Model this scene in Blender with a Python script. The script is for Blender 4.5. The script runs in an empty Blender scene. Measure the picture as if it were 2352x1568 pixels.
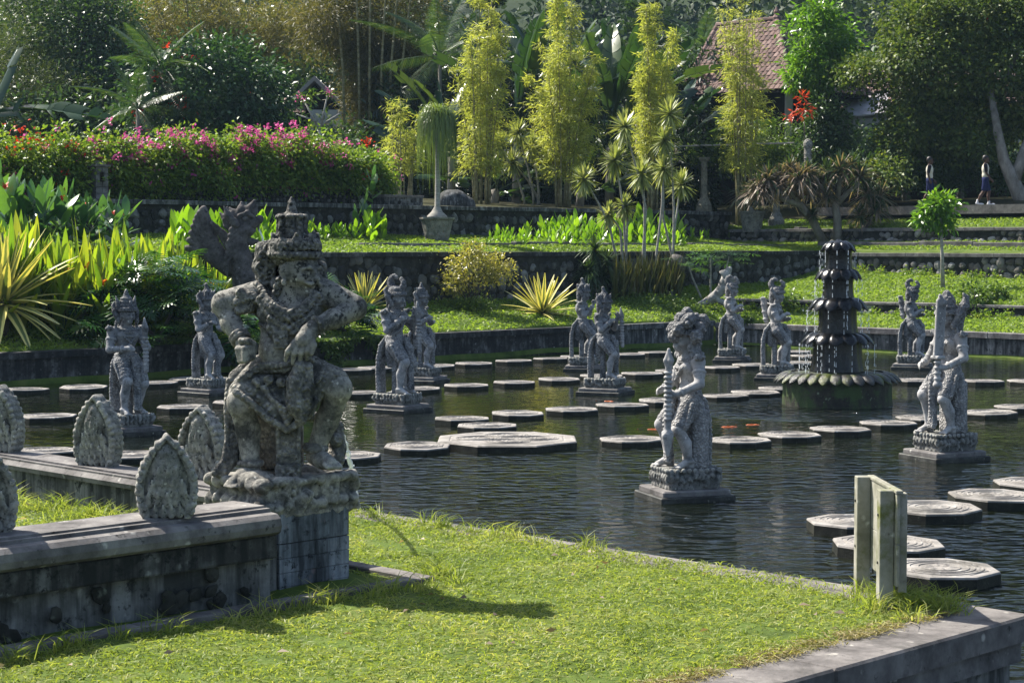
import bpy, math, random
import numpy as np
from mathutils import Vector, Matrix
SC = bpy.context.scene
COL = SC.collection
RNG = np.random.default_rng(7)
random.seed(7)

# ---------------------------------------------------------------- camera
CAMZ = 2.78                       # eye height above the pond's water
FPX = 4235.0                      # focal length in units of a 2352 px wide picture
PITCH = math.atan((784 - 565) / FPX)
cam_d = bpy.data.cameras.new('camera')
cam_d.sensor_width = 36.0
cam_d.lens = FPX / 2352 * 36.0
cam_d.clip_start = 0.1
cam_d.clip_end = 3000
cam = bpy.data.objects.new('camera', cam_d)
COL.objects.link(cam)
cam.location = (0, 0, CAMZ)
cam.rotation_euler = (math.pi / 2 - PITCH, 0, 0)
SC.camera = cam

# ---------------------------------------------------------------- light
SUN_EL = math.radians(50)
SUN_DIR = Vector((-0.80 * math.cos(SUN_EL), 0.60 * math.cos(SUN_EL), math.sin(SUN_EL)))
world = bpy.data.worlds.new('World')
SC.world = world
world.use_nodes = True
wn = world.node_tree.nodes
wl = world.node_tree.links
bg = wn['Background']
sky = wn.new('ShaderNodeTexSky')
sky.sky_type = 'NISHITA'
sky.sun_disc = False
sky.sun_elevation = SUN_EL
sky.sun_rotation = math.atan2(-0.80, 0.60)
sky.dust_density = 2.0
wl.new(sky.outputs[0], bg.inputs['Color'])
bg.inputs['Strength'].default_value = 0.088
sun_d = bpy.data.lights.new('sun', 'SUN')
sun_d.energy = 5.0
sun_d.angle = math.radians(0.5)
sun_d.color = (1.0, 0.94, 0.84)
sun = bpy.data.objects.new('sun', sun_d)
COL.objects.link(sun)
sun.rotation_euler = SUN_DIR.to_track_quat('Z', 'Y').to_euler()
sun.location = (-30, 30, 60)
SC.view_settings.view_transform = 'Standard'
SC.view_settings.look = 'None'
SC.view_settings.gamma = 1.0
SC.view_settings.use_curve_mapping = False
SC.view_settings.exposure = 1.36
SC.cycles.max_bounces = 6
SC.cycles.transparent_max_bounces = 6
SC.cycles.volume_bounces = 0

# ---------------------------------------------------------------- picture -> place
_cp, _sp = math.cos(PITCH), math.sin(PITCH)
def ray(px, py):
    a, b = px - 1176.0, py - 784.0
    return np.array([a, FPX * _cp - b * _sp, -FPX * _sp - b * _cp])
def at_z(px, py, z):
    d = ray(px, py); t = (z - CAMZ) / d[2]
    return np.array([d[0] * t, d[1] * t, z])
def at_Y(px, py, Y):
    d = ray(px, py); t = Y / d[1]
    return np.array([d[0] * t, Y, CAMZ + d[2] * t])
def at_c(px, py, c):              # on the plane y - x = c (parallel to the pond's left edge)
    d = ray(px, py); t = c / (d[1] - d[0])
    return np.array([d[0] * t, d[1] * t, CAMZ + d[2] * t])
def at_d(px, py, c):              # on the plane y + x = c (parallel to the pond's right edge)
    d = ray(px, py); t = c / (d[1] + d[0])
    return np.array([d[0] * t, d[1] * t, CAMZ + d[2] * t])
def cd(c, d, z=0.0):
    return np.array([(d - c) / 2.0, (d + c) / 2.0, z])

# ---------------------------------------------------------------- objects
def T(o, label=None, cat=None, group=None, kind=None):
    if label: o['label'] = label
    if cat: o['category'] = cat
    if group: o['group'] = group
    if kind: o['kind'] = kind
    return o
def empty(name, loc, rz=0.0):
    o = bpy.data.objects.new(name, None)
    o.empty_display_size = 0.2
    o.location = tuple(float(v) for v in loc); o.rotation_euler = (0, 0, rz)
    COL.objects.link(o)
    return o
def link(name, me, parent=None, loc=(0, 0, 0), rot=(0, 0, 0), sc=(1, 1, 1)):
    o = bpy.data.objects.new(name, me)
    o.location = tuple(float(v) for v in loc); o.rotation_euler = rot
    o.scale = sc if hasattr(sc, '__len__') else (sc, sc, sc)
    if parent is not None: o.parent = parent
    COL.objects.link(o)
    return o
def mesh(name, V, F, mat=None, smooth=False):
    V = np.asarray(V, dtype=np.float32).reshape(-1, 3)
    me = bpy.data.meshes.new(name)
    if isinstance(F, np.ndarray) and F.ndim == 2:
        n, k = F.shape
        me.vertices.add(len(V)); me.vertices.foreach_set('co', V.ravel())
        me.loops.add(n * k); me.loops.foreach_set('vertex_index', F.astype(np.int32).ravel())
        me.polygons.add(n)
        me.polygons.foreach_set('loop_start', np.arange(0, n * k, k, dtype=np.int32))
        me.polygons.foreach_set('loop_total', np.full(n, k, dtype=np.int32))
        me.update(calc_edges=True)
    else:
        me.from_pydata([tuple(v) for v in V.tolist()], [], [tuple(int(i) for i in f) for f in F])
        me.update()
    if smooth:
        me.polygons.foreach_set('use_smooth', np.ones(len(me.polygons), dtype=bool))
    if mat is not None: me.materials.append(mat)
    return me
def ob(name, V, F, mat, parent=None, loc=(0, 0, 0), rot=(0, 0, 0), smooth=False):
    return link(name, mesh(name, V, F, mat, smooth), parent, loc, rot)
class MB:                          # collects simple shapes for ONE mesh
    def __init__(s): s.V = []; s.F = []; s.n = 0
    def add(s, V, F):
        V = np.asarray(V, float).reshape(-1, 3)
        s.V.append(V); s.F += [tuple(int(i) + s.n for i in f) for f in F]; s.n += len(V)
        return s
    def box(s, lo, hi, M=None, bev=0.0):
        x0, y0, z0 = lo; x1, y1, z1 = hi
        if bev <= 0:
            V = np.array([(x0,y0,z0),(x1,y0,z0),(x1,y1,z0),(x0,y1,z0),(x0,y0,z1),(x1,y0,z1),(x1,y1,z1),(x0,y1,z1)], float)
            F = [(0,3,2,1),(4,5,6,7),(0,1,5,4),(1,2,6,5),(2,3,7,6),(3,0,4,7)]
        else:
            b = bev
            P = [(x0+b,y0),(x1-b,y0),(x1,y0+b),(x1,y1-b),(x1-b,y1),(x0+b,y1),(x0,y1-b),(x0,y0+b)]
            Q = [(x0+b,y0+b),(x1-b,y0+b),(x1-b,y0+b),(x1-b,y1-b),(x1-b,y1-b),(x0+b,y1-b),(x0+b,y1-b),(x0+b,y0+b)]
            V = [(p[0],p[1],z0) for p in P]+[(p[0],p[1],z1-b) for p in P]+[(q[0],q[1],z1) for q in Q]
            V = np.array(V, float)
            F = [tuple(range(7,-1,-1))]
            for i in range(8):
                j=(i+1)%8
                F.append((i,j,8+j,8+i)); F.append((8+i,8+j,16+j,16+i))
            F.append((16,18,20,22))
        if M is not None: V = V @ np.array(M.to_3x3()).T + np.array(M.translation)
        return s.add(V, F)
    def tube(s, pts, rad, seg=8, cap=True):
        P = np.asarray(pts, float); R = np.broadcast_to(np.asarray(rad, float), (len(P),))
        tan = np.gradient(P, axis=0); tan /= np.linalg.norm(tan, axis=1)[:, None] + 1e-9
        ref = np.array([0.31, 0.95, 0.05])
        if abs(tan[0] @ ref) > .9: ref = np.array([1.0, 0, 0])
        V = []
        for p, t, r in zip(P, tan, R):
            a = np.cross(t, ref); a /= np.linalg.norm(a) + 1e-9
            b = np.cross(t, a)
            for k in range(seg):
                w = 2 * math.pi * k / seg
                V.append(p + r * (math.cos(w) * a + math.sin(w) * b))
        F = []
        for i in range(len(P) - 1):
            for k in range(seg):
                j = (k + 1) % seg
                F.append((i*seg+k, (i+1)*seg+k, (i+1)*seg+j, i*seg+j))
        if cap:
            F.append(tuple(range(seg))); F.append(tuple(range((len(P)-1)*seg + seg - 1, (len(P)-1)*seg - 1, -1)))
        return s.add(V, F)
    def lathe(s, prof, seg=32, c=(0, 0, 0), rfun=None, a0=0.0):
        V = []; n = len(prof)
        for (r, z) in prof:
            for k in range(seg):
                w = a0 + 2 * math.pi * k / seg
                rr = r * (rfun(w, z) if rfun else 1.0)
                V.append((c[0] + rr * math.cos(w), c[1] + rr * math.sin(w), c[2] + z))
        F = []
        for i in range(n - 1):
            for k in range(seg):
                j = (k + 1) % seg
                F.append((i*seg+k, i*seg+j, (i+1)*seg+j, (i+1)*seg+k))
        F.append(tuple(range(seg - 1, -1, -1))); F.append(tuple(range((n-1)*seg, n*seg)))
        return s.add(V, F)
    def prism(s, prof, A, B, nrm):
        """sweep a closed profile (offset along nrm, height) from point A to point B"""
        A = np.asarray(A, float); B = np.asarray(B, float); N = np.asarray(nrm, float)
        n = len(prof); V = []
        for P in (A, B):
            for (o, h) in prof:
                V.append((P[0] + N[0]*o, P[1] + N[1]*o, P[2] + h))
        F = [(i, (i+1) % n, n + (i+1) % n, n + i) for i in range(n)]
        F.append(tuple(range(n - 1, -1, -1))); F.append(tuple(range(n, 2*n)))
        return s.add(V, F)
    def mesh(s, name, mat, smooth=False):
        V = np.concatenate(s.V)
        me = mesh(name, V, s.F, mat, smooth)
        bm_fix(me)
        return me
    def build(s, name, mat, parent=None, loc=(0,0,0), rot=(0,0,0), smooth=False):
        return link(name, s.mesh(name, mat, smooth), parent, loc, rot)
import bmesh
def bm_fix(me):
    bm = bmesh.new(); bm.from_mesh(me)
    bmesh.ops.recalc_face_normals(bm, faces=bm.faces)
    bm.to_mesh(me); bm.free(); me.update()

# ---------------------------------------------------------------- materials
class NT:
    def __init__(s, name):
        s.m = bpy.data.materials.new(name); s.m.use_nodes = True
        s.t = s.m.node_tree; s.t.nodes.clear()
        s.out = s.n('ShaderNodeOutputMaterial')
    def n(s, typ, **kw):
        nd = s.t.nodes.new(typ)
        for k, v in kw.items():
            if k in nd.inputs.keys():
                if hasattr(v, 'is_output'): s.t.links.new(v, nd.inputs[k])
                else: nd.inputs[k].default_value = v
            else: setattr(nd, k, v)
        return nd
    def l(s, a, b): s.t.links.new(a, b)
    def noise(s, vec, scale, detail=5, rough=.6, dist=0.0):
        nd = s.n('ShaderNodeTexNoise', Scale=scale, Detail=detail, Roughness=rough, Distortion=dist)
        s.l(vec, nd.inputs['Vector']); return nd.outputs['Fac']
    def ramp(s, fac, stops):
        nd = s.n('ShaderNodeValToRGB'); s.l(fac, nd.inputs['Fac'])
        e = nd.color_ramp.elements
        while len(e) < len(stops): e.new(0.5)
        for el, (p, c) in zip(e, stops):
            el.position = p
            el.color = (*c, 1) if hasattr(c, '__len__') else (c, c, c, 1)
        return nd.outputs['Color']
    def mix(s, fac, a, b, mode='MIX'):
        nd = s.n('ShaderNodeMix', data_type='RGBA', blend_type=mode)
        for sock, v in ((nd.inputs[0], fac), (nd.inputs[6], a), (nd.inputs[7], b)):
            if hasattr(v, 'is_output'): s.l(v, sock)
            else: sock.default_value = v if not hasattr(v, '__len__') else (*v, 1)[:4]
        return nd.outputs[2]
    def math(s, op, a, b=0.0):
        nd = s.n('ShaderNodeMath', operation=op)
        for sock, v in zip(nd.inputs, (a, b)):
            if hasattr(v, 'is_output'): s.l(v, sock)
            else: sock.default_value = v
        return nd.outputs[0]
    def pos(s): return s.n('ShaderNodeNewGeometry').outputs['Position']
    def scale(s, vec, v):
        nd = s.n('ShaderNodeVectorMath', operation='MULTIPLY'); s.l(vec, nd.inputs[0]); nd.inputs[1].default_value = v
        return nd.outputs[0]
    def bump(s, h, strength=.5, dist=.02, normal=None):
        nd = s.n('ShaderNodeBump', Strength=strength, Distance=dist); s.l(h, nd.inputs['Height'])
        if normal is not None: s.l(normal, nd.inputs['Normal'])
        return nd.outputs[0]
    def pbsdf(s, col, rough=.8, spec=.3, normal=None, **kw):
        b = s.n('ShaderNodeBsdfPrincipled')
        for sock, v in ((b.inputs['Base Color'], col), (b.inputs['Roughness'], rough), (b.inputs['Specular IOR Level'], spec)):
            if hasattr(v, 'is_output'): s.l(v, sock)
            else: sock.default_value = (*v, 1) if hasattr(v, '__len__') else v
        if normal is not None: s.l(normal, b.inputs['Normal'])
        for k, v in kw.items(): b.inputs[k].default_value = v
        return b.outputs[0]
    def done(s, sh): s.l(sh, s.out.inputs['Surface']); return s.m

def stone_mat(name, cols, scale=5.0, speck=(.10, .55), speck_col=(.02, .022, .022), lich=(.3, .31, .28), rough=.9, bump=.6, bdist=.012,
              moss=None, moss_amt=.5, streak=False, hgrad=None, spec=.25, pit=0.0, carve=0.0, blot=None):
    """weathered stone: three-tone noise, black algae specks, pale lichen, optional moss / streaks / object-height stain"""
    t = NT(name); p = t.pos()
    n1 = t.noise(p, scale, 8, .65)
    c = t.ramp(n1, [(.30, cols[0]), (.48, cols[1]), (.66, cols[2])])
    n2 = t.noise(p, scale * 3.6, 7, .72)
    f2 = t.ramp(n2, [(speck[1] - .03, 0.0), (speck[1] + .06, 1.0)])
    if hgrad:                                          # algae grows darker between two heights of the object
        oc = t.n('ShaderNodeTexCoord').outputs['Object']
        sx = t.n('ShaderNodeSeparateXYZ'); t.l(oc, sx.inputs[0])
        mr = t.n('ShaderNodeMapRange'); t.l(sx.outputs[2], mr.inputs[0])
        mr.inputs[1].default_value, mr.inputs[2].default_value = hgrad[0], hgrad[1]
        h = t.math('ADD', mr.outputs[0], t.math('MULTIPLY', t.math('SUBTRACT', n1, .5), 2.2))
        hh = t.ramp(h, [(.35, 0.0), (.75, 1.0)])
        c = t.mix(t.math('MULTIPLY', hh, hgrad[2]), c, speck_col)
        f2 = t.math('MULTIPLY', f2, t.math('ADD', .45, t.math('MULTIPLY', hh, .55)))
    c = t.mix(f2, c, speck_col)
    vo = t.n('ShaderNodeTexVoronoi', Scale=scale * 3.2); t.l(p, vo.inputs['Vector'])
    n3 = t.noise(p, scale * 1.7, 4, .6)
    fl = t.math('MULTIPLY', t.ramp(vo.outputs['Distance'], [(.16, 1.0), (.34, 0.0)]), t.ramp(n3, [(.55, 0.0), (.64, 1.0)]))
    c = t.mix(fl, c, lich)
    if pit:                                            # hollows of the mesh go dark, its sharp edges pale
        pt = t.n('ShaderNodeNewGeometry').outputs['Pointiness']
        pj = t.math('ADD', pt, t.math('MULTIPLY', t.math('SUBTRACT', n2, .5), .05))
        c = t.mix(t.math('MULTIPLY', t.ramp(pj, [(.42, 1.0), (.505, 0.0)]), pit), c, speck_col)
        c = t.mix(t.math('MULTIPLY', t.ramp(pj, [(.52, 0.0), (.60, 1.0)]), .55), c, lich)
    if streak:
        ps = t.scale(p, (3.0, 3.0, .35)); ns = t.noise(ps, 3.0, 5, .6)
        c = t.mix(t.ramp(ns, [(.42, .85), (.62, 0.0)]), c, speck_col)
    if moss:
        nm = t.noise(p, scale * .8, 6, .7)
        c = t.mix(t.ramp(nm, [(1 - moss_amt, 0.0), (1.12 - moss_amt, 1.0)]), c, moss)
    if blot:                                           # broad black algae patches with ragged edges
        nb = t.noise(p, blot[0], 9, .72, .4)
        c = t.mix(t.math('MULTIPLY', t.ramp(nb, [(blot[1] - .04, 0.0), (blot[1] + .05, 1.0)]), blot[2]), c, speck_col)
    hgt = t.math('ADD', t.noise(p, scale * 7, 6, .7), t.math('MULTIPLY', n1, .8))
    nrm = t.bump(hgt, bump, bdist)
    if carve:                                          # small chiselled pattern, with crevice shade darkened into the colour
        pw = t.n('ShaderNodeVectorMath', operation='ADD'); t.l(p, pw.inputs[0]); nd = t.n('ShaderNodeTexNoise', Scale=carve * .35); t.l(p, nd.inputs['Vector']); sc_ = t.scale(nd.outputs['Color'], (1.2 / carve,) * 3); t.l(sc_, pw.inputs[1])
        vc = t.n('ShaderNodeTexVoronoi', Scale=carve); t.l(pw.outputs[0], vc.inputs['Vector'])
        hc = t.ramp(vc.outputs['Distance'], [(.12, 1.0), (.55, 0.0)])
        c = t.mix(t.math('MULTIPLY', t.ramp(vc.outputs['Distance'], [(.40, 0.0), (.66, 1.0)]), .5), c, speck_col)
        nrm = t.bump(hc, 1.0, .5 / carve, nrm)
    return t.done(t.pbsdf(c, rough, spec, nrm))

def leaf_mat(name, cols, trans=.35, rough=.42, spec=.45, nscale=1.2, tcol=None, vary=.5):
    """foliage: colour differs from leaf to leaf and from clump to clump; part of the light passes through"""
    t = NT(name); g = t.n('ShaderNodeNewGeometry')
    r = g.outputs['Random Per Island']; n = t.noise(g.outputs['Position'], nscale, 3, .6)
    f = t.math('ADD', t.math('MULTIPLY', r, vary), t.math('MULTIPLY', n, 1.0 - vary))
    k = len(cols)
    c = t.ramp(f, [(.12 + .76 * i / (k - 1), col) for i, col in enumerate(cols)])
    b = t.pbsdf(c, rough, spec)
    tr = t.n('ShaderNodeBsdfTranslucent')
    tc = t.mix(1.0, c, tcol or (1.25, 1.25, .55), 'MULTIPLY'); t.l(tc, tr.inputs['Color'])
    ms = t.n('ShaderNodeMixShader', Fac=trans); t.l(b, ms.inputs[1]); t.l(tr.outputs[0], ms.inputs[2])
    return t.done(ms.outputs[0])

def leaf_obj_mat(name, cols, trans=.35, rough=.35, spec=.5, edge=None, nscale=3.0, axis=1, bands=0):
    """large leaf built as an object of its own: varies by object, optional pale margins across its width (object Y)"""
    t = NT(name); oi = t.n('ShaderNodeObjectInfo').outputs['Random']
    tc = t.n('ShaderNodeTexCoord').outputs['Object']
    n = t.noise(tc, nscale, 3, .6)
    f = t.math('ADD', t.math('MULTIPLY', oi, .6), t.math('MULTIPLY', n, .4)); k = len(cols)
    c = t.ramp(f, [(.12 + .76 * i / (k - 1), col) for i, col in enumerate(cols)])
    if edge:
        uv = t.n('ShaderNodeUVMap'); sx = t.n('ShaderNodeSeparateXYZ'); t.l(uv.outputs[0], sx.inputs[0])
        a = t.math('ABSOLUTE', t.math('SUBTRACT', sx.outputs[0], .5))
        a = t.math('ADD', a, t.math('MULTIPLY', t.math('SUBTRACT', n, .5), .18))
        c = t.mix(t.ramp(a, [(edge[1] - .06, 0.0), (edge[1] + .04, 1.0)]), c, edge[0])
    b = t.pbsdf(c, rough, spec)
    tr = t.n('ShaderNodeBsdfTranslucent'); t.l(t.mix(1.0, c, (1.25, 1.25, .5), 'MULTIPLY'), tr.inputs['Color'])
    ms = t.n('ShaderNodeMixShader', Fac=trans); t.l(b, ms.inputs[1]); t.l(tr.outputs[0], ms.inputs[2])
    return t.done(ms.outputs[0])

def plain_mat(name, cols, scale=4.0, rough=.85, spec=.25, bump=.3, bdist=.01, stretch=(1, 1, 1)):
    t = NT(name); p = t.scale(t.pos(), stretch)
    n = t.noise(p, scale, 6, .65); k = len(cols)
    c = t.ramp(n, [(.3 + .4 * i / (k - 1), col) for i, col in enumerate(cols)])
    return t.done(t.pbsdf(c, rough, spec, t.bump(t.noise(p, scale * 4, 5, .7), bump, bdist)))
def piece_mat(name, cols, scale=4.0, rough=.85, bump=.4, bdist=.01, spec=.25, stain=(.02, .02, .02), stain_amt=.4):
    """one of many alike pieces (brick, tile, rubble stone): each object its own tone"""
    t = NT(name); oi = t.n('ShaderNodeObjectInfo').outputs['Random']; ri = t.n('ShaderNodeNewGeometry').outputs['Random Per Island']
    p = t.pos(); n = t.noise(p, scale, 6, .65)
    f = t.math('FRACT', t.math('ADD', oi, ri)); f = t.math('ADD', t.math('MULTIPLY', f, .6), t.math('MULTIPLY', n, .4)); k = len(cols)
    c = t.ramp(f, [(.15 + .7 * i / (k - 1), col) for i, col in enumerate(cols)])
    ns = t.noise(p, scale * .6, 5, .7)
    c = t.mix(t.ramp(ns, [(.5, 0.0), (.62, stain_amt)]), c, stain)
    return t.done(t.pbsdf(c, rough, spec, t.bump(t.noise(p, scale * 5, 5, .7), bump, bdist)))

# ---------------------------------------------------------------- leaves and ribbons (numpy)
def unit(A): return A / (np.linalg.norm(A, axis=-1, keepdims=True) + 1e-9)
def leaves_mesh(name, P, D, L, W, mat, fold=.25, rng=RNG, curl=.12):
    """diamond leaves: base, two sides, tip"""
    n = len(P); D = unit(D); R = unit(rng.normal(size=(n, 3))); R[:, 2] += .9
    S = unit(np.cross(D, R)); N = np.cross(S, D)
    L = np.broadcast_to(L, (n,))[:, None]; W = np.broadcast_to(W, (n,))[:, None]
    mid = P + D * L * .45
    V = np.stack([P, mid + S * W * .5 + N * W * fold, P + D * L - N * L * curl, mid - S * W * .5 + N * W * fold], 1)
    F = np.arange(4 * n).reshape(n, 4)
    return mesh(name, V, F, mat)
def ribbons(P, D, L, W, droop, seg=6, prof=None, fold=.0, side=None):
    P = np.asarray(P, float); D = unit(np.asarray(D, float)); n = len(P)
    L = np.broadcast_to(L, (n,)).astype(float); W = np.broadcast_to(W, (n,)).astype(float); droop = np.broadcast_to(droop, (n,)).astype(float)
    t = np.linspace(0, 1, seg + 1)
    pos = P[:, None] + D[:, None] * (L[:, None] * t)[..., None]
    pos[..., 2] -= (droop * L)[:, None] * t[None] ** 2
    tan = np.gradient(pos, axis=1); tan = unit(tan)
    if side is None:
        side = np.cross(D, np.array([0, 0, 1.0])) + RNG.normal(size=(n, 3)) * .05
    side = unit(side)[:, None]
    nrm = unit(np.cross(np.broadcast_to(side, tan.shape), tan))
    w = (W[:, None] * (prof(t) if prof else np.sin(np.pi * np.clip(.12 + .88 * t, 0, 1)) ** .7)[None])[..., None] * .5
    k = 3 if fold else 2
    rows = [pos - side * w + nrm * w * fold, pos, pos + side * w + nrm * w * fold] if fold else [pos - side * w, pos + side * w]
    V = np.stack(rows, 2)                                   # n, seg+1, k, 3
    b = np.arange((seg + 1) * k).reshape(seg + 1, k)
    q = [np.stack([b[:-1, j], b[:-1, j + 1], b[1:, j + 1], b[1:, j]], -1).reshape(-1, 4) for j in range(k - 1)]
    q = np.concatenate(q)
    return V, q, k
def ribbons_mesh(name, mat, *a, smooth=True, **kw):
    V, q, k = ribbons(*a, **kw); n = len(V); m = V.shape[1] * k
    F = (q[None] + (np.arange(n) * m)[:, None, None]).reshape(-1, 4)
    me = mesh(name, V.reshape(-1, 3), F, mat, smooth)
    add_uv_strip(me, n, V.shape[1], k, F)
    return me
def add_uv_strip(me, n, rows, k, F):
    uv = np.zeros((n, rows, k, 2), np.float32)
    uv[..., 0] = np.linspace(0, 1, k); uv[..., 1] = np.linspace(0, 1, rows)[:, None]
    uv = uv.reshape(-1, 2)[F.ravel()]
    lay = me.uv_layers.new(name='uv'); lay.data.foreach_set('uv', uv.ravel())
def dirs(n, lo=-1.0, hi=1.0, rng=RNG):
    z = rng.uniform(lo, hi, n); a = rng.uniform(0, 2 * math.pi, n); r = np.sqrt(np.clip(1 - z * z, 0, 1))
    return np.stack([r * np.cos(a), r * np.sin(a), z], 1)
def crown_cloud(centre, rad, nclump, per, cr, rng=RNG, shell=.55, flat=.75, cut=None):
    """leaf clumps spread through an ellipsoid, mostly near its uneven shell"""
    c = np.asarray(centre, float); rad = np.asarray(rad, float)
    d = dirs(nclump, -.9, 1, rng)
    bump = 1 + .22 * np.sin(d[:, 0] * 5.1 + c[0]) * np.cos(d[:, 1] * 4.3 + c[1]) + .12 * np.sin(d[:, 2] * 9 + c[2])
    r = (shell + (1 - shell) * rng.random(nclump)) * bump
    cc = c + d * rad * r[:, None]
    if cut is not None: cc = cc[cut(cc)]
    m = len(cc)
    off = rng.normal(size=(m, per, 3)) * cr * np.array([1, 1, flat])
    P = (cc[:, None] + off).reshape(-1, 3)
    out = unit(P - c) * .5 + unit(off.reshape(-1, 3)) * .6 + rng.normal(size=P.shape) * .45
    out[:, 2] -= .25
    return P, out

# ---------------------------------------------------------------- solid modelling: distance fields -> one continuous mesh
class Sdf:
    def __init__(s, lo, hi, vox):
        s.lo = np.array(lo, float); s.vox = vox
        s.n = np.ceil((np.array(hi, float) - s.lo) / vox).astype(int) + 1
        s.F = np.full(s.n, .4, np.float32)
        s.ax = [s.lo[i] + vox * np.arange(s.n[i]) for i in range(3)]
    def put(s, lo, hi, fn, k=.02, op='u'):
        pad = k + 3 * s.vox
        i0 = np.clip(np.floor((np.array(lo) - pad - s.lo) / s.vox).astype(int), 0, s.n - 1)
        i1 = np.clip(np.ceil((np.array(hi) + pad - s.lo) / s.vox).astype(int) + 1, 1, s.n)
        if np.any(i1 <= i0): return s
        sl = tuple(slice(a, b) for a, b in zip(i0, i1))
        X = s.ax[0][sl[0]][:, None, None]; Y = s.ax[1][sl[1]][None, :, None]; Z = s.ax[2][sl[2]][None, None, :]
        d = fn(X, Y, Z); a = s.F[sl]
        if op == 's': a, k2 = -a, k
        k = max(k, 1e-4)
        h = np.clip(.5 + .5 * (a - d) / k, 0, 1)
        r = a * (1 - h) + d * h - k * h * (1 - h)
        s.F[sl] = -r if op == 's' else r
        return s
    def cone(s, a, b, ra, rb, k=.02, op='u'):
        a = np.array(a, float); b = np.array(b, float); ab = b - a; L2 = ab @ ab + 1e-9; R = max(ra, rb)
        def fn(X, Y, Z):
            t = np.clip(((X - a[0]) * ab[0] + (Y - a[1]) * ab[1] + (Z - a[2]) * ab[2]) / L2, 0, 1)
            return np.sqrt((X - a[0] - t * ab[0]) ** 2 + (Y - a[1] - t * ab[1]) ** 2 + (Z - a[2] - t * ab[2]) ** 2) - (ra + (rb - ra) * t)
        return s.put(np.minimum(a, b) - R, np.maximum(a, b) + R, fn, k, op)
    def chain(s, pts, rads, k=.02, op='u'):
        rads = np.broadcast_to(rads, (len(pts),))
        for i in range(len(pts) - 1): s.cone(pts[i], pts[i+1], rads[i], rads[i+1], k, op)
        return s
    def _rot(s, rot):
        return np.array(Matrix.Rotation(rot[2], 3, 'Z') @ Matrix.Rotation(rot[1], 3, 'Y') @ Matrix.Rotation(rot[0], 3, 'X')) if rot is not None else np.eye(3)
    def ell(s, c, r, rot=None, k=.02, op='u', amp=0.0, fr=40.0):
        c = np.array(c, float); r = np.array(r, float); R = s._rot(rot).T
        def fn(X, Y, Z):
            x, y, z = X - c[0], Y - c[1], Z - c[2]
            u, v, w = [R[i, 0] * x + R[i, 1] * y + R[i, 2] * z for i in range(3)]
            k0 = np.sqrt((u / r[0]) ** 2 + (v / r[1]) ** 2 + (w / r[2]) ** 2); k1 = np.sqrt((u / r[0]**2) ** 2 + (v / r[1]**2) ** 2 + (w / r[2]**2) ** 2) + 1e-6
            d = k0 * (k0 - 1) / k1
            if amp: d = d - amp * np.sin(u * fr) * np.sin(v * fr) * np.sin(w * fr)
            return d
        m = r.max() if rot is not None else r
        return s.put(c - m, c + m, fn, k, op)
    def box(s, c, h, rot=None, rnd=.01, k=.02, op='u', wave=None):
        c = np.array(c, float); h = np.array(h, float); R = s._rot(rot).T
        def fn(X, Y, Z):
            x, y, z = X - c[0], Y - c[1], Z - c[2]
            p = [R[i, 0] * x + R[i, 1] * y + R[i, 2] * z for i in range(3)]
            q = [np.abs(p[i]) - h[i] + rnd for i in range(3)]
            d = np.sqrt(sum(np.maximum(v, 0) ** 2 for v in q)) + np.minimum(np.maximum(np.maximum(q[0], q[1]), q[2]), 0) - rnd
            if wave: d = d - wave(*p)
            return d
        m = np.linalg.norm(h) if rot is not None else h
        return s.put(c - m, c + m, fn, k, op)
    def tor(s, c, nrm, R, r, k=.01, op='u', sq=1.0):
        c = np.array(c, float); n = unit(np.array(nrm, float))
        def fn(X, Y, Z):
            x, y, z = X - c[0], Y - c[1], Z - c[2]
            h = x * n[0] + y * n[1] + z * n[2]
            rr = np.sqrt(np.maximum(x*x + y*y + z*z - h*h, 0))
            return np.sqrt((rr - R) ** 2 + h * h) - r
        return s.put(c - R - r, c + R + r, fn, k, op)
    def rough(s, amp, fr, seed=0):
        X = s.ax[0][:, None, None]; Y = s.ax[1][None, :, None]; Z = s.ax[2][None, None, :]
        a = np.sin(X * fr + seed + 1.7 * np.sin(Y * fr * .6)) * np.sin(Y * fr * 1.13 + 2.1 * np.sin(Z * fr * .53 + seed)) * np.sin(Z * fr * .91 + 1.3 * np.sin(X * fr * .7))
        s.F += (amp * a).astype(np.float32)
        return s
    def mesh(s, name, mat, smooth=True):
        F = s.F; Sg = F < 0
        offs = [(i, j, k) for i in (0, 1) for j in (0, 1) for k in (0, 1)]
        sh = np.array(F.shape) - 1
        cnt = np.zeros(sh, np.int8)
        for o in offs: cnt += Sg[o[0]:o[0]+sh[0], o[1]:o[1]+sh[1], o[2]:o[2]+sh[2]]
        act = (cnt > 0) & (cnt < 8)
        ii = np.argwhere(act); idx = np.full(sh, -1, np.int32); idx[act] = np.arange(len(ii))
        pos = np.zeros((len(ii), 3)); num = np.zeros(len(ii))
        for a in offs:
            for axis in range(3):
                if a[axis]: continue
                b = list(a); b[axis] = 1
                f0 = F[ii[:, 0]+a[0], ii[:, 1]+a[1], ii[:, 2]+a[2]]; f1 = F[ii[:, 0]+b[0], ii[:, 1]+b[1], ii[:, 2]+b[2]]
                m = (f0 < 0) != (f1 < 0)
                t = np.where(m, f0 / np.where(m, f0 - f1, 1), 0)
                p = np.array(a, float)[None] + (np.array(b) - np.array(a))[None] * t[:, None]
                pos[m] += p[m]; num[m] += 1
        V = (ii + pos / num[:, None]) * s.vox + s.lo
        Q = []
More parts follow.
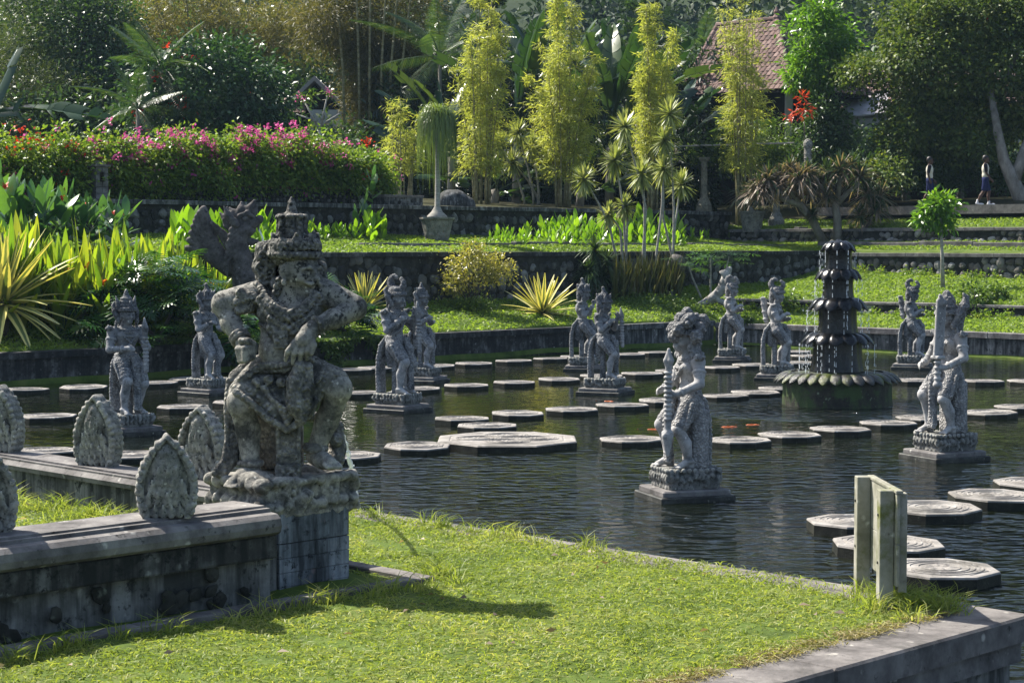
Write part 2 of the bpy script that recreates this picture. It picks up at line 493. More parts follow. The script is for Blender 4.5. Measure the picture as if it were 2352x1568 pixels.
        for axis in range(3):
            u, v = (axis + 1) % 3, (axis + 2) % 3
            sl0 = [slice(1, -1)] * 3; sl1 = [slice(1, -1)] * 3
            sl0[axis] = slice(0, -1); sl1[axis] = slice(1, None)
            s0 = Sg[tuple(sl0)]; s1 = Sg[tuple(sl1)]
            e = np.argwhere(s0 != s1)
            if not len(e): continue
            flip = s1[tuple(e.T)]
            base = e.copy(); base[:, u] += 1; base[:, v] += 1
            c = []
            for du, dv in ((-1, -1), (0, -1), (0, 0), (-1, 0)):
                g = base.copy(); g[:, u] += du; g[:, v] += dv
                c.append(idx[tuple(g.T)])
            q = np.stack(c, 1); q[flip] = q[flip][:, ::-1]
            Q.append(q[(q >= 0).all(1)])
        return mesh(name, V, np.concatenate(Q), mat, smooth)
# ================================================================ materials in use
M = {}
M['lawn'] = plain_mat('lawn_soil', [(.035, .055, .012), (.07, .105, .02), (.11, .13, .035)], 2.2, .95, .1, .6, .03)
M['soil'] = plain_mat('soil', [(.018, .016, .010), (.035, .035, .015), (.05, .055, .02)], 1.5, .95, .1, .6, .05)
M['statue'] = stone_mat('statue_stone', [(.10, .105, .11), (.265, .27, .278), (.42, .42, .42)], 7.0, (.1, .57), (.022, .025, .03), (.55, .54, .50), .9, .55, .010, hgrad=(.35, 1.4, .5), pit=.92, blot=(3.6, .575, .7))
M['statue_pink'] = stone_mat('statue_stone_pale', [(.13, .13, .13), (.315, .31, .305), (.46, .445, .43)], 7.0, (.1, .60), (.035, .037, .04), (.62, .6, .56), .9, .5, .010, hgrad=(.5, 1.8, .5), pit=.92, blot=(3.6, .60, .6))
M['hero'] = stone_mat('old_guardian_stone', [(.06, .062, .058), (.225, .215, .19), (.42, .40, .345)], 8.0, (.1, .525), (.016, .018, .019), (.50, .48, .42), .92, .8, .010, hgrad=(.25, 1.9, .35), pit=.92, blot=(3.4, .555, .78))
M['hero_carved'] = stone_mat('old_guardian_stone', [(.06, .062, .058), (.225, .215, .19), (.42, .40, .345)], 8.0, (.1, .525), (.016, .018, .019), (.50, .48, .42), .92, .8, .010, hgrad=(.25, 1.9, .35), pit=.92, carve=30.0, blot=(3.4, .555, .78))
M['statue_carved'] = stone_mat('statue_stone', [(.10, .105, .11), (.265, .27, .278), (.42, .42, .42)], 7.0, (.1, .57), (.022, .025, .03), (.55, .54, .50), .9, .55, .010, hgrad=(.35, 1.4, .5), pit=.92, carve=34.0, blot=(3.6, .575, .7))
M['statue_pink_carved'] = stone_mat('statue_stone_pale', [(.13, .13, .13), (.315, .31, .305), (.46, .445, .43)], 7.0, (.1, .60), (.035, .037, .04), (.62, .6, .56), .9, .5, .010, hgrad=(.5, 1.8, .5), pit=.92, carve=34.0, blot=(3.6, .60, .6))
M['plinth_dark'] = stone_mat('wet_plinth', [(.012, .013, .012), (.03, .031, .028), (.08, .08, .07)], 6.0, (.1, .6), (.008, .009, .008), (.25, .25, .2), .6, .5)
M['plinth_base'] = stone_mat('carved_base_stone', [(.05, .052, .047), (.14, .14, .13), (.26, .25, .235)], 8.0, (.1, .56), (.02, .022, .02), (.5, .5, .45), .9, .7, .012, moss=(.07, .085, .03), moss_amt=.28, pit=.92)
M['antefix'] = stone_mat('antefix_stone', [(.08, .08, .074), (.20, .196, .18), (.33, .32, .29)], 9.0, (.1, .57), (.025, .027, .027), (.55, .53, .46), .92, .6, .008, pit=.92, blot=(5.0, .60, .6))
M['step_top'] = stone_mat('stepping_stone_top', [(.12, .11, .10), (.20, .186, .17), (.28, .265, .245)], 4.0, (.1, .66), (.06, .058, .05), (.45, .43, .4), .85, .4, .006, blot=(1.7, .56, .55))
M['step_side'] = stone_mat('stepping_stone_side', [(.006, .007, .005), (.014, .015, .011), (.035, .036, .026)], 8.0, (.1, .6), (.004, .005, .004), (.07, .075, .055), .6, .6, .01, moss=(.035, .05, .012), moss_amt=.38, spec=.2)
M['wall_black'] = stone_mat('algae_black_plaster', [(.020, .021, .021), (.045, .045, .043), (.15, .15, .145)], 3.2, (.1, .56), (.012, .013, .013), (.45, .45, .42), .9, .6, .012, streak=True)
M['wall_cap'] = stone_mat('grey_cap_stone', [(.05, .047, .045), (.115, .108, .105), (.20, .19, .18)], 4.0, (.1, .62), (.02, .02, .02), (.35, .34, .31), .9, .45, .008)
M['wall_grey'] = stone_mat('grey_plaster', [(.03, .031, .030), (.13, .13, .125), (.24, .24, .23)], 2.6, (.1, .57), (.018, .02, .02), (.5, .49, .46), .9, .55, .012, streak=True)
M['coping'] = stone_mat('coping_stone', [(.055, .05, .047), (.12, .11, .104), (.20, .185, .172)], 3.5, (.1, .64), (.035, .033, .03), (.36, .34, .3), .88, .4, .006, blot=(1.3, .55, .6))
M['block'] = stone_mat('painted_blocks', [(.05, .058, .066), (.17, .19, .21), (.32, .335, .36)], 3.4, (.1, .58), (.014, .017, .02), (.36, .27, .27), .9, .5, .006, streak=True)
M['rubble_dark'] = piece_mat('rubble_dark', [(.018, .018, .016), (.05, .05, .045), (.10, .10, .09), (.22, .22, .21)], 6, .92, .7, .02, stain_amt=.7)
M['rubble_brown'] = piece_mat('rubble_brown', [(.06, .052, .045), (.13, .12, .105), (.20, .19, .175), (.34, .33, .32)], 6, .92, .7, .02, stain_amt=.55)
M['mortar'] = stone_mat('dark_mortar', [(.010, .011, .009), (.022, .022, .018), (.05, .05, .042)], 4, (.1, .6), (.008, .008, .008), (.12, .13, .1), .95, .6, .02, moss=(.03, .045, .012), moss_amt=.4)
M['fount'] = stone_mat('wet_black_stone', [(.003, .003, .003), (.006, .006, .006), (.016, .016, .017)], 6, (.1, .6), (.002, .002, .002), (.03, .03, .028), .2, .22, .02, spec=.3)
M['fount_moss'] = stone_mat('mossy_fountain_base', [(.008, .008, .006), (.020, .019, .012), (.040, .036, .024)], 4, (.1, .58), (.006, .007, .006), (.16, .2, .13), .55, .7, .02, moss=(.035, .065, .014), moss_amt=.54, spec=.35)
M['fount_lip'] = stone_mat('mossy_petals', [(.006, .006, .006), (.014, .014, .013), (.04, .04, .037)], 5, (.1, .62), (.006, .007, .006), (.2, .2, .18), .3, .7, .02, moss=(.07, .085, .016), moss_amt=.5, spec=.3)
M['wood'] = stone_mat('weathered_wood', [(.12, .118, .085), (.22, .215, .17), (.31, .30, .26)], 4.0, (.1, .66), (.07, .065, .04), (.5, .49, .42), .85, .35, .004, moss=(.11, .12, .035), moss_amt=.46)
M['brick'] = piece_mat('old_brick', [(.10, .045, .032), (.20, .09, .065), (.27, .14, .105)], 7, .92, .5, .008, stain=(.05, .04, .035), stain_amt=.6)
M['tile'] = piece_mat('roof_tile', [(.075, .047, .040), (.135, .083, .070), (.20, .14, .12)], 5, .9, .4, .01, stain=(.055, .045, .04), stain_amt=.65)
M['bark'] = plain_mat('bark', [(.09, .08, .065), (.17, .155, .13), (.27, .25, .22)], 5, .9, .2, .7, .02, (1, 1, .4))
M['bark_dark'] = plain_mat('dark_bark', [(.03, .026, .02), (.06, .052, .042), (.10, .09, .075)], 5, .9, .2, .7, .02, (1, 1, .4))
M['culm'] = plain_mat('bamboo_culm', [(.10, .085, .035), (.20, .18, .085), (.30, .28, .17)], 3, .6, .3, .2, .005, (1, 1, 2.5))
M['canestem'] = plain_mat('grey_stem', [(.16, .15, .125), (.27, .26, .23), (.36, .35, .32)], 7, .85, .2, .5, .006, (1, 1, 3))
M['pot'] = stone_mat('old_pot', [(.07, .075, .062), (.17, .17, .145), (.26, .25, .215)], 6, (.1, .58), (.035, .036, .03), (.3, .16, .1), .9, .6, .012)
M['white_wall'] = plain_mat('white_wall', [(.45, .46, .48), (.60, .61, .63)], 1.5, .85, .2, .1, .004)
M['grey_wall'] = plain_mat('grey_wall', [(.20, .19, .18), (.30, .29, .28)], 1.5, .85, .2, .1, .004)
M['dark_room'] = plain_mat('dark_timber_and_shade', [(.012, .010, .008), (.025, .02, .016)], 3, .9, .1, .2, .01)  # dark timber, also near-black for the shade inside rooms and openings
M['metal'] = plain_mat('galvanised_roof', [(.22, .2, .2), (.34, .32, .33)], 4, .5, .5, .1, .005)
M['hero_seat'] = M['hero']

# ================================================================ terrain
C0, C1, C2 = 46.5, 51.6, 59.4          # pond wall, first terrace wall, second terrace wall (left side)
D0, DL, D1, D2 = 58.0, 62.5, 72.0, 75.0   # pond wall, low rubble step, first and second terrace walls (right side)
_pa = [at_c(px, py, C1) for px, py in ((780, 702), (1050, 690), (1400, 672), (1700, 650), (1860, 640))]
_ax, _az = [p[0] for p in _pa], [p[2] for p in _pa]
_pb = [at_d(px, py, D1) for px, py in ((1960, 622), (2150, 630), (2352, 640))]
_bx, _bz = [p[0] for p in _pb], [p[2] for p in _pb]
def sstep(t): t = np.clip(t, 0, 1); return t * t * (3 - 2 * t)
def ground(x, y):
    x = np.asarray(x, float); y = np.asarray(y, float); ca, db = y - x, y + x
    baseA = np.interp(x, _ax, _az); baseB = np.interp(x, _bx, _bz)
    zA = .64 + (baseA - .64) * np.clip((ca - C0) / (C1 - C0), 0, 1)
    up = np.where(db > DL, 1.16 + (baseB - 1.16) * np.clip((db - DL) / (D1 - DL), 0, 1), .58 + .30 * np.clip((db - D0) / (DL - D0), 0, 1))
    fade = sstep((50.5 - ca) / 3.0)
    lin = .58 + (baseB - .58) * np.clip((db - D0) / (D1 - D0), 0, 1)
    zB = np.where(db > D0, lin + (up - lin) * fade, 0)
    z0 = np.where(ca > C0, np.maximum(zA, zB), zB)
    z0 = np.where((ca > C0) & (db <= D0), zA, z0)
    w = sstep((x - 6.6) / 2.0)
    f = np.clip(np.maximum((ca - C1) / (C2 - C1), (db - D1) / (D2 - D1)), 0, 1)
    z1 = 2.58 + f * (.50 * (1 - w) + .36 * w)
    z2 = (3.96 + .045 * np.clip(ca - C2, 0, 60)) * (1 - w) + (3.33 + .13 * np.clip(db - D2, 0, 8) + .04 * np.clip(db - D2 - 8, 0, 60)) * w
    lv = np.where((ca > C2) | (db > D2), 2, np.where((ca > C1) | (db > D1), 1, 0))
    z = np.where(lv == 2, z2, np.where(lv == 1, z1, z0))
    return z + .035 * np.sin(x * 1.3 + y * .4) * np.sin(y * 1.1 - x * .3) * (lv < 2)
def build_terrain():
    e = .003
    cs = np.unique(np.concatenate([np.arange(5, C0, 1.5), np.linspace(C0, C1 - e, 14), np.linspace(C1 + e, C2 - e, 14), np.linspace(C2 + e, 75, 16), np.arange(77, 150, 6)]))
    ds = np.unique(np.concatenate([np.arange(5, D0, 1.5), np.linspace(D0, DL - e, 8), np.linspace(DL + e, D1 - e, 16), np.linspace(D1 + e, D2 - e, 8), np.linspace(D2 + e, 90, 14), np.arange(92, 160, 6)]))
    Cg, Dg = np.meshgrid(cs, ds, indexing='ij')
    X, Y = (Dg - Cg) / 2, (Dg + Cg) / 2
    Z = ground(X, Y)
    n, m = Cg.shape
    V = np.stack([X, Y, Z], -1).reshape(-1, 3)
    i, j = np.meshgrid(np.arange(n - 1), np.arange(m - 1), indexing='ij')
    keep = ~((cs[i + 1] <= C0 + .01) & (ds[j + 1] <= D0 + .01))
    q = np.stack([i * m + j, i * m + j + 1, (i + 1) * m + j + 1, (i + 1) * m + j], -1)
    cm = (cs[i] + cs[i + 1]) / 2; dm = (ds[j] + ds[j + 1]) / 2
    far = (cm > C2) | (dm > D2 + 3)
    T(ob('lawn', V, q[keep & ~far][:, ::-1], M['lawn']), kind='structure')
    T(ob('garden_ground', V, q[keep & far][:, ::-1], M['soil']), kind='structure')
build_terrain()
T(ob('ground', [(-900, -300, -1.2), (900, -300, -1.2), (900, 1500, -1.2), (-900, 1500, -1.2)], [(0, 1, 2, 3)], M['soil']), kind='structure')

# ================================================================ water
FX, FY = 5.72, 32.35
def water_mat():
    t = NT('pond_water'); p = t.pos()
    sx = t.n('ShaderNodeSeparateXYZ'); t.l(p, sx.inputs[0])
    a = t.noise(t.scale(p, (2.0, 3.3, 1)), 1.75, 1, .45, .5)
    b = t.noise(t.scale(p, (2.4, 4.6, 1)), 3.1, 2, .5)
    h = t.math('ADD', a, t.math('MULTIPLY', b, .16))
    mr = t.n('ShaderNodeMapRange'); t.l(sx.outputs[1], mr.inputs[0])
    mr.inputs[1].default_value, mr.inputs[2].default_value, mr.inputs[3].default_value, mr.inputs[4].default_value = 19.0, 27.0, 1.0, .12
    wide = t.noise(t.scale(p, (.10, .16, 1)), 1.0, 2, .5)
    amp = t.math('MULTIPLY', mr.outputs[0], t.ramp(wide, [(.30, .55), (.60, 1.0)]))
    d = t.n('ShaderNodeVectorMath', operation='DISTANCE'); t.l(p, d.inputs[0]); d.inputs[1].default_value = (FX - .55, FY - .7, 0)
    fr = t.n('ShaderNodeMapRange'); t.l(d.outputs['Value'], fr.inputs[0])
    fr.inputs[1].default_value, fr.inputs[2].default_value, fr.inputs[3].default_value, fr.inputs[4].default_value = .9, 2.6, 1.0, 0.0
    amp = t.math('ADD', amp, t.math('MULTIPLY', fr.outputs[0], 2.6))
    hh = t.math('MULTIPLY', h, amp)
    bmp = t.bump(hh, 1.0, .115)
    col = t.ramp(t.noise(p, .35, 3, .6), [(.35, (.002, .003, .0015)), (.65, (.005, .007, .0025))])
    return t.done(t.pbsdf(col, .035, .5, bmp, IOR=1.333))
M['water'] = water_mat()
w = [cd(-60, -60), cd(-60, D0 + .1), cd(C0 + .1, D0 + .1), cd(C0 + .1, -60)]
T(ob('water', w, [(0, 1, 2, 3)], M['water']), kind='structure')

# ================================================================ walls
RA, RB = math.radians(45), math.radians(-45)
S2 = math.sqrt(2)
ROCKS = []
def rock_meshes(mat):
    out = []
    for k in range(10):
        n = 8; a = np.arange(n) * 2 * math.pi / n + RNG.uniform(-.2, .2, n)
        r = RNG.uniform(.72, 1.06, n)
        x, z = r * np.cos(a), r * np.sin(a)
        V = [(x[i], .5, z[i]) for i in range(n)] + [(x[i] * .93, -.15, z[i] * .93) for i in range(n)] + [(x[i] * .55, -.5 + RNG.uniform(-.12, .12), z[i] * .55) for i in range(n)] + [(0, -.55, 0)]
        F = []
        for i in range(n):
            j = (i + 1) % n
            F += [(i, j, n + j, n + i), (n + i, n + j, 2*n + j, 2*n + i), (2*n + i, 2*n + j, 3*n)]
        out.append(mesh('stone', V, F, mat, False))
    return out
ROCK_D = rock_meshes(M['rubble_dark']); ROCK_B = rock_meshes(M['rubble_brown'])
def joined_rocks(name, items, protos, mat, parent):
    VV, FF, n = [], [], 0
    for (k, loc, rot, sc) in items:
        me = protos[k]; V = np.zeros(len(me.vertices) * 3); me.vertices.foreach_get('co', V); V = V.reshape(-1, 3)
        Mx = Matrix.LocRotScale(Vector(loc), Matrix.Rotation(rot, 3, 'Y').to_quaternion(), Vector(sc))
        Mn = np.array(Mx); VV.append(V @ Mn[:3, :3].T + Mn[:3, 3])
        FF += [tuple(i + n for i in p.vertices) for p in me.polygons]; n += len(V)
    if VV: T(ob(name, np.concatenate(VV), FF, mat, parent), kind='stuff')
def rubble_wall(label, P0, rz, length, zb, zt, thick=.45, cap=.12, capw=.06, size=.17, protos=None, rmat=None, maxn=300, capmat=None, near=None):
    """P0: left end of the face on the ground plan; local x runs along the face, -y faces the pond.  zb(x): foot height"""
    w = empty('retaining_wall', (P0[0], P0[1], 0), rz); T(w, label, 'wall')
    m = MB(); n = max(2, int(length / 1.5)); xs = np.linspace(0, length, n)
    V = []; F = []
    for x in xs: V += [(x, .04, zb(x) - .35), (x, .04, zt - cap), (x, thick, zt - cap), (x, thick, zb(x) - .35)]
    for i in range(n - 1):
        for k in range(4): F.append((i*4+k, i*4+(k+1)%4, (i+1)*4+(k+1)%4, (i+1)*4+k))
    F += [(3, 2, 1, 0), tuple((n-1)*4 + k for k in range(4))]
    m.add(V, F).build('mortar', M['mortar'], w)
    x = 0.0; k = 0
    while x < length - .05:                            # cap slabs laid end to end
        L = min(RNG.uniform(1.4, 2.2), length - x)
        MB().box((x + .004, -capw - RNG.uniform(0, .012), zt - cap), (x + L - .004, thick, zt + RNG.uniform(-.008, .008)), bev=.012).build('cap_slab', capmat or M['wall_black'], w); x += L
    it = []
    x = size * .5
    while x < length - size * .4:
        z = zb(x) + size * .25
        while z < zt - cap - size * .35:
            s = size * RNG.uniform(.75, 1.12)
            it.append((int(RNG.integers(10)), (x + RNG.uniform(-.3, .3) * size, RNG.uniform(.0, .05), z + RNG.uniform(-.12, .12) * size), RNG.uniform(0, 6.28), (s * .62 * RNG.uniform(.9, 1.2), .11 * RNG.uniform(.7, 1.2), s * .52)))
            z += size * .92
        x += size * 1.06
    if near is not None: it.sort(key=lambda q: abs(q[1][0] - near))
    for (k, loc, rot, sc) in it[:maxn]: link('stone', protos[k], w, loc, (0, rot, 0), sc)
    joined_rocks('far_stones', it[maxn:], protos, rmat, w)
    return w
def gline(P0, rz, off=-.25):
    ex = np.array([math.cos(rz), math.sin(rz)]); ey = np.array([-math.sin(rz), math.cos(rz)])
    def f(x):
        q = np.array([P0[0], P0[1]]) + ex * x + ey * off
        return float(ground(q[0], q[1]))
    return f
# first terrace, left side (from behind the guardian to behind the fountain)
pA = cd(C1 - .13, at_c(-260, 600, C1)[:2].sum())
lenA = (D1 - pA[:2].sum()) / S2
rubble_wall('long black mossy rubble retaining wall behind the yellow shrub and agave', pA, RA, lenA, gline(pA, RA), 2.62, size=.30, protos=ROCK_D, rmat=M['rubble_dark'], near=(at_c(1080, 600, C1)[:2].sum() - pA[:2].sum()) / S2)
# first terrace, right side
pB = cd(C1, D1 - .13); lenB = (C1 - 28) / S2
rubble_wall('long pale rubble retaining wall right of the fountain, behind the sapling', pB, RB, lenB, gline(pB, RB), 2.56, size=.27, protos=ROCK_B, rmat=M['rubble_brown'], near=6, capmat=M['wall_cap'])
# low rubble step on the right lawn
pL = cd(49.2, DL - .13); lenL = (49.2 - 25) / S2
rubble_wall('low rubble step wall crossing the right lawn below the sapling', pL, RB, lenL, gline(pL, RB), 1.20, thick=.3, cap=.07, capw=.04, size=.19, protos=ROCK_B, rmat=M['rubble_brown'], maxn=120, near=6, capmat=M['wall_cap'])
# second terrace, left side
pA2 = cd(C2 - .13, at_c(-260, 480, C2)[:2].sum()); lenA2 = (D2 + .2 - pA2[:2].sum()) / S2
rubble_wall('dark cobbled upper terrace wall behind the potted ponytail palm', pA2, RA, lenA2, gline(pA2, RA), 4.02, size=.27, protos=ROCK_D, rmat=M['rubble_dark'], near=(at_c(1000, 480, C2)[:2].sum() - pA2[:2].sum()) / S2, capmat=M['wall_grey'])
# second terrace, right side
pB2 = cd(C2 - .3, D2 - .13); lenB2 = (C2 - .3 - 28) / S2
rubble_wall('topmost rubble terrace wall at right, under the path with two people', pB2, RB, lenB2, gline(pB2, RB), 3.38, thick=.4, cap=.1, size=.26, protos=ROCK_B, rmat=M['rubble_brown'], maxn=200, near=8, capmat=M['wall_cap'])
# pond walls
def pond_wall(label, P0, rz, length, ztop, mat, cap=.14, capmat=None, name='pond_wall'):
    w = empty(name, (P0[0], P0[1], 0), rz); T(w, label, 'wall')
    MB().box((0, .05, -.8), (length, .34, ztop - cap)).build('wall_face', mat, w)
    x = 0.0
    while x < length - .05:
        L = min(RNG.uniform(1.9, 2.7), length - x)
        MB().box((x + .003, -.02 - RNG.uniform(0, .01), ztop - cap), (x + L - .003, .36, ztop + RNG.uniform(-.004, .004)), bev=.01).build('coping_slab', capmat or M['wall_black'], w); x += L
    return w
a0 = at_c(-700, 810, C0)[:2].sum(); a1 = at_c(1415, 745, C0)[:2].sum()
p = cd(C0, a0); pond_wall('long black algae stained pond wall below the left lawn', p, RA, (a1 - a0) / S2, .67, M['wall_black'])
p = cd(C0, a1 + .02); pond_wall('short grey plastered stretch of pond wall left of the back corner', p, RA, (D0 - a1) / S2, .67, M['wall_grey'], capmat=M['wall_grey'])
p = cd(C0, D0); pond_wall('grey weathered pond wall running right from the back corner behind the fountain', p, RB, (C0 - 18) / S2, .62, M['wall_grey'], capmat=M['wall_cap'])
# kerb strip across the upper lawn
kc = (C1 + C2) / 2 - .6
pk = cd(kc, at_c(830, 556, kc)[:2].sum()); Lk = (at_c(1850, 556, kc)[:2].sum() - pk[:2].sum()) / S2
kw = empty('kerb', (pk[0], pk[1], 0), RA); T(kw, 'thin grey kerb strip across the upper lawn above the black retaining wall', 'kerb')
x = 0.0
while x < Lk - .05:
    L = min(RNG.uniform(1.5, 2.4), Lk - x); q = cd(kc, pk[:2].sum() + (x + L / 2) * S2)
    z = float(ground(q[0], q[1]))
    MB().box((x + .004, -.12, z - .2), (x + L - .004, .12, z + .085), bev=.015).build('kerb_stone', M['wall_cap'], kw); x += L
pk = cd(C1 + 1, 73.6); kw = empty('kerb', (pk[0], pk[1], 0), RB); T(kw, 'low reddish kerb on the grass strip between the two right terrace walls', 'kerb')
for i in range(8):
    q = cd(C1 + 1 - (i * 2 + 1) * S2, 73.6); z = float(ground(q[0], q[1]))
    MB().box((i * 2 + .004, -.12, z - .2), (i * 2 + 1.99, .12, z + .13), bev=.015).build('kerb_stone', M['coping'], kw)
# paved path with the two people
pp = [cd(56, 77.6), cd(20, 77.6), cd(20, 81), cd(56, 81)]
zz = [float(ground(q[0], q[1])) + .05 for q in pp]; zz = [max(zz)] * 4
PATHZ = zz[0]
m = MB(); m.add([(q[0], q[1], z) for q, z in zip(pp, zz)] + [(q[0], q[1], z - .3) for q, z in zip(pp, zz)], [(0, 1, 2, 3), (0, 4, 5, 1), (1, 5, 6, 2), (2, 6, 7, 3), (3, 7, 4, 0)])
T(m.build('path', M['coping']), kind='structure')

# ================================================================ near bank: the grass peninsula and its walls
GZ = .50
EC, ED = 8.12, 14.6
def bank():
    def rim(x): return x
    cs = np.linspace(EC + .60, 34, 90); ds = np.linspace(-14, ED - .46, 90)
    Cg, Dg = np.meshgrid(cs, ds, indexing='ij'); X, Y = (Dg - Cg) / 2, (Dg + Cg) / 2
    Z = GZ + .012 + .018 * np.sin(X * 2.3 + 1) * np.sin(Y * 1.9) + .012 * np.sin(X * 5.1) * np.sin(Y * 4.3 + 2)
    Z -= np.where((Cg < EC + .7) | (Dg > ED - .55), .03, 0)
    Z += np.where((Cg > 13.9) & (Dg < 11.0), .22, 0)
    m = len(ds); i, j = np.meshgrid(np.arange(89), np.arange(89), indexing='ij')
    q = np.stack([i*m+j, i*m+j+1, (i+1)*m+j+1, (i+1)*m+j], -1).reshape(-1, 4)[:, ::-1]
    T(ob('near_lawn', np.stack([X, Y, Z], -1), q, M['lawn'], smooth=True), kind='structure')
    # coping along both edges
    w = empty('pond_coping', (*cd(EC, ED)[:2], 0), RA); T(w, 'grey stone pond coping round the grass corner by the wooden sign', 'coping')
    # local x along d, y along c; the corner is the origin
    MB().box((-14, .10, -.8), (-.10, .42, GZ - .16)).build('wall_face', M['wall_grey'], w)
    MB().box((-.42, .424, -.8), (-.10, 17, GZ - .16)).build('wall_face', M['wall_black'], w)
    MB().box((-14, .05, GZ - .30), (-.05, .096, GZ - .165)).build('moulding', M['wall_cap'], w)
    x = 0.0; first = True
    while x > -13.5:
        L = RNG.uniform(1.5, 2.2)
        MB().box((x - L + .003, 0, GZ - .16), (x - .003, .43, GZ + RNG.uniform(-.004, .003)), bev=.014).build('coping_slab', M['coping'], w); x -= L
    y = .433
    while y < 16:
        L = RNG.uniform(1.5, 2.2)
        MB().box((-.33, y + .003, GZ - .16), (0, y + L - .003, GZ + RNG.uniform(-.004, .003)), bev=.014).build('coping_slab', M['coping'], w); y += L
bank()
ROCK_M = rock_meshes(M['mortar'])
def low_wall():
    # front wall: face on y - x = 13.3
    w = empty('low_wall', (*cd(13.3, 10.5)[:2], GZ), RA); T(w, 'low black stained moulded wall running left from the seated guardian statue', 'wall')
    def sw(name, prof, mat, x0=-6.0, x1=-.20, parent=w):
        m = MB(); m.prism(prof, (x0, 0, 0), (x1, 0, 0), (0, -1, 0)); return m.build(name, mat, parent)
    sw('wall_face', [(-.02, -.2), (-.02, .285), (-.36, .285), (-.36, -.2)], M['wall_grey'])
    sw('band', [(.045, .287), (.05, .30), (.05, .425), (.035, .437), (-.37, .437), (-.37, .287)], M['wall_black'])
    sw('cap', [(.06, .439), (.095, .46), (.105, .50), (.095, .545), (.06, .572), (-.02, .578), (-.02, .600), (-.055, .600), (-.055, .590), (-.075, .590), (-.075, .612), (-.40, .612), (-.40, .439)], M['wall_cap'])
    for i in range(32):                                # near-black stones added where the lower face has dark pits
        k = int(RNG.integers(10)); s = RNG.uniform(.03, .075)
        link('stone', ROCK_M[k], w, (RNG.uniform(-5.6, -.30), -.020, RNG.uniform(.04, .25)), (0, RNG.uniform(0, 6), 0), (s * 1.3, .018, s * .9))
    MB().box((-.198, .20, -.2), (-.003, .44, .59), bev=.01).build('wall_return', M['wall_grey'], w)
    # kerb at its foot and round the guardian's pedestal
    kb = empty('stone_kerb', (*cd(13.3, 10.5)[:2], GZ), RA); T(kb, 'narrow stone kerb edging at the foot of the low wall and guardian pedestal', 'kerb')
    x = -6.0
    while x < .82:
        L = min(RNG.uniform(.9, 1.5), .82 - x); MB().box((x + .002, -.30, -.1), (x + L - .002, -.17, .055), bev=.008).build('kerb_stone', M['coping'], kb); x += L
    MB().box((.824, -.30, -.1), (.95, .55, .055), bev=.008).build('kerb_stone', M['coping'], kb)
    MB().box((.828, .555, -.1), (.95, 1.0, .055), bev=.008).build('kerb_stone', M['coping'], kb)
    # rear wall with carved antefixes: along y + x = 11.3
    w2 = empty('low_wall', (*cd(14.2, 11.3)[:2], GZ), RB); T(w2, 'low grey wall carrying carved lotus stones along the far side of the small lawn', 'wall')
    # local x runs towards lower c, so the wall lies at negative x
    m = MB(); m.prism([(.0, -.2), (.0, .40), (-.30, .40), (-.30, -.2)], (-9, 0, 0), (0, 0, 0), (0, -1, 0)); m.build('wall_face', M['wall_grey'], w2)
    m = MB(); m.prism([(.05, .402), (.06, .44), (.02, .475), (.02, .49), (-.02, .49), (-.02, .478), (-.05, .478), (-.05, .50), (-.34, .50), (-.34, .402)], (-9, 0, 0), (.02, 0, 0), (0, -1, 0)); m.build('cap', M['wall_cap'], w2)
low_wall()

# ================================================================ stepping stones
def step_proto(R, h=.12, medals=((0, 0, 1.0),)):
    m = MB(); n = 8; a = [math.radians(22.5 + 45 * k) for k in range(n)]
    rings = [(R, -.35), (R * 1.0, h - .02), (R * .985, h - .004), (R * .955, h), (R * .84, h), (R * .83, h - .008), (R * .815, h - .008), (R * .80, h)]
    V = [(r * math.cos(t), r * math.sin(t), z) for (r, z) in rings for t in a]
    F = [(i*n+k, i*n+(k+1) % n, (i+1)*n+(k+1) % n, (i+1)*n+k) for i in range(len(rings)-1) for k in range(n)]
    F.append(tuple((len(rings)-1)*n + k for k in range(n)))
    me = mesh('stepping_stone', V, F, M['step_top']); me.materials.append(M['step_side'])
    for p in me.polygons:
        p.material_index = 1 if abs(p.normal.z) < .5 and p.index < n else 0
    md = MB()
    for (mx, my, ms) in medals:
        Rm = R * ms if len(medals) == 1 else ms
        for (r0, r1) in ((.74, .70), (.60, .565), (.50, .47), (.36, .33)):
            seg = 28; prof = [(r0 * Rm, h - .001), (r0 * Rm - .004, h + .007), (r1 * Rm + .004, h + .007), (r1 * Rm, h - .001)]
            V = [(mx + r * math.cos(2*math.pi*k/seg), my + r * math.sin(2*math.pi*k/seg), z) for (r, z) in prof for k in range(seg)]
            F = [(i*seg+k, i*seg+(k+1) % seg, (i+1)*seg+(k+1) % seg, (i+1)*seg+k) for i in range(3) for k in range(seg)]
            md.add(V, F)
        for k in range(8):                             # carved petals
            t = k * math.pi / 4; pr, pw = .20 * Rm, .065 * Rm
            c = np.array([mx + pr * math.cos(t), my + pr * math.sin(t)])
            V = [(c[0] + (.11*Rm*math.cos(q)) * math.cos(t) - pw * math.sin(q) * math.sin(t), c[1] + (.11*Rm*math.cos(q)) * math.sin(t) + pw * math.sin(q) * math.cos(t), h + .001) for q in np.linspace(0, 2*math.pi, 7)[:-1]] + [(c[0], c[1], h + .014)]
            md.add(V, [(i, (i+1) % 6, 6) for i in range(6)])
        for k in range(24):                            # scroll work between two rings
            t = 2 * math.pi * (k + .5) / 24; pr = .65 * Rm
            c = (mx + pr * math.cos(t), my + pr * math.sin(t)); s = .035 * Rm
            md.add([(c[0]-s, c[1], h-.001), (c[0], c[1]-s, h-.001), (c[0]+s, c[1], h-.001), (c[0], c[1]+s, h-.001), (c[0], c[1], h+.008)], [(0,1,4),(1,2,4),(2,3,4),(3,0,4)])
    mm = md.mesh('medallion', M['step_top'])
    return me, mm
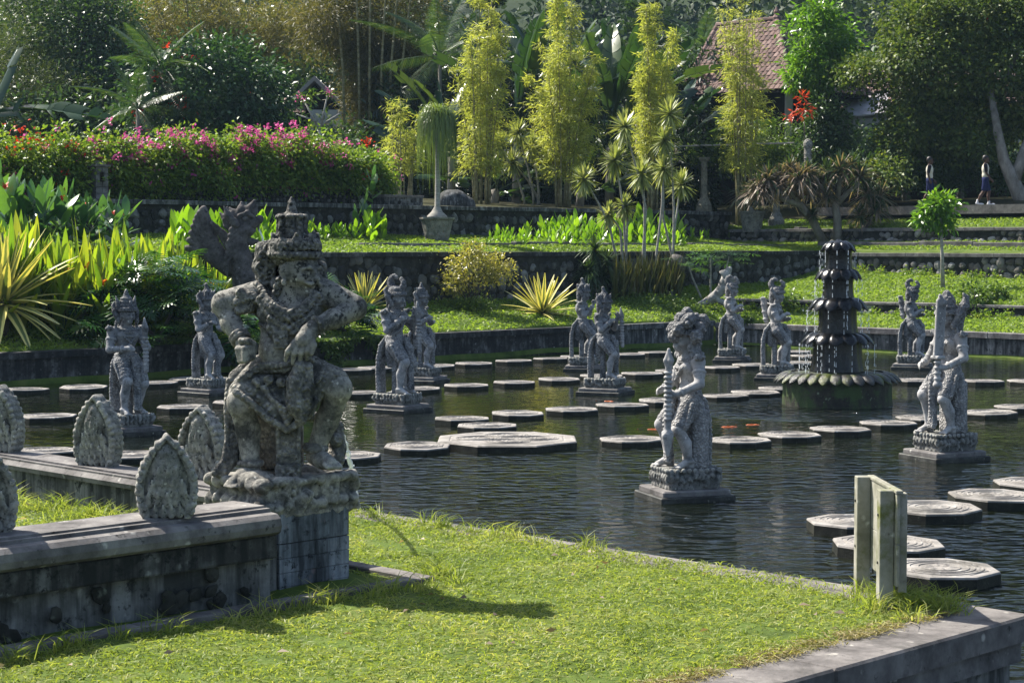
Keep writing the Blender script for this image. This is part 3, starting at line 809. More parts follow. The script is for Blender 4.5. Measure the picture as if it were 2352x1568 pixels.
STEP = step_proto(.46, .085); STEPN = step_proto(.50, .11)
def step(px, py, label, near=False, group='octagonal stepping stones'):
    h = .11 if near else .085
    p = at_z(px, py, h)
    me, mm = STEPN if near else STEP
    o = link('stepping_stone', me, None, (p[0], p[1], 0)); o.rotation_euler = (RNG.normal() * .008, RNG.normal() * .008, RNG.uniform(-.06, .06)); o.scale = (RNG.uniform(.96, 1.05),) * 2 + (1,)
    T(o, label, 'stepping stone', group)
    link('medallion', mm, o)
ORD = ['first', 'second', 'third', 'fourth', 'fifth', 'sixth', 'seventh', 'eighth', 'ninth', 'tenth', 'eleventh', 'twelfth']
rows = [
    ('in the farthest row before the wall', [(810, 847), (866, 843), (1002, 838), (1088, 833), (1180, 827), (1264, 822), (1326, 817), (1441, 812), (1505, 808)], False),
    ('in the second farthest row, behind the horned statue', [(826, 900), (959, 890), (1071, 883), (1181, 876), (1284, 869), (1381, 861), (1475, 856), (1549, 850), (1655, 842), (1725, 836), (1827, 831)], False),
    ('in the middle row leading to the fountain', [(1061, 959), (1189, 947), (1313, 938), (1429, 928), (1524, 917), (1661, 907), (1735, 899), (1793, 890)], False),
    ('in the row before the fountain', [(958, 1022), (1450, 1006), (1697, 1008), (1813, 996), (1930, 983), (2040, 969), (2125, 957), (2271, 945), (2345, 932)], False),
    ('in the short row behind the sword statue', [(2094, 871), (2252, 873), (2364, 873)], False),
    ('in the far corner behind the fountain', [(1823, 806), (1858, 816)], False),
    ('just behind the carved lotus stones', [(104, 1032), (300, 1042)], False),
    ('in the left row around the club statue', [(108, 953), (420, 932), (545, 921)], False),
    ('in the left row along the black wall', [(57, 892), (192, 887), (357, 877), (440, 868)], False),
]
for desc, pts, near in rows:
    for i, (px, py) in enumerate(pts):
        step(px, py, 'octagonal stepping stone, %s from left %s' % (ORD[i], desc))
step(1119, 975, 'grey octagonal stepping stone just behind the large four medallion platform')
step(795, 1043, 'grey octagonal stepping stone right beside the water jet of the seated guardian')
for (px, py, lab) in ((1965, 1194, 'large near stepping stone partly behind the left post of the wooden sign'), (2040, 1244, 'large near stepping stone behind the board of the wooden sign'),
                      (2157, 1302, 'largest nearest stepping stone right of the wooden sign, closest to the coping'), (2141, 1163, 'large near stepping stone between the sign and the sword statue'),
                      (2287, 1135, 'large near stepping stone near the right edge of the photo below the sword statue'), (2380, 1106, 'large stepping stone cut off by the right edge of the photo')):
    step(px, py, lab, True)
p = at_z(1165, 1006, .10)
me, mm = step_proto(1.04, .10, ((.40, 0, .44), (-.40, 0, .44), (0, .40, .44), (0, -.40, .44)))
o = link('stepping_platform', me, None, (p[0], p[1], 0)); T(o, 'large octagonal stone platform with four carved medallions in the pond', 'stepping stone'); link('medallions', mm, o)

# ================================================================ fountain
def fountain():
    f = empty('tiered_fountain', (FX, FY, 0)); T(f, 'tall black wet fountain of five lotus petal tiers standing in the pond', 'fountain')
    def tier(z0, z1, r0, r1, lob, mat):
        pr = [(r0 * 1.02, z0), (r0, z0 + .04)] + [(r0 + (r1 - r0) * t - .02 * math.sin(t * math.pi), z0 + .04 + (z1 - z0 - .04) * t) for t in np.linspace(.15, 1, 6)]
        m = MB().lathe(pr, lob * 8, rfun=lambda w, z: 1 + .05 * abs(math.cos(w * lob / 2)) - .025)
        return m.build('tier', mat, f, smooth=True)
    def petals(par, n, rin, rout, zt, ztip, mat, thick=.035, a0=0.0):
        nu, nv = 7, 5; wid = 2 * math.pi * (rin + .75 * (rout - rin)) / n * .98
        V = []
        for lay in (0, 1):
            for i in range(nu):
                u = i / (nu - 1)
                for j in range(nv):
                    v = -1 + 2 * j / (nv - 1)
                    r = rin + (rout - rin) * (u ** .75)
                    hw = math.pi * r / n * 1.03 * (1.0 if u < .62 else 1 - .93 * ((u - .62) / .38) ** 1.25)
                    z = zt - (zt - ztip) * u ** 2.0 - .16 * hw * v * v * (1 + u) - lay * thick * (1 - .5 * u)
                    V.append((r, v * hw, z))
        F = []; o2 = nu * nv
        for i in range(nu - 1):
            for j in range(nv - 1):
                a = i*nv+j; F.append((a, a+nv, a+nv+1, a+1)); F.append((o2+a, o2+a+1, o2+a+nv+1, o2+a+nv))
        for i in range(nu - 1):
            F.append((i*nv, o2+i*nv, o2+(i+1)*nv, (i+1)*nv)); F.append((i*nv+nv-1, (i+1)*nv+nv-1, o2+(i+1)*nv+nv-1, o2+i*nv+nv-1))
        for j in range(nv - 1):
            a = (nu-1)*nv+j; F.append((a, o2+a, o2+a+1, a+1))
        me = mesh('petal', V, F, mat, True); bm_fix(me)
        for k in range(n): link('petal', me, par, (0, 0, RNG.uniform(-.006, .006)), (0, 0, a0 + 2 * math.pi * k / n))
    basin = MB().lathe([(.95, -.6), (.95, .02), (.94, .25), (.955, .48), (.90, .55), (.50, .575)], 96, rfun=lambda w, z: 1 + .012 * math.sin(w * 32)).build('basin', M['fount_moss'], f, smooth=True)
    t = tier(.56, 1.20, .47, .42, 14, M['fount']); petals(basin, 32, .80, 1.12, .585, .41, M['fount_lip'])
    petals(t, 14, .36, .655, 1.27, 1.07, M['fount'])
    t = tier(1.22, 1.80, .35, .34, 12, M['fount']); petals(t, 12, .28, .535, 1.88, 1.66, M['fount'], a0=.1)
    t = tier(1.84, 2.30, .275, .28, 12, M['fount']); petals(t, 12, .22, .42, 2.385, 2.19, M['fount'], a0=.2)
    t = tier(2.34, 2.76, .245, .25, 10, M['fount']); petals(t, 10, .12, .315, 2.86, 2.70, M['fount'], thick=.06)
    MB().lathe([(.22, 2.74), (.24, 2.80), (.15, 2.87), (.05, 2.875), (.025, 2.90)], 30).build('spout', M['fount'], f, smooth=True)
    dm = NT('falling_water'); tr = dm.n('ShaderNodeBsdfTransparent'); ms = dm.n('ShaderNodeMixShader', Fac=.55); dm.l(tr.outputs[0], ms.inputs[1]); dm.l(dm.pbsdf((.85, .9, .93), .1, .6), ms.inputs[2]); dmat = dm.done(ms.outputs[0])
    m = MB()
    for (n, r, z0, z1, a0) in ((10, .315, 2.70, 2.40, 0), (12, .42, 2.19, 1.90, .2), (12, .535, 1.66, 1.29, .1), (14, .655, 1.07, .60, 0)):
        for k in range(n):
            for q in range(RNG.integers(1, 4)):
                w = a0 + 2 * math.pi * k / n + RNG.normal() * .05; z = z0; rr = r + RNG.uniform(-.02, .03)
                while z > z1:
                    L = RNG.uniform(.02, .09)
                    m.tube([(rr * math.cos(w), rr * math.sin(w), z), (rr * math.cos(w), rr * math.sin(w), z - L)], [.003, .0055], 4)
                    z -= L + RNG.uniform(.02, .12)
    for k in range(46):                                # spray blown to the left of the tiers
        x, z = RNG.normal(-.50, .09), RNG.uniform(.6, 2.1)
        m.tube([(x, RNG.normal(-.1, .12), z), (x, 0, z - RNG.uniform(.02, .07))], [.003, .006], 4)
    T(m.build('falling_water', dmat, f), kind='stuff')
    return dmat
M['falling'] = fountain()
# ================================================================ statues
def hand(s, w, dirv, palm, k=.008, sc=1.0, curl=.5, thumb=1):
    """palm and five fingers growing from wrist w along dirv; palm = direction the palm faces"""
    w = np.array(w, float); d = unit(np.array(dirv, float)); p = unit(np.array(palm, float)); sd = np.cross(d, p)
    s.ell(w + d * .045 * sc, (.05 * sc, .022 * sc, .042 * sc), None, k)
    s.cone(w, w + d * .07 * sc, .026 * sc, .030 * sc, .015)
    for i, (o, L) in enumerate(((-.030, .062), (-.010, .074), (.010, .070), (.029, .054))):
        a = w + d * .075 * sc + sd * o * sc; b = a + (d * (1 - .4 * curl) + p * .5 * curl) * L * .55 * sc; c = b + (d * (1 - curl) + p * curl) * L * .55 * sc
        s.chain([a, b, c], [.0125 * sc, .0115 * sc, .009 * sc], .004)
    a = w + d * .03 * sc - sd * .035 * sc * thumb; b = a + (d * .6 - sd * .5 * thumb + p * .4) * .04 * sc; c = b + (d * .8 + p * .5) * .032 * sc
    s.chain([a, b, c], [.015 * sc, .013 * sc, .010 * sc], .006)
def face(s, c, fw, up, h, demon=False):
    """head centred at c looking along fw, total height about h"""
    c = np.array(c, float); f = unit(np.array(fw, float)); u = unit(np.array(up, float)); l = np.cross(u, f); u = np.cross(f, l)
    P = lambda a, b, e: c + f * a * h + l * b * h + u * e * h
    s.ell(P(0, 0, .06), (.40 * h, .40 * h, .46 * h), None, .03)
    s.cone(P(.12, 0, -.05), P(.17, 0, -.34), .27 * h, .17 * h, .04)                     # jaw
    s.cone(P(-.10, 0, -.25), P(-.10, 0, -.62), .22 * h, .24 * h, .03)                   # neck
    for sg in (-1, 1):
        s.ell(P(.385, .155 * sg, .03), (.09 * h, .09 * h, .055 * h), None, .01, 's')    # sockets
        s.ell(P(.34, .15 * sg, .03), (.065 * h, .065 * h, .05 * h), None, .005)         # eyes
        s.chain([P(.40, .04 * sg, .10), P(.40, .16 * sg, .145), P(.32, .28 * sg, .10)], [.026 * h, .034 * h, .02 * h], .012)
        s.ell(P(.27, .22 * sg, -.10), (.10 * h, .10 * h, .09 * h), None, .03)           # cheeks
        s.ell(P(-.02, .40 * sg, .0), (.10 * h, .05 * h, .16 * h), None, .012)           # ears
        s.ell(P(.0, .43 * sg, -.20), (.055 * h, .05 * h, .08 * h), None, .01)
    s.cone(P(.41, 0, .07), P(.49, 0, -.08), .035 * h, .062 * h, .015)                   # nose
    for sg in (-1, 1): s.ell(P(.44, .055 * sg, -.095), (.04 * h,) * 3, None, .008)
    if demon:
        s.ell(P(.42, 0, -.22), (.16 * h, .19 * h, .10 * h), None, .02); s.box(P(.58, 0, -.22), (.06 * h, .13 * h, .02 * h), None, .005, .008, 's')
        s.ell(P(.36, 0, -.33), (.14 * h, .17 * h, .07 * h), None, .02)
    else:
        s.chain([P(.37, -.11, -.175), P(.425, 0, -.165), P(.37, .11, -.175)], [.018 * h, .028 * h, .018 * h], .008)
        s.chain([P(.37, -.09, -.225), P(.415, 0, -.235), P(.37, .09, -.225)], [.018 * h, .032 * h, .018 * h], .008)
    s.ell(P(.33, 0, -.37), (.10 * h, .11 * h, .07 * h), None, .03)                      # chin

def beads(s, pts, r, n, k=.004):
    P = np.array(pts, float); seg = np.linalg.norm(np.diff(P, axis=0), axis=1); cum = np.concatenate([[0], np.cumsum(seg)])
    for t in np.linspace(0, cum[-1], n):
        i = min(np.searchsorted(cum, t, 'right') - 1, len(seg) - 1); a = (t - cum[i]) / (seg[i] + 1e-9)
        c = P[i] * (1 - a) + P[i + 1] * a; s.ell(c, (r, r, r), None, k)
def ringpts(c, rx, ry, z0=0, n=17, tilt=0.0, a0=0, a1=2 * math.pi):
    return [(c[0] + rx * math.cos(t), c[1] + ry * math.sin(t), c[2] + z0 + tilt * math.cos(t)) for t in np.linspace(a0, a1, n)]

STAT_LO, STAT_HI, VOX = (-.46, -.40, -.02), (.46, .40, 1.80), .0098
def figure(name, label, px, py, top, yaw, head='crescent', pose='fold', item=None, mat='statue', turn=0.0, group='carved stone figures standing in the pond', base_h=.19, lean=0.0):
    """a sarong-clad stone figure about 1.6 m tall facing local +X, on a carved base and a dark slab"""
    matc = M[mat + '_carved']; mat = M[mat]; p0 = at_z(px, py, .10)
    total = (py - top) * p0[1] / FPX
    st = empty(name, (p0[0], p0[1], 0), yaw); T(st, label, 'statue', group)
    sk = (total - base_h) / 1.62; VOX = min(.0168, max(.0108, .0060 + .00028 * p0[1]))
    hl = RNG.uniform(-.01, .01, 6)
    leftg = pose in ('weapon',)
    pel, wai, che, nec = (0, 0, .68), (-.025, 0, .82), (-.045 - lean, 0, 1.00), (-.02 - lean, 0, 1.16)
    hd = np.array((.02 - lean, 0, 1.285))
    fw = (math.cos(turn), math.sin(turn), -.05)
    sr, slf = (-.05 - lean, -.185, 1.07), (-.05 - lean, .185, 1.07)
    # ---- body
    b = Sdf(STAT_LO, STAT_HI, VOX)
    b.ell(che, (.125, .175, .15), None, .03).ell(wai, (.092, .122, .12), None, .05).ell((pel[0], 0, .70), (.115, .145, .10), None, .05)
    for sg in (-1, 1): b.ell((che[0] + .075, .075 * sg, 1.02), (.06, .075, .06), None, .03); b.ell((sr[0], .17 * sg, 1.075), (.07, .075, .065), None, .03)
    b.cone(che, nec, .10, .07, .04)
    face(b, hd, fw, (0, 0, 1), .235, demon=head in ('multi', 'helmet'))
    legs = {-1: ((.02, -.09, .66), (.225, -.115, .435 + hl[0]), (.145, -.12, .075), (.26, -.135, .03)), 1: ((0, .09, .66), (.155, .15, .40), (.03, .13, .075), (.145, .16, .03))}
    for sg, (h, k, a, t) in legs.items():
        b.cone(h, k, .098, .070, .03); b.ell(k, (.068, .062, .066), None, .02)
        m = (np.array(k) * .55 + np.array(a) * .45); m[0] -= .03
        b.chain([k, m, a], [.060, .060, .040], .02); b.tor(a, (0, 0, 1), .047, .016, .008)
        b.cone(a, t, .040, .030, .02); b.ell((a[0] - .02, a[1], .035), (.045, .04, .04), None, .02)
        for j in range(5): b.ell((t[0] + .030 - .006 * abs(j - 1), t[1] + (j - 2) * .021, .022), (.022, .012, .015), None, .005)
    if pose == 'fold':
        er, wr, hr = (.045, -.25, .86 + hl[1]), (.165, -.10, .95), (.9, .45, .15)
        el, wl, hlv = (.07, .235, .84), (.20, .08, .87 + hl[2]), (.6, -.8, .1)
    elif pose == 'club':
        er, wr, hr = (.03, -.26, .85), (.19, -.12, .86), (.75, .6, .05)
        el, wl, hlv = (.07, .25, .86), (.24, .13, .90), (.5, -.3, .3)
    elif pose == 'chest':
        er, wr, hr = (.04, -.255, .87), (.15, -.13, 1.00), (.6, .4, .5)
        el, wl, hlv = (.09, .25, .88), (.19, .13, 1.08), (.25, -.1, .95)
    else:                                              # 'weapon': left hand holds a long weapon upright in front of the thigh
        er, wr, hr = (.02, -.27, .86), (.17, -.20, .78), (.8, .3, -.2)
        el, wl, hlv = (-.02, .275, .86), (.20, .22, .76 + hl[1]), (.9, -.15, -.1)
    for (s_, e_, w_, hv, sg) in ((sr, er, wr, hr, -1), (slf, el, wl, hlv, 1)):
        b.cone(s_, e_, .064, .050, .025); b.cone(e_, w_, .050, .033, .015)
        hand(b, w_, hv, (-.2, -sg * .8, -.3), sc=.92, curl=.55, thumb=sg)
        q = np.array(s_) * .55 + np.array(e_) * .45; ax = np.array(e_) - np.array(s_)
        b.tor(q, ax, .056, .018, .006); b.tor(q + unit(ax) * .035, ax, .054, .010, .004)
        b.tor(np.array(e_) * .2 + np.array(w_) * .8, np.array(w_) - np.array(e_), .040, .012, .005)
    body = b.mesh('body', mat)
    o = link('body', body, st, (0, 0, base_h), (0, 0, 0), sk)
    # ---- jewellery and sash on the chest
    j = Sdf(STAT_LO, STAT_HI, VOX)
    for (r, z, t, n) in ((.125, 1.105, -.045, 26), (.145, 1.085, -.075, 30)): beads(j, ringpts((-.03 - lean, 0, z), r * .95, r * 1.05, 0, 25, t), .0135, int(n * 1.25))
    j.chain(ringpts((-.03 - lean, 0, 1.12), .105, .115, 0, 17, -.03), .018, .006)
    j.chain([(-.02 - lean, .16, 1.10), (.09 - lean, .07, 1.0), (.10, -.04, .88), (.03, -.13, .79)], .022, .01)
    beads(j, [(.075 - lean, -.10, 1.02), (.105 - lean, 0, .93), (.075 - lean, .10, 1.02)], .019, 9)
    for sg in (-1, 1):
        j.ell((-.04 - lean, .225 * sg, 1.12), (.06, .055, .035), None, .01, amp=.012, fr=90)
        j.ell((.0, .26 * sg, 1.13), (.028, .02, .04), None, .01)
    link('necklace', j.mesh('necklace', matc), st, (0, 0, base_h), (0, 0, 0), sk)
    # ---- sarong
    s = Sdf(STAT_LO, STAT_HI, VOX)
    s.ell((-.01, 0, .70), (.125, .155, .11), None, .03)
    for sg, (h, k, a, t) in legs.items():
        kk = np.array(h) * .16 + np.array(k) * .84
        s.cone(h, kk, .112, .084 if sg < 0 else .088, .025)
        ax = np.array(k) - np.array(h)
        for f in (.35, .52, .68, .84): s.tor(np.array(h) * (1 - f) + np.array(k) * f, ax, .104 - .030 * f, .011, .006)
        beads(s, [tuple(np.array(h) * .8 + np.array(k) * .2 + np.array((0, .11 * sg, .05))), tuple(np.array(k) + np.array((-.04, .085 * sg, .03)))], .018, 9)
    s.cone((-.09, 0, .62), (-.12, 0, .40), .10, .05, .03)
    for z, r in ((.775, .0), (.745, .008)): s.chain(ringpts((-.015, 0, z), .112 + r, .142 + r, 0, 21, -.01), .018, .008)
    beads(s, ringpts((-.012, 0, .715), .130, .160, 0, 25, -.015), .017, 28)
    # front cloth panel hanging between the legs
    s.chain([(.15, .02, .74), (.21, .03, .58), (.22, .03, .40), (.19, .03, .12)], [.042, .045, .04, .04], .015)
    s.box((.205, .03, .36), (.028, .052, .30), (0, -.06, 0), .01, .02)
    beads(s, [(.235, .03, .66), (.255, .03, .45), (.23, .03, .12)], .024, 13)
    for zz, rr in ((.62, .055), (.46, .045)): s.ell((.225, .03, zz), (.035, rr, rr * .9), None, .012, amp=.008, fr=100)
    s.box((-.04, .03, .25), (.05, .05, .27), None, .03, .02)                           # uncarved stone left between the legs
    if pose == 'weapon':
        for i in range(7): s.cone((-.14 + .012 * i, -.15 + .05 * i, .66), (-.18 + .01 * i, -.17 + .055 * i, .04), .035, .045, .008)
        s.box((-.10, 0, .30), (.09, .16, .30), None, .04, .04)
    link('sarong', s.mesh('sarong', matc), st, (0, 0, base_h), (0, 0, 0), sk)
    # ---- hanging cloth behind
    c = Sdf(STAT_LO, STAT_HI, VOX)
    tail = [(-.10, -.04, .77), (-.19, -.05, .66), (-.235, -.05, .48), (-.245, -.05, .28), (-.235, -.05, .03)]
    for dy in (-.045, 0, .045): c.chain([(q[0], q[1] + dy, q[2]) for q in tail], [.03, .034, .036, .036, .042], .02)
    for sg in (-1, 1): beads(c, [(q[0] - .015, q[1] + .065 * sg, q[2]) for q in tail], .024, 17)
    link('tail_cloth', c.mesh('tail_cloth', matc), st, (0, 0, base_h), (0, 0, 0), sk)
    # ---- headdress
    h = Sdf((-.40, -.40, 1.0), STAT_HI, VOX)
    ca, sa = math.cos(turn), math.sin(turn)
    def H(a, l, z): return (hd[0] + a * ca - l * sa, hd[1] + a * sa + l * ca, z)
    def ringh(r, z, n=21, tilt=0): return [H(r * math.cos(t), r * math.sin(t), z + tilt * math.cos(t)) for t in np.linspace(0, 2 * math.pi, n)]
    h.ell(H(-.03, 0, 1.37), (.115, .115, .085), None, .02)
    h.chain(ringh(.112, 1.352), .020, .008); beads(h, ringh(.114, 1.378), .0145, 26)
    h.ell(H(-.11, 0, 1.27), (.055, .10, .16), None, .03, amp=.012, fr=80)               # hair at the nape
    for sg in (-1, 1):                                 # winged ear ornaments
        h.chain([H(-.01, .135 * sg, 1.24), H(-.06, .15 * sg, 1.33), H(-.10, .145 * sg, 1.41), H(-.085, .14 * sg, 1.46)], [.03, .038, .03, .012], .012)
        h.ell(H(.005, .135 * sg, 1.215), (.03, .025, .045), None, .008)
        beads(h, [H(-.03, .14 * sg, 1.20), H(-.05, .15 * sg, 1.10)], .024, 4)
    if head == 'crescent':
        h.ell(H(-.02, 0, 1.42), (.10, .10, .05), None, .02, amp=.012, fr=90)
        h.chain([H(-.07, 0, 1.42), H(-.125, 0, 1.48), H(-.12, 0, 1.55), H(-.065, 0, 1.60), H(-.025, 0, 1.585), H(-.02, 0, 1.565)], [.06, .050, .042, .034, .026, .018], .012)
        h.chain([H(.06, 0, 1.42), H(.095, 0, 1.47), H(.10, 0, 1.52), H(.06, 0, 1.565), H(.04, 0, 1.55)], [.05, .042, .034, .026, .016], .012)
        beads(h, [H(-.15, 0, 1.44), H(-.17, 0, 1.52), H(-.12, 0, 1.60)], .02, 8)
    elif head == 'crown':
        for r, z in ((.10, 1.42), (.085, 1.46), (.07, 1.50)): h.ell(H(-.03, 0, z), (r, r, .035), None, .006); beads(h, [H(-.03 + r * math.cos(t), r * math.sin(t), z) for t in np.linspace(0, 2 * math.pi, 15)], .0145, 18)
        h.cone(H(-.03, 0, 1.50), H(-.03, 0, 1.61), .055, .018, .015)
        h.cone(H(.075, 0, 1.37), H(.085, 0, 1.47), .05, .012, .012)
        for sg in (-1, 1): h.cone(H(-.03, .10 * sg, 1.38), H(-.05, .135 * sg, 1.53), .045, .010, .012)
    elif head == 'lobed':
        for t in np.linspace(0, 2 * math.pi, 8)[:-1]: h.cone(H(-.03 + .09 * math.cos(t), .09 * math.sin(t), 1.39), H(-.03 + .13 * math.cos(t), .13 * math.sin(t), 1.49), .045, .016, .012)
        h.ell(H(-.03, 0, 1.46), (.085, .085, .07), None, .02, amp=.012, fr=95); h.cone(H(-.03, 0, 1.50), H(-.05, 0, 1.60), .05, .025, .015)
        h.ell(H(-.05, 0, 1.60), (.035, .035, .03), None, .01)
    elif head == 'multi':                              # many heads clustered round the crown, long wavy hair
        for i in range(11):
            t = 2 * math.pi * i / 11; r = .13 + .03 * (i % 2); z = 1.33 + .075 * (i % 3)
            h.ell(H(-.02 + r * math.cos(t), r * 1.1 * math.sin(t), z), (.066, .066, .075), None, .01, amp=.010, fr=85)
            h.ell(H(-.02 + (r + .06) * math.cos(t), (r + .06) * 1.1 * math.sin(t), z - .01), (.022, .022, .022), None, .006)
        for i in range(5):
            t = 2 * math.pi * i / 5 + .3; h.ell(H(-.02 + .08 * math.cos(t), .085 * math.sin(t), 1.50), (.06, .06, .07), None, .01, amp=.009, fr=90)
        h.ell(H(-.02, 0, 1.56), (.055, .055, .065), None, .01, amp=.009, fr=90)
        for i in range(9):
            t = math.pi * (.55 + .9 * i / 8); h.chain([H(.10 * math.cos(t), .12 * math.sin(t), 1.26), H(.15 * math.cos(t), .15 * math.sin(t), 1.15), H(.16 * math.cos(t), .17 * math.sin(t), 1.05)], [.035, .03, .022], .008)
    else:                                              # 'helmet': tall cap with a curved wing at each ear
        h.ell(H(-.01, 0, 1.46), (.10, .10, .12), None, .02, amp=.010, fr=85); beads(h, ringh(.102, 1.43), .016, 20); h.ell(H(-.01, 0, 1.56), (.05, .05, .055), None, .015)
        for sg in (-1, 1): h.chain([H(-.08, .12 * sg, 1.36), H(-.15, .14 * sg, 1.44), H(-.17, .14 * sg, 1.53), H(-.13, .14 * sg, 1.58)], [.05, .055, .035, .012], .015)
        h.chain([H(-.09, 0, 1.40), H(-.19, 0, 1.34), H(-.17, 0, 1.20), H(-.14, 0, 1.08)], [.06, .07, .06, .04], .02)
    link('headdress', h.mesh('headdress', matc), st, (0, 0, base_h), (0, 0, 0), sk)
    # ---- what the figure carries
    if item == 'club':
        i = Sdf((.05, -.1, .4), (.46, .36, 1.35), VOX * .9)
        i.cone((.295, .12, .58), (.275, .12, 1.02), .035, .030, .01)
        for z in np.linspace(.66, 1.0, 8): i.tor((.285, .12, z), (0, 0, 1), .033, .012, .004)
        i.ell((.27, .12, 1.10), (.05, .04, .09), None, .015, amp=.008, fr=90); i.cone((.27, .12, 1.12), (.255, .12, 1.26), .045, .01, .015)
        link('club', i.mesh('club', mat), st, (0, 0, base_h), (0, 0, 0), sk)
    elif item == 'quiver':                             # carved sheath slung behind the shoulder
        i = Sdf((-.46, -.3, .7), (0, .4, 1.5), VOX)
        i.cone((-.20, .10, .82), (-.255, .14, 1.16), .05, .06, .01)
        for f in (.1, .5, .9): i.tor((-.20 - .055 * f, .10 + .04 * f, .82 + .34 * f), (-.16, .12, 1), .056, .014, .005)
        for q in ((-.28, .12), (-.25, .17), (-.235, .12)): i.cone((q[0], q[1], 1.16), (q[0] - .01, q[1], 1.24), .024, .03, .01)
        link('quiver', i.mesh('quiver', mat), st, (0, 0, base_h), (0, 0, 0), sk)
    elif item == 'mace':
        i = Sdf((.1, .05, .05), (.46, .40, 1.40), VOX * .9)
        i.cone((.30, .22, .34), (.29, .22, 1.02), .036, .030, .01)
        for z in np.linspace(.52, .98, 11): i.tor((.295, .22, z), (0, 0, 1), .034, .012, .004)
        for q in ((.33, .22), (.27, .22), (.30, .25), (.30, .19)): i.chain([(.29, .22, 1.02), (q[0] - .01, q[1], 1.10), (.29, .22, 1.21)], [.03, .026, .012], .01)
        i.ell((.30, .22, .37), (.055, .055, .05), None, .01, amp=.010, fr=90); i.cone((.30, .22, .34), (.30, .22, .16), .06, .02, .02)
        link('mace', i.mesh('mace', mat), st, (0, 0, base_h), (0, 0, 0), sk)
    elif item == 'sword':
        i = Sdf((.05, .05, .40), (.46, .40, 1.62), VOX * .9)
        i.cone((.30, .22, .58), (.295, .22, .86), .034, .030, .01); i.ell((.30, .22, .57), (.05, .05, .045), None, .01)
        i.box((.295, .22, .875), (.055, .07, .02), None, .01, .01)
        for z in (.64, .70, .76, .82): i.tor((.297, .22, z), (0, 0, 1), .033, .012, .004)
        i.box((.275, .22, 1.20), (.062, .022, .32), (0, -.06, 0), .01, .01); i.cone((.255, .22, 1.48), (.275, .22, 1.56), .05, .02, .02)
        link('sword', i.mesh('sword', mat), st, (0, 0, base_h), (0, 0, 0), sk)
    # ---- carved base and slab
    q = Sdf((-.36, -.34, -.02), (.40, .34, .30), max(.0135, VOX * 1.15))
    q.box((.01, 0, base_h * .45), (.30, .26, base_h * .5), None, .03, .02)
    for i in range(9):
        for sg in (-1, 1):
            u_ = RNG.uniform(.6, 1.25, 3); q.ell((-.27 + .07 * i + RNG.normal() * .01, .262 * sg, base_h * .52 * u_[2]), (.038 * u_[0], .032 * u_[2], .06 * u_[1]), None, .016, amp=.008, fr=85)
            q.ell((-.27 + .07 * i, .27 * sg, base_h * .88), (.028, .02, .03), None, .008)
    for i in range(8):
        for sx in (-1, 1):
            q.ell((.01 + .305 * sx, -.23 + .066 * i, base_h * .55), (.03, .034, .06), None, .01, amp=.008, fr=85); q.ell((.01 + .31 * sx, -.23 + .066 * i, base_h * .88), (.02, .028, .03), None, .008)
    q.rough(.010, 34, len(label)); q.rough(.005, 71, len(label))
    link('carved_base', q.mesh('carved_base', M['plinth_base']), st, (0, 0, .12))
    for ch in [c_ for c_ in COL.objects if c_.parent is st and c_.name.split('.')[0] != 'carved_base']: ch.location.z = .12 + base_h - .02
    MB().box((-.42, -.40, -.5), (.46, .40, .06), bev=.01).build('slab', M['plinth_dark'], st)
    MB().box((-.38, -.36, .063), (.42, .36, .125), bev=.015).build('step', M['wall_cap'], st)
    return st
R = math.radians
figure('statue_of_club_bearer', 'grey stone figure with three pointed crown and wing, holding a club, at left', 294, 980, 663, R(-52), 'crown', 'club', 'club')
figure('statue_with_folded_arms', 'small grey figure with folded arms before the monstera bush, left of the guardian', 478, 893, 650, R(-38), 'lobed', 'fold')
figure('horned_statue', 'grey horned figure holding a flute at its chest, right of the guardian', 912, 930, 630, R(-35), 'crescent', 'chest', 'club')
figure('crowned_statue', 'crowned figure with palms together standing close behind the horned flute figure', 969, 866, 648, R(-22), 'crown', 'fold')
figure('statue_half_hidden', 'figure with spiky crown half hidden behind another figure, in front of the sansevieria', 1340, 840, 638, R(-8), 'lobed', 'chest')
figure('statue_with_raised_hand', 'lobed crown figure raising one hand, overlapping the figure behind it', 1388, 892, 658, R(-26), 'lobed', 'chest', 'club')
figure('many_headed_statue', 'many headed figure with long mace seen from the side, nearest in mid pond', 1576, 1122, 703, R(198), 'multi', 'weapon', 'mace', 'statue_pink', base_h=.24)
figure('statue_beside_driftwood', 'figure with small curled horns in front of the pale driftwood stump', 1680, 820, 632, R(-12), 'crescent', 'fold', None, 'statue_pink')
figure('statue_left_of_fountain', 'figure with large crescent horns and quiver immediately left of the fountain', 1783, 860, 638, R(-15), 'crescent', 'fold', 'quiver', 'statue_pink')
figure('statue_right_of_fountain', 'figure with curled horn crown right of the fountain, before the grey wall', 2094, 836, 640, R(-20), 'crescent', 'fold', 'quiver')
figure('sword_statue', 'large pale figure holding an upright broad sword at the right of the pond', 2172, 1036, 663, R(205), 'helmet', 'weapon', 'sword', 'statue_pink', base_h=.24)

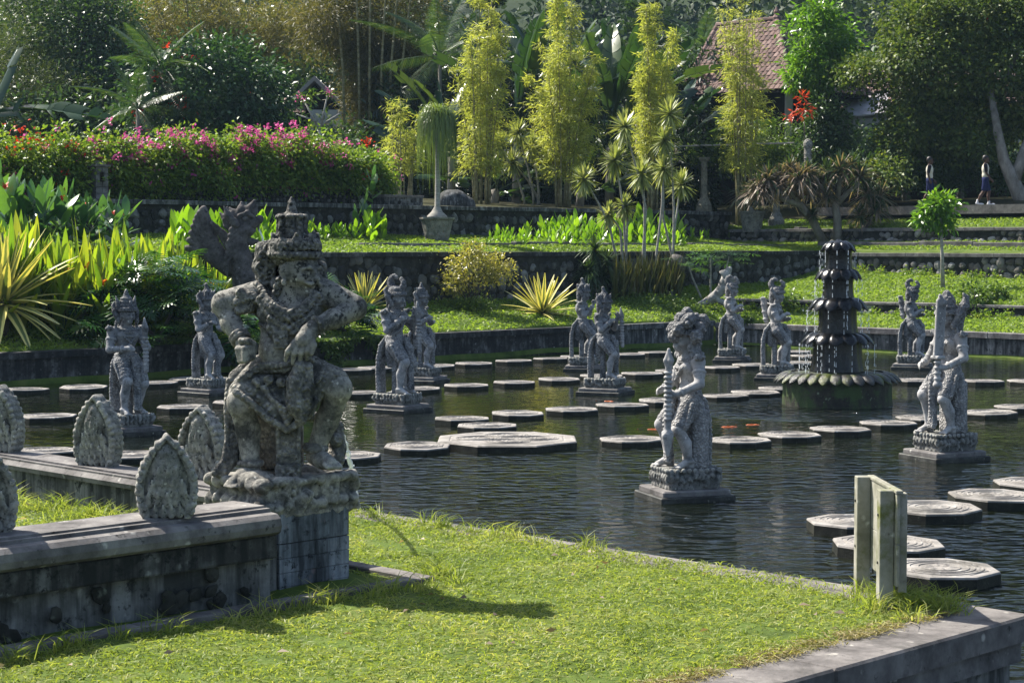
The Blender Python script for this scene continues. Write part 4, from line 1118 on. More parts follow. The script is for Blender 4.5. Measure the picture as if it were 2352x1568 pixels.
# ---------------------------------------------------------------- the seated guardian
def dia(s, amp, fr):                                   # shallow regular chiselling over a carved part
    X = s.ax[0][:, None, None]; Y = s.ax[1][None, :, None]; Z = s.ax[2][None, None, :]
    s.F -= (amp * np.sin(X * fr + .3 * np.sin(Z * 40)) * np.sin(Z * fr * .9) * np.cos(Y * fr * .35)).astype(np.float32)
def guardian():
    base = np.array((-1.56, 12.45)); z0 = 1.315
    gx = (652 - 1176) / FPX * 12.45
    g = empty('guardian_statue', (gx, 12.45, z0), 0); T(g, 'huge crouching stone guardian with pointed crown and elbows out, in the left foreground', 'statue')
    mt = M['hero']; mc = M['hero_carved']; K = 1 / 551.0
    def P(rx, ry, y=0.0): return np.array(((rx - 370) * K, y, (1010 - ry) * K))
    lo, hi, vx = (-.62, -.52, -.12), (.64, .42, 1.80), .0098
    b = Sdf(lo, hi, vx)
    # torso
    b.ell(P(400, 470, .0), (.225, .165, .20), None, .05).ell(P(375, 590, -.03), (.178, .155, .19), None, .07).ell(P(372, 680, .0), (.20, .17, .13), None, .07)
    b.ell(P(335, 450, -.11), (.105, .07, .085), None, .05).ell(P(440, 450, -.11), (.10, .07, .085), None, .05)
    b.ell(P(372, 600, -.13), (.12, .075, .11), None, .05)
    b.ell(P(268, 398, .01), (.105, .105, .085), None, .04).ell(P(520, 378, .01), (.09, .10, .085), None, .04)
    b.cone(P(405, 440, .0), P(412, 370, -.03), .13, .11, .04)
    # head turned to the viewer's right
    hc = P(428, 300, -.05); face(b, hc, (.84, -.54, -.10), (.04, 0, 1), .335)
    f = unit(np.array((.84, -.54, -.10))); l = np.cross((0, 0, 1), f)
    for sg in (-1, 1):                                 # moustache and brow ridge
        b.chain([hc + f * .150 - np.array((0, 0, .050)), hc + f * .140 + l * .05 * sg - np.array((0, 0, .062)), hc + f * .105 + l * .085 * sg - np.array((0, 0, .05))], [.013, .014, .007], .006)
    # arms akimbo
    b.chain([P(262, 392, .0), P(150, 418, .0)], [.105, .092], .03); b.ell(P(150, 420, .01), (.075, .075, .075), None, .03)
    b.chain([P(148, 425, .0), P(180, 490, -.07), P(222, 548, -.15)], [.072, .070, .050], .02)
    b.chain([P(522, 378, .0), P(635, 428, -.02)], [.095, .080], .03); b.ell(P(640, 436, -.03), (.065, .07, .06), None, .03)
    b.chain([P(636, 440, -.03), P(560, 470, -.16), P(492, 500, -.25)], [.068, .066, .048], .02)
    # right hand: a fist resting on the hip, thumb across the fingers
    fc = P(245, 578, -.19); b.ell(fc, (.075, .062, .072), None, .02)
    for i in range(4):
        a = fc + np.array((-.055 + .005 * i, -.035 + .004 * i, -.030 - .027 * i + .03)); m_ = fc + np.array((.0, -.085, -.020 - .026 * i + .025)); e = fc + np.array((.055, -.062, -.012 - .024 * i + .025))
        b.chain([a, m_, e], [.021, .021, .018], .006)
    b.chain([fc + np.array((-.03, -.05, .055)), fc + np.array((.02, -.075, .055)), fc + np.array((.06, -.06, .035))], [.022, .022, .018], .008)
    # left hand: hanging from the wrist, fingers drooping
    w = P(492, 500, -.25); kn = P(458, 545, -.30); b.ell((w + kn) / 2, (.062, .040, .062), (0, .6, 0), .02); b.cone(w, kn, .050, .055, .015)
    for i, (dx, L) in enumerate(((-.052, .85), (-.020, 1.0), (.012, .98), (.042, .80))):
        a = kn + np.array((dx + .005, -.012, -.008)); m_ = a + np.array((dx * .35 - .03, -.02, -.075 * L)); e = m_ + np.array((-.012 + dx * .15, .035, -.068 * L))
        b.chain([a, m_, e], [.0215, .0195, .0145], .005)
    b.chain([kn + np.array((.05, .0, .03)), kn + np.array((.075, -.02, -.03)), kn + np.array((.06, -.03, -.085))], [.024, .021, .016], .008)
    # legs
    b.chain([P(305, 690, .0), P(228, 768, -.22)], [.128, .098], .035); b.ell(P(226, 782, -.24), (.085, .075, .085), None, .03)
    b.chain([P(228, 790, -.22), P(245, 880, -.15), P(256, 1010, -.18)], [.080, .082, .058], .025)
    b.chain([P(450, 690, .0), P(575, 725, -.14)], [.135, .10], .04); b.ell(P(582, 728, -.15), (.07, .08, .08), None, .03)
    b.chain([P(580, 735, -.14), P(530, 850, -.05), P(485, 968, -.06)], [.080, .080, .056], .025)
    # feet with toes
    def foot(heel, toe, s=1.0):
        heel, toe = np.array(heel), np.array(toe); d = unit(toe - heel); sd = np.cross(d, (0, 0, 1))
        b.chain([heel, (heel + toe) / 2, toe], [.058 * s, .058 * s, .045 * s], .02)
        for i in range(5):
            a = toe + sd * (-.046 + .023 * i) * s; e = a + d * (.055 - .007 * abs(i - 1)) * s + np.array((0, 0, -.012)); b.cone(a, e, .019 * s, .017 * s, .005)
    foot(P(262, 1030, -.16), P(208, 1062, -.34)); foot(P(485, 985, -.05), P(552, 1002, -.20))
    link('body', b.mesh('body', mt), g)
    # ---- crown
    h = Sdf((-.36, -.36, 1.05), (.40, .32, 1.80), vx)
    cx = P(405, 240, .0); cx[1] = .0
    h.ell(P(412, 235, -.02), (.165, .17, .10), None, .03)
    hx, hy = P(415, 0)[0], -.03
    ring = lambda r, z, n=25, tl=0: [(hx + r * math.cos(t), hy + r * math.sin(t), z + tl * math.cos(t + .9)) for t in np.linspace(0, 2 * math.pi, n)]
    zb = (1010 - 232) * K
    h.chain(ring(.165, zb, 25, -.01), .026, .01); beads(h, ring(.168, zb + .038), .017, 36); h.chain(ring(.158, zb + .065), .022, .01); beads(h, ring(.156, zb + .090), .014, 38)
    for t in np.linspace(0, 2 * math.pi, 10)[:-1]: h.cone((hx + .13 * math.cos(t), hy + .13 * math.sin(t), zb + .07), (hx + .155 * math.cos(t), hy + .155 * math.sin(t), zb + .135), .040, .012, .012)
    fx = P(402, 0)[0]
    for i, t in enumerate(np.linspace(0, 2 * math.pi, 9)[:-1]):                          # fluted drum of the crown
        h.chain([(fx + .078 * math.cos(t), .078 * math.sin(t) - .02, zb + .08), (fx + .074 * math.cos(t), .074 * math.sin(t) - .02, zb + .245)], [.034, .028], .005)
        h.ell((fx + .080 * math.cos(t), .080 * math.sin(t) - .02, zb + .25), (.033, .033, .018), None, .006)
    h.cone((fx, -.02, zb + .05), (fx, -.02, zb + .24), .07, .06, .02)
    h.chain([(fx, -.02, zb + .22), (fx, -.02, zb + .29), (fx, -.02, zb + .34), (fx, -.02, zb + .385)], [.032, .035, .026, .006], .003)
    h.cone(P(478, 210, -.04), P(484, 150, -.03), .04, .012, .015)
    # curled hair and wing ornament behind the ear
    h.chain([P(330, 360, .03), P(300, 340, .06), P(285, 280, .07), P(292, 215, .06), P(318, 195, .05)], [.045, .06, .065, .055, .03], .02)
    for q in ((300, 240), (288, 285), (300, 325), (320, 215), (325, 260), (318, 300)): h.tor(P(*q, -.02), (.2, -1, .1), .032, .015, .006); h.ell(P(*q, -.02), (.014, .02, .014), None, .005)
    h.ell(P(345, 345, -.03), (.045, .045, .05), None, .015); beads(h, [P(360, 330, -.10), P(352, 365, -.11), P(345, 395, -.10)], .032, 4)
    h.ell(P(375, 300, .11), (.15, .09, .17), None, .04, amp=.014, fr=60)
    h.chain([P(480, 360, .08), P(500, 330, .09), P(505, 280, .09)], [.04, .05, .04], .02)
    dia(h, .004, 130); link('crown', h.mesh('crown', mc), g)
    # ---- jewellery
    j = Sdf(lo, hi, vx)
    beads(j, [P(300, 392, -.135), P(345, 440, -.200), P(400, 470, -.220), P(455, 440, -.200), P(505, 385, -.135)], .030, 17)
    beads(j, [P(285, 400, -.125), P(335, 465, -.200), P(400, 505, -.220), P(470, 465, -.195), P(515, 400, -.125)], .024, 22)
    j.chain([P(310, 385, -.135), P(350, 425, -.200), P(402, 448, -.215), P(450, 425, -.195), P(495, 378, -.135)], .022, .01)
    JEW = []
    def jew(nm, pts):
        q = np.array(pts); JEW.append((nm, Sdf(q.min(0) - .13, q.max(0) + .13, vx))); return JEW[-1][1]
    k = jew('armlet', [P(270, 340, -.02), P(215, 440, -.09)])
    k.chain([P(280, 352, -.02), P(296, 380, -.06), P(296, 430, -.07), P(280, 450, -.03)], .034, .01); beads(k, [P(272, 342, -.05), P(304, 375, -.11), P(303, 430, -.12), P(284, 460, -.07)], .024, 12)
    for q in ((215, 375), (228, 400), (205, 410), (232, 435), (210, 440), (250, 395), (250, 430)): k.ell(P(*q, -.09), (.035, .03, .035), None, .012)
    k.chain([P(228, 385, -.06), P(262, 395, -.08)], .05, .02)
    ax = P(222, 548, -.15) - P(180, 490, -.07); k = jew('bracelet', [P(212, 533, -.13)])
    for o in (0, .03): k.tor(P(212, 533, -.13) + unit(ax) * o, ax, .058, .016, .006)
    ax = P(492, 500, -.25) - P(560, 470, -.16); k = jew('bracelet', [P(505, 493, -.24)]); k.tor(P(505, 493, -.24), ax, .055, .016, .006); k.tor(P(512, 490, -.235), ax, .052, .012, .006)
    k = jew('anklet', [P(256, 1000, -.18)]); k.tor(P(256, 1000, -.18), (0, 0, 1), .072, .022, .008)
    k = jew('anklet', [P(486, 950, -.06)]); k.tor(P(485, 955, -.06), (0, 0, 1), .070, .022, .008); k.tor(P(487, 940, -.055), (0, 0, 1), .066, .014, .006)
    for nm, k in JEW: link(nm, k.mesh(nm, mc), g)
    j.box(P(350, 500, -.200), (.055, .018, .07), (.1, .1, 0), .01, .01); j.box(P(372, 545, -.220), (.05, .02, .06), None, .01, .012)
    beads(j, [P(292, 490, -.09), P(330, 500, -.205), P(420, 520, -.215), P(480, 480, -.185)], .022, 20)
    dia(j, .005, 120); link('necklace', j.mesh('necklace', mc), g)
    # ---- sarong draped over the thighs, sash and apron
    s = Sdf(lo, hi, vx)
    s.ell(P(372, 660, -.01), (.205, .18, .11), None, .04)
    s.chain([P(300, 680, -.02), P(236, 745, -.19)], [.142, .110], .04); s.chain([P(450, 680, -.02), P(560, 705, -.12)], [.142, .106], .04)
    s.chain([P(300, 730, -.18), P(345, 800, -.22), P(402, 855, -.23)], [.08, .075, .045], .05)                       # swag with pointed tip
    s.chain([P(500, 720, -.16), P(450, 800, -.22), P(405, 855, -.23)], [.08, .07, .045], .05)
    s.ell(P(395, 770, -.18), (.13, .07, .14), None, .05)
    for i in range(5): s.chain([P(285 + 10 * i, 690 + 14 * i, -.225 - .01 * i), P(345 + 8 * i, 760 + 10 * i, -.295), P(400, 800 + 13 * i, -.305), P(450 - 6 * i, 760 + 10 * i, -.295), P(520 - 14 * i, 680 + 15 * i, -.235)], .016, .005)
    beads(s, [P(215, 735, -.31), P(270, 770, -.325), P(330, 830, -.315), P(400, 872, -.295), P(455, 835, -.30), P(500, 770, -.265)], .026, 24)
    beads(s, [P(228, 690, -.24), P(300, 640, -.215), P(380, 640, -.225), P(470, 610, -.2)], .027, 17)
    s.chain([P(240, 690, -.17), P(300, 655, -.19), P(380, 655, -.20), P(480, 625, -.17)], .026, .012)
    for q in ((285, 700), (330, 690), (375, 700), (270, 730), (318, 725), (420, 690), (300, 760)): s.ell(P(*q, -.26), (.032, .03, .032), None, .01, amp=.008, fr=80)
    s.chain([P(448, 640, -.30), P(430, 700, -.325), P(432, 780, -.335), P(455, 838, -.32)], [.045, .055, .06, .03], .02)  # sash under the hand
    s.chain([P(478, 640, -.29), P(478, 720, -.31), P(468, 800, -.31)], [.03, .04, .03], .015)
    s.box(P(398, 960, -.20), (.078, .03, .18), (0, .0, 0), .01, .02)                   # apron
    s.box(P(398, 975, -.225), (.055, .018, .05), None, .006, .006); s.box(P(398, 1040, -.24), (.085, .035, .07), None, .015, .015)
    for q in ((-.05, 0), (.05, 0), (0, -.03), (-.03, .03), (.03, .03)): s.ell(P(398, 1040, -.275) + np.array((q[0], 0, q[1])), (.02, .015, .02), None, .006)
    for sg in (-1, 1): s.cone(P(398, 880, -.225) + np.array((.07 * sg, 0, 0)), P(398, 1015, -.225) + np.array((.07 * sg, 0, 0)), .014, .014, .004)
    dia(s, .0035, 105); link('sarong', s.mesh('sarong', mc), g)
    # ---- side cloths
    c = Sdf(lo, hi, vx)
    c.chain([P(240, 640, -.05), P(196, 690, -.06), P(186, 780, -.10), P(190, 900, -.12), P(180, 985, -.16), P(150, 1035, -.20)], [.04, .05, .05, .05, .055, .045], .02)
    beads(c, [P(172, 700, -.10), P(166, 800, -.14), P(172, 910, -.16), P(160, 990, -.20), P(128, 1035, -.24)], .024, 22)
    c.chain([P(560, 880, .06), P(565, 960, .05), P(560, 1000, .02)], [.05, .055, .06], .03)
    c.ell(P(560, 925, .0), (.05, .06, .05), None, .02)
    c.box(P(340, 900, .09), (.17, .06, .26), None, .04, .05)                            # stone left standing behind the legs
    link('hanging_cloth', c.mesh('hanging_cloth', mc), g)
    # ---- carved rock seat, turned with the pedestal
    q = Sdf((-.62, -.62, -.46), (.62, .62, .10), .013)
    rz = R(45)
    q.box((-.02, .0, -.21), (.40, .30, .145), (0, 0, rz), .05, .03)
    q.box((-.02, .0, -.295), (.425, .325, .030), (0, 0, rz), .01, .02)
    e1, e2 = np.array((math.cos(rz), math.sin(rz), 0)), np.array((math.sin(rz), -math.cos(rz), 0))
    def S(a, b_, z): return np.array((-.02, 0, z)) + e1 * a + e2 * b_
    for a in (-.22, .10): q.tor(S(a + .06, .31, -.16), e2, .052, .026, .012); q.ell(S(a + .06, .305, -.16), (.03, .03, .03), None, .01)
    for i in range(9): q.ell(S(-.36 + .09 * i, .31, -.245), (.04, .045, .035), None, .02); q.ell(S(-.36 + .09 * i, .30, -.09), (.05, .05, .035), None, .02)
    for i in range(7): q.ell(S(-.40, -.26 + .09 * i, -.23), (.045, .045, .045), None, .02); q.ell(S(-.40, -.26 + .09 * i, -.10), (.05, .05, .045), None, .02); q.ell(S(.40, -.26 + .09 * i, -.15), (.045, .045, .06), None, .02)
    q.ell(S(-.06, .32, -.19), (.06, .06, .05), None, .02); q.ell(S(-.30, .10, -.07), (.13, .12, .05), None, .03); q.ell(S(.22, .05, -.07), (.13, .15, .05), None, .03)
    q.rough(.012, 30, 2); q.rough(.006, 62, 5)
    link('carved_rock_seat', q.mesh('carved_rock_seat', mt), g)
    # ---- water jet behind the right foot
    tip = np.array((-1.20, 13.3, 1.60))
    # ---- block pedestal (a thing of its own: the statue stands on it)
    pd = empty('pedestal', (*cd(13.56, 10.5)[:2], GZ), R(45)); T(pd, 'blue grey block pedestal under the crouching guardian statue', 'pedestal')
    L, H2 = .60, .50
    MB().box((.008, .012, -.15), (L - .008, .62, H2)).build('core', M['mortar'], pd)
    MB().box((0, 0, .325), (L, .626, H2 + .02), bev=.006).build('plaster_band', M['block'], pd)
    z = -.06
    for row in range(4):
        x = 0.0; hh = .094; first = True
        while x < L - .02:
            w_ = (.21 if row % 2 == 0 else .105) if first else .205
            w_ = min(w_, L - x); w_ = w_ if L - x - w_ > .03 else L - x
            MB().box((x + .0015, RNG.uniform(-.003, .004), z), (x + w_ - .0015, .10, z + hh - .003), bev=.003).build('block', M['block'], pd)
            x += w_; first = False
        MB().box((L - .10, .103, z), (L + .001, .62, z + hh - .003), bev=.003).build('block', M['block'], pd)
        z += hh + .0015
    return g
guardian()
# water jet from the spout behind the guardian, falling into the pond
def jet():
    A = at_Y(766, 962, 13.9); B = at_d(836, 1195, 15.1); B[2] = 0; zl = at_d(834, 1185, 15.1)[2]
    m = MB(); n = 40; pts = []; rad = []
    for i in range(n + 1):
        t = i / n
        q = A + (np.array([B[0] - A[0], B[1] - A[1], 0])) * t; q[2] = A[2] - A[2] * (t * .30 + .70 * t * t)
        q[0] += .004 * math.sin(i * 1.9); pts.append(q); rad.append(.017 + .004 * math.sin(i * 2.3) + .003 * RNG.random())
    m.tube(pts, rad, 7)
    for i in range(60):
        t = RNG.uniform(.25, 1); q = np.array(pts[int(t * n)]) + RNG.normal(size=3) * .02 * t; s_ = RNG.uniform(.004, .009)
        m.tube([q, q - np.array((0, 0, s_ * 3))], [s_, s_ * .6], 5)
    o = m.build('water_jet', M['falling'], None, smooth=True)
    T(o, 'thin jet of water arcing down from behind the guardian statue into the pond', 'water jet')
    sp = MB().tube([A + np.array((-.22, -.1, .03)), A + np.array((-.05, -.02, .02)), A + np.array((.03, .01, -.005))], [.04, .034, .03], 10)
    o = sp.build('water_spout', M['plinth_dark'], None, smooth=True); T(o, 'dark stone spout behind the right knee of the guardian statue', 'spout')
jet()

# ---------------------------------------------------------------- carved lotus stones on the low walls
def lotus(seed, mat=None):
    """pointed leaf-shaped slab: curled rim, lotus bud with dotted seed head, rows of open petals"""
    s = Sdf((-.26, -.13, -.02), (.26, .13, .58), .0088); rg = np.random.default_rng(seed)
    zs = np.array([-.02, .0, .04, .10, .18, .26, .34, .41, .47, .515, .535]); hw = np.array([.15, .155, .172, .19, .20, .192, .165, .122, .070, .024, .0])
    ph = rg.uniform(0, 6)
    def slab(X, Y, Z):
        w = np.interp(Z, zs, hw) + .009 * np.abs(np.sin(Z * 62 + ph)) - .004
        dx = (np.abs(X) - w) * .86; e = np.clip((np.interp(Z, zs, hw) - np.abs(X)) / .05, 0, 1)
        t = .050 + .018 * np.sin(np.pi * e) * (.65 + .35 * np.sin(Z * 62 + ph)) - .016 * (e >= 1)
        dz = np.maximum(Z - .535, -Z)
        return np.maximum(np.maximum(dx, np.abs(Y) - t), dz * .9)
    s.put((-.24, -.09, 0), (.24, .09, .55), slab, .004)
    for sg in (-1, 1):                                 # curls along the rim
        for k in range(11):
            z = .05 + .042 * k; w = float(np.interp(z, zs, hw)) - .012
            for sy in (-1, 1): s.ell((sg * w, sy * .050, z), (.024, .016, .020), (0, -.5 * sg, 0), .008); s.tor((sg * (w - .004), sy * .064, z - .006), (0, 1, 0), .011, .005, .003)
    for sy in (-1, 1):
        s.ell((0, sy * .030, .305), (.098, .050, .165), None, .008)
        s.cone((0, sy * .03, .42), (0, sy * .02, .49), .045, .012, .02)
        for row in range(11):                          # dotted seed head
            z = .31 + .0165 * row; w = .082 * math.sqrt(max(0, 1 - ((z - .30) / .20) ** 2)); n = max(1, int(w * 2 / .0165))
            for c in range(n):
                x = (c - (n - 1) / 2 + .5 * (row % 2)) * .0165; y = .030 + .050 * math.sqrt(max(0, 1 - (x / .098) ** 2 - ((z - .305) / .165) ** 2)); s.ell((x, sy * y, z), (.0062, .006, .0062), None, .002)
        for (nn, w, z0, h, yy) in ((3, .085, .215, .11, .062), (4, .125, .15, .10, .058), (5, .15, .085, .085, .055), (6, .16, .015, .075, .052)):   # petals, flat with a pointed lip
            for c in range(nn):
                x = (c - (nn - 1) / 2) * (2 * w / nn); pw = w / nn * 1.12
                s.ell((x, sy * (yy - abs(x) * .10), z0 + h * .42), (pw, .018, h * .55), (0, 0, 0), .004)
                s.cone((x, sy * (yy + .012 - abs(x) * .1), z0 + h * .75), (x * 1.05, sy * (yy + .022 - abs(x) * .1), z0 + h * 1.06), pw * .45, .006, .006)
    s.rough(.0025, 70, seed); s.rough(.004, 23, seed + 3)
    return s.mesh('carved_lotus', mat or M['antefix'])
LOT = [lotus(k) for k in (1, 5, 8, 11, 14)]
def put_lotus(px, ybot, ytop, z, rz, label, k):
    p = at_z(px, ybot, z); h = (ybot - ytop) * p[1] / FPX / .53
    o = link('carved_lotus_stone', LOT[k], None, (p[0], p[1], z - .012), (0, 0, rz), (h * .94, h, h)); T(o, label, 'carved stone', 'carved lotus stones along the low walls')
put_lotus(384, 1186, 991, GZ + .612, R(12), 'largest dark grey lotus stone standing on the front low wall', 0)
put_lotus(-38, 1222, 1010, GZ + .612, R(25), 'lotus stone on the front wall almost cut off by the left edge', 1)
put_lotus(466, 1098, 926, GZ + .50, R(-28), 'pale lotus stone on the rear wall, closest to the guardian rock seat', 2)
put_lotus(226, 1068, 902, GZ + .50, R(-28), 'pale lotus stone on the rear wall below the club bearing statue', 3)
put_lotus(5, 1036, 880, GZ + .50, R(-28), 'pale lotus stone on the rear wall cut by the left photo edge', 4)

# ---------------------------------------------------------------- wooden sign
def sign():
    s = empty('wooden_sign', (2.33, 11.8, GZ), 0); T(s, 'weathered greenish wooden sign board between posts at the pond corner', 'sign')
    a = math.atan2(-.63, .02)                           # the board runs towards the viewer
    ex = np.array((.02, -.63)); ex = ex / np.linalg.norm(ex); rz = math.atan2(ex[1], ex[0])
    r = empty('x', (0, 0, 0)); bpy.data.objects.remove(r)
    Mx = Matrix.Rotation(rz, 4, 'Z')
    def bx(name, lo, hi, bev=.004): MB().box(lo, hi, Mx, bev).build(name, M['wood'], s)
    # local x along the board (towards viewer), local y to the right of the picture
    bx('post', (-.375, -.045, -.3), (-.285, .045, .762)); bx('post', (.275, -.045, -.3), (.365, .045, .758))
    bx('plank', (-.36, .047, .43), (.42, .068, .745)); bx('plank', (-.36, .047, .165), (.42, .068, .426))
    bx('cap_rail', (-.375, .04, .748), (.43, .085, .766))
    bx('batten', (.30, .070, .12), (.375, .125, .742)); bx('batten', (-.35, .070, .12), (-.275, .125, .742))
    for z in (.60, .30):
        for x in (-.33, .32):
            MB().tube([(Mx @ Vector((x, -.052, z)))[:], (Mx @ Vector((x, -.040, z)))[:]], .009, 8).build('bolt', M['rubble_dark'], s)
sign()

# ---------------------------------------------------------------- koi
km = plain_mat('koi_orange', [(.30, .06, .015), (.45, .12, .03)], 9, .3, .5, .1, .002)
def koi(px, py, rz, L, label):
    p = at_z(px, py, .0); k = empty('koi', (p[0], p[1], -.020), rz); T(k, label, 'fish', 'orange koi in the pond')
    s = Sdf((-.5, -.12, -.12), (.5, .12, .12), .012)
    s.chain([(-.34, 0, 0), (-.1, 0, 0), (.12, 0, 0), (.36, 0, 0)], [.012, .048, .052, .022], .03)
    link('body', s.mesh('body', km), k, sc=L)
    MB().add([(-.33, 0, .0), (-.48, 0, .07), (-.44, 0, 0), (-.48, 0, -.07), (-.33, .008, 0), (-.44, .008, 0)], [(0, 1, 2), (0, 2, 3), (4, 2, 1), (4, 3, 2)]).build('tail_fin', km, k).scale = (L,) * 3
    MB().add([(-.08, -.003, .04), (.1, -.003, .045), (.0, -.003, .075), (-.08, .003, .04), (.1, .003, .045), (.0, .003, .075)], [(0, 1, 2), (5, 4, 3), (0, 2, 5, 3), (1, 4, 5, 2)]).build('dorsal_fin', km, k).scale = (L,) * 3
koi(1498, 985, .15, .5, 'orange koi swimming just left of the many headed statue')
koi(1672, 980, .18, .6, 'orange koi swimming right of the many headed statue, the left of two')
koi(1726, 975, .12, .55, 'orange koi nearest the fountain, right of the many headed statue')
koi(1397, 921, -.3, .5, 'orange koi below the figure with raised hand')
# ================================================================ plants
def at_ground(px, py, y0=36.0, y1=110.0):
    d = ray(px, py); Y = np.linspace(y0, y1, 900); X = d[0] * Y / d[1]; Zr = CAMZ + d[2] * Y / d[1]
    G = ground(X, Y); i = np.argmax(Zr <= G)
    return np.array([X[i], Y[i], G[i]])
G1 = lambda x, y: float(ground(x, y))
L = {}
L['grass'] = leaf_mat('grass_blades', [(.085, .135, .022), (.175, .235, .045), (.285, .325, .09), (.46, .41, .22)], .5, .5, .25, 1.1, vary=.42)
L['straw'] = leaf_mat('dry_grass_blades', [(.10, .12, .03), (.26, .22, .10), (.42, .35, .20)], .3, .6, .2, 2)
L['grass_far'] = leaf_mat('lawn_blades', [(.085, .155, .022), (.165, .25, .04), (.255, .33, .07)], .5, .5, .25, .35, vary=.45)
L['bamboo'] = leaf_mat('yellow_bamboo_leaves', [(.19, .235, .045), (.35, .385, .09), (.50, .50, .17)], .5, .5, .25, .6)
L['bamboo_old'] = leaf_mat('brown_bamboo_leaves', [(.04, .05, .016), (.09, .088, .028), (.19, .15, .06)], .38, .5, .25, .35, vary=.35)
L['bamboo_gold'] = leaf_mat('golden_bamboo_leaves', [(.085, .095, .025), (.165, .155, .045), (.27, .225, .085)], .4, .5, .25, .35, vary=.4)
L['dark'] = leaf_mat('dark_leaves', [(.018, .045, .016), (.045, .090, .028), (.085, .14, .038)], .32, .4, .4, .6)
L['mid'] = leaf_mat('green_leaves', [(.04, .085, .018), (.09, .155, .03), (.17, .23, .045)], .4, .4, .4, .7)
L['tree'] = leaf_mat('right_tree_leaves', [(.022, .045, .012), (.055, .095, .022), (.115, .16, .036), (.19, .20, .05)], .36, .5, .25, .8)
L['bright'] = leaf_mat('bright_leaves', [(.045, .12, .012), (.10, .22, .02), (.20, .33, .03)], .45, .35, .5, 1.0)
L['glossy'] = leaf_mat('glossy_leaves', [(.016, .045, .018), (.034, .085, .028), (.075, .145, .034)], .28, .36, .4, .6)
L['feather'] = leaf_mat('feathery_leaves', [(.03, .055, .018), (.07, .10, .03), (.12, .145, .042)], .38, .5, .3, .5)
L['boug'] = leaf_mat('bougainvillea_leaves', [(.05, .115, .018), (.13, .215, .03), (.29, .34, .055)], .45, .45, .3, .9)
L['pink'] = leaf_mat('pink_bracts', [(.42, .05, .20), (.56, .11, .31), (.66, .22, .43)], .4, .5, .2, 2, tcol=(1.1, .8, 1.0))
L['red'] = leaf_mat('red_flowers', [(.50, .03, .012), (.70, .08, .02)], .3, .5, .2, 2, tcol=(1.1, .8, .7))
L['orange'] = leaf_mat('orange_flowers', [(.62, .17, .02), (.78, .30, .05), (.80, .20, .06)], .35, .5, .2, 2, tcol=(1.1, .9, .6))
L['redleaf'] = leaf_mat('croton_leaves', [(.30, .03, .012), (.55, .08, .02), (.10, .02, .015)], .4, .4, .4, 2, tcol=(1.1, .8, .7))
L['shrub'] = leaf_mat('yellow_shrub_leaves', [(.13, .15, .028), (.28, .27, .065), (.46, .39, .13)], .42, .4, .45, 1.8)
L['hill'] = leaf_mat('hill_forest', [(.012, .028, .016), (.028, .052, .022), (.060, .085, .032)], .2, .6, .2, .03, vary=.35)
L['dead'] = leaf_mat('dead_straps', [(.10, .07, .047), (.22, .165, .12), (.42, .35, .28)], .3, .5, .35, 2)
L['strap'] = leaf_mat('green_straps', [(.018, .040, .014), (.04, .075, .022), (.09, .125, .04)], .3, .32, .5, 1)
L['pony'] = leaf_mat('ponytail_straps', [(.06, .105, .022), (.13, .19, .04), (.22, .28, .075)], .4, .38, .45, 1)
L['drac'] = leaf_mat('variegated_straps', [(.10, .14, .035), (.25, .29, .10), (.45, .45, .22)], .35, .35, .5, 2)
L['sans'] = leaf_mat('sansevieria_leaves', [(.020, .035, .012), (.055, .065, .018), (.16, .13, .035)], .2, .3, .5, 2)
L['cannal'] = leaf_obj_mat('canna_leaf', [(.075, .17, .012), (.15, .29, .02), (.25, .40, .03)], .5, .35, .45)
L['helil'] = leaf_obj_mat('heliconia_leaf', [(.065, .15, .017), (.15, .25, .023), (.25, .34, .034), (.36, .37, .04)], .5, .33, .5)
L['bluel'] = leaf_obj_mat('blue_green_leaf', [(.03, .085, .04), (.06, .145, .05), (.12, .24, .05)], .35, .28, .6)
L['monst'] = leaf_obj_mat('split_leaf', [(.012, .045, .014), (.026, .085, .020), (.065, .14, .022)], .28, .22, .75)
L['papl'] = leaf_obj_mat('papaya_leaf', [(.03, .085, .025), (.06, .14, .035), (.11, .20, .045)], .4, .35, .45)
L['banan'] = leaf_obj_mat('banana_leaf', [(.010, .032, .016), (.022, .055, .020), (.045, .085, .026), (.085, .125, .030)], .32, .28, .6, nscale=1.2)
L['agavel'] = leaf_obj_mat('variegated_agave_leaf', [(.075, .115, .035), (.13, .17, .06), (.19, .23, .09)], .22, .38, .45, edge=((.68, .60, .20), .22), nscale=2)
L['frond'] = leaf_mat('palm_frond', [(.022, .055, .022), (.05, .095, .03), (.11, .16, .05)], .35, .32, .55, 1)
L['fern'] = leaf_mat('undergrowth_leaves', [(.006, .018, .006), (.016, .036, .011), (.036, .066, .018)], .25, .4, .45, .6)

pr_leaf = lambda t: np.sin(np.pi * np.clip(.06 + .94 * t, 0, 1)) ** .75
pr_strap = lambda t: np.clip(1.15 - t, 0, 1) ** .45 * np.clip(.35 + 4 * t, 0, 1) * (t < .999) + .02
pr_agave = lambda t: (np.clip(.62 + 1.2 * t, 0, 1) * np.clip(1.02 - t, 0, 1) ** .55) + .005
def proto_leaf(name, mat, Lg, W, droop, seg=6, prof=pr_leaf, fold=.18):
    return ribbons_mesh(name, mat, [(0, 0, 0)], [(1, 0, 0.001)], Lg, W, droop, seg=seg, prof=prof, fold=fold, side=np.array([[0, 1.0, 0]]))
def place_leaf(me, par, c, az, el, roll=0.0, sc=1.0, name='leaf'):
    return link(name, me, par, c, (roll, -el, az), sc)

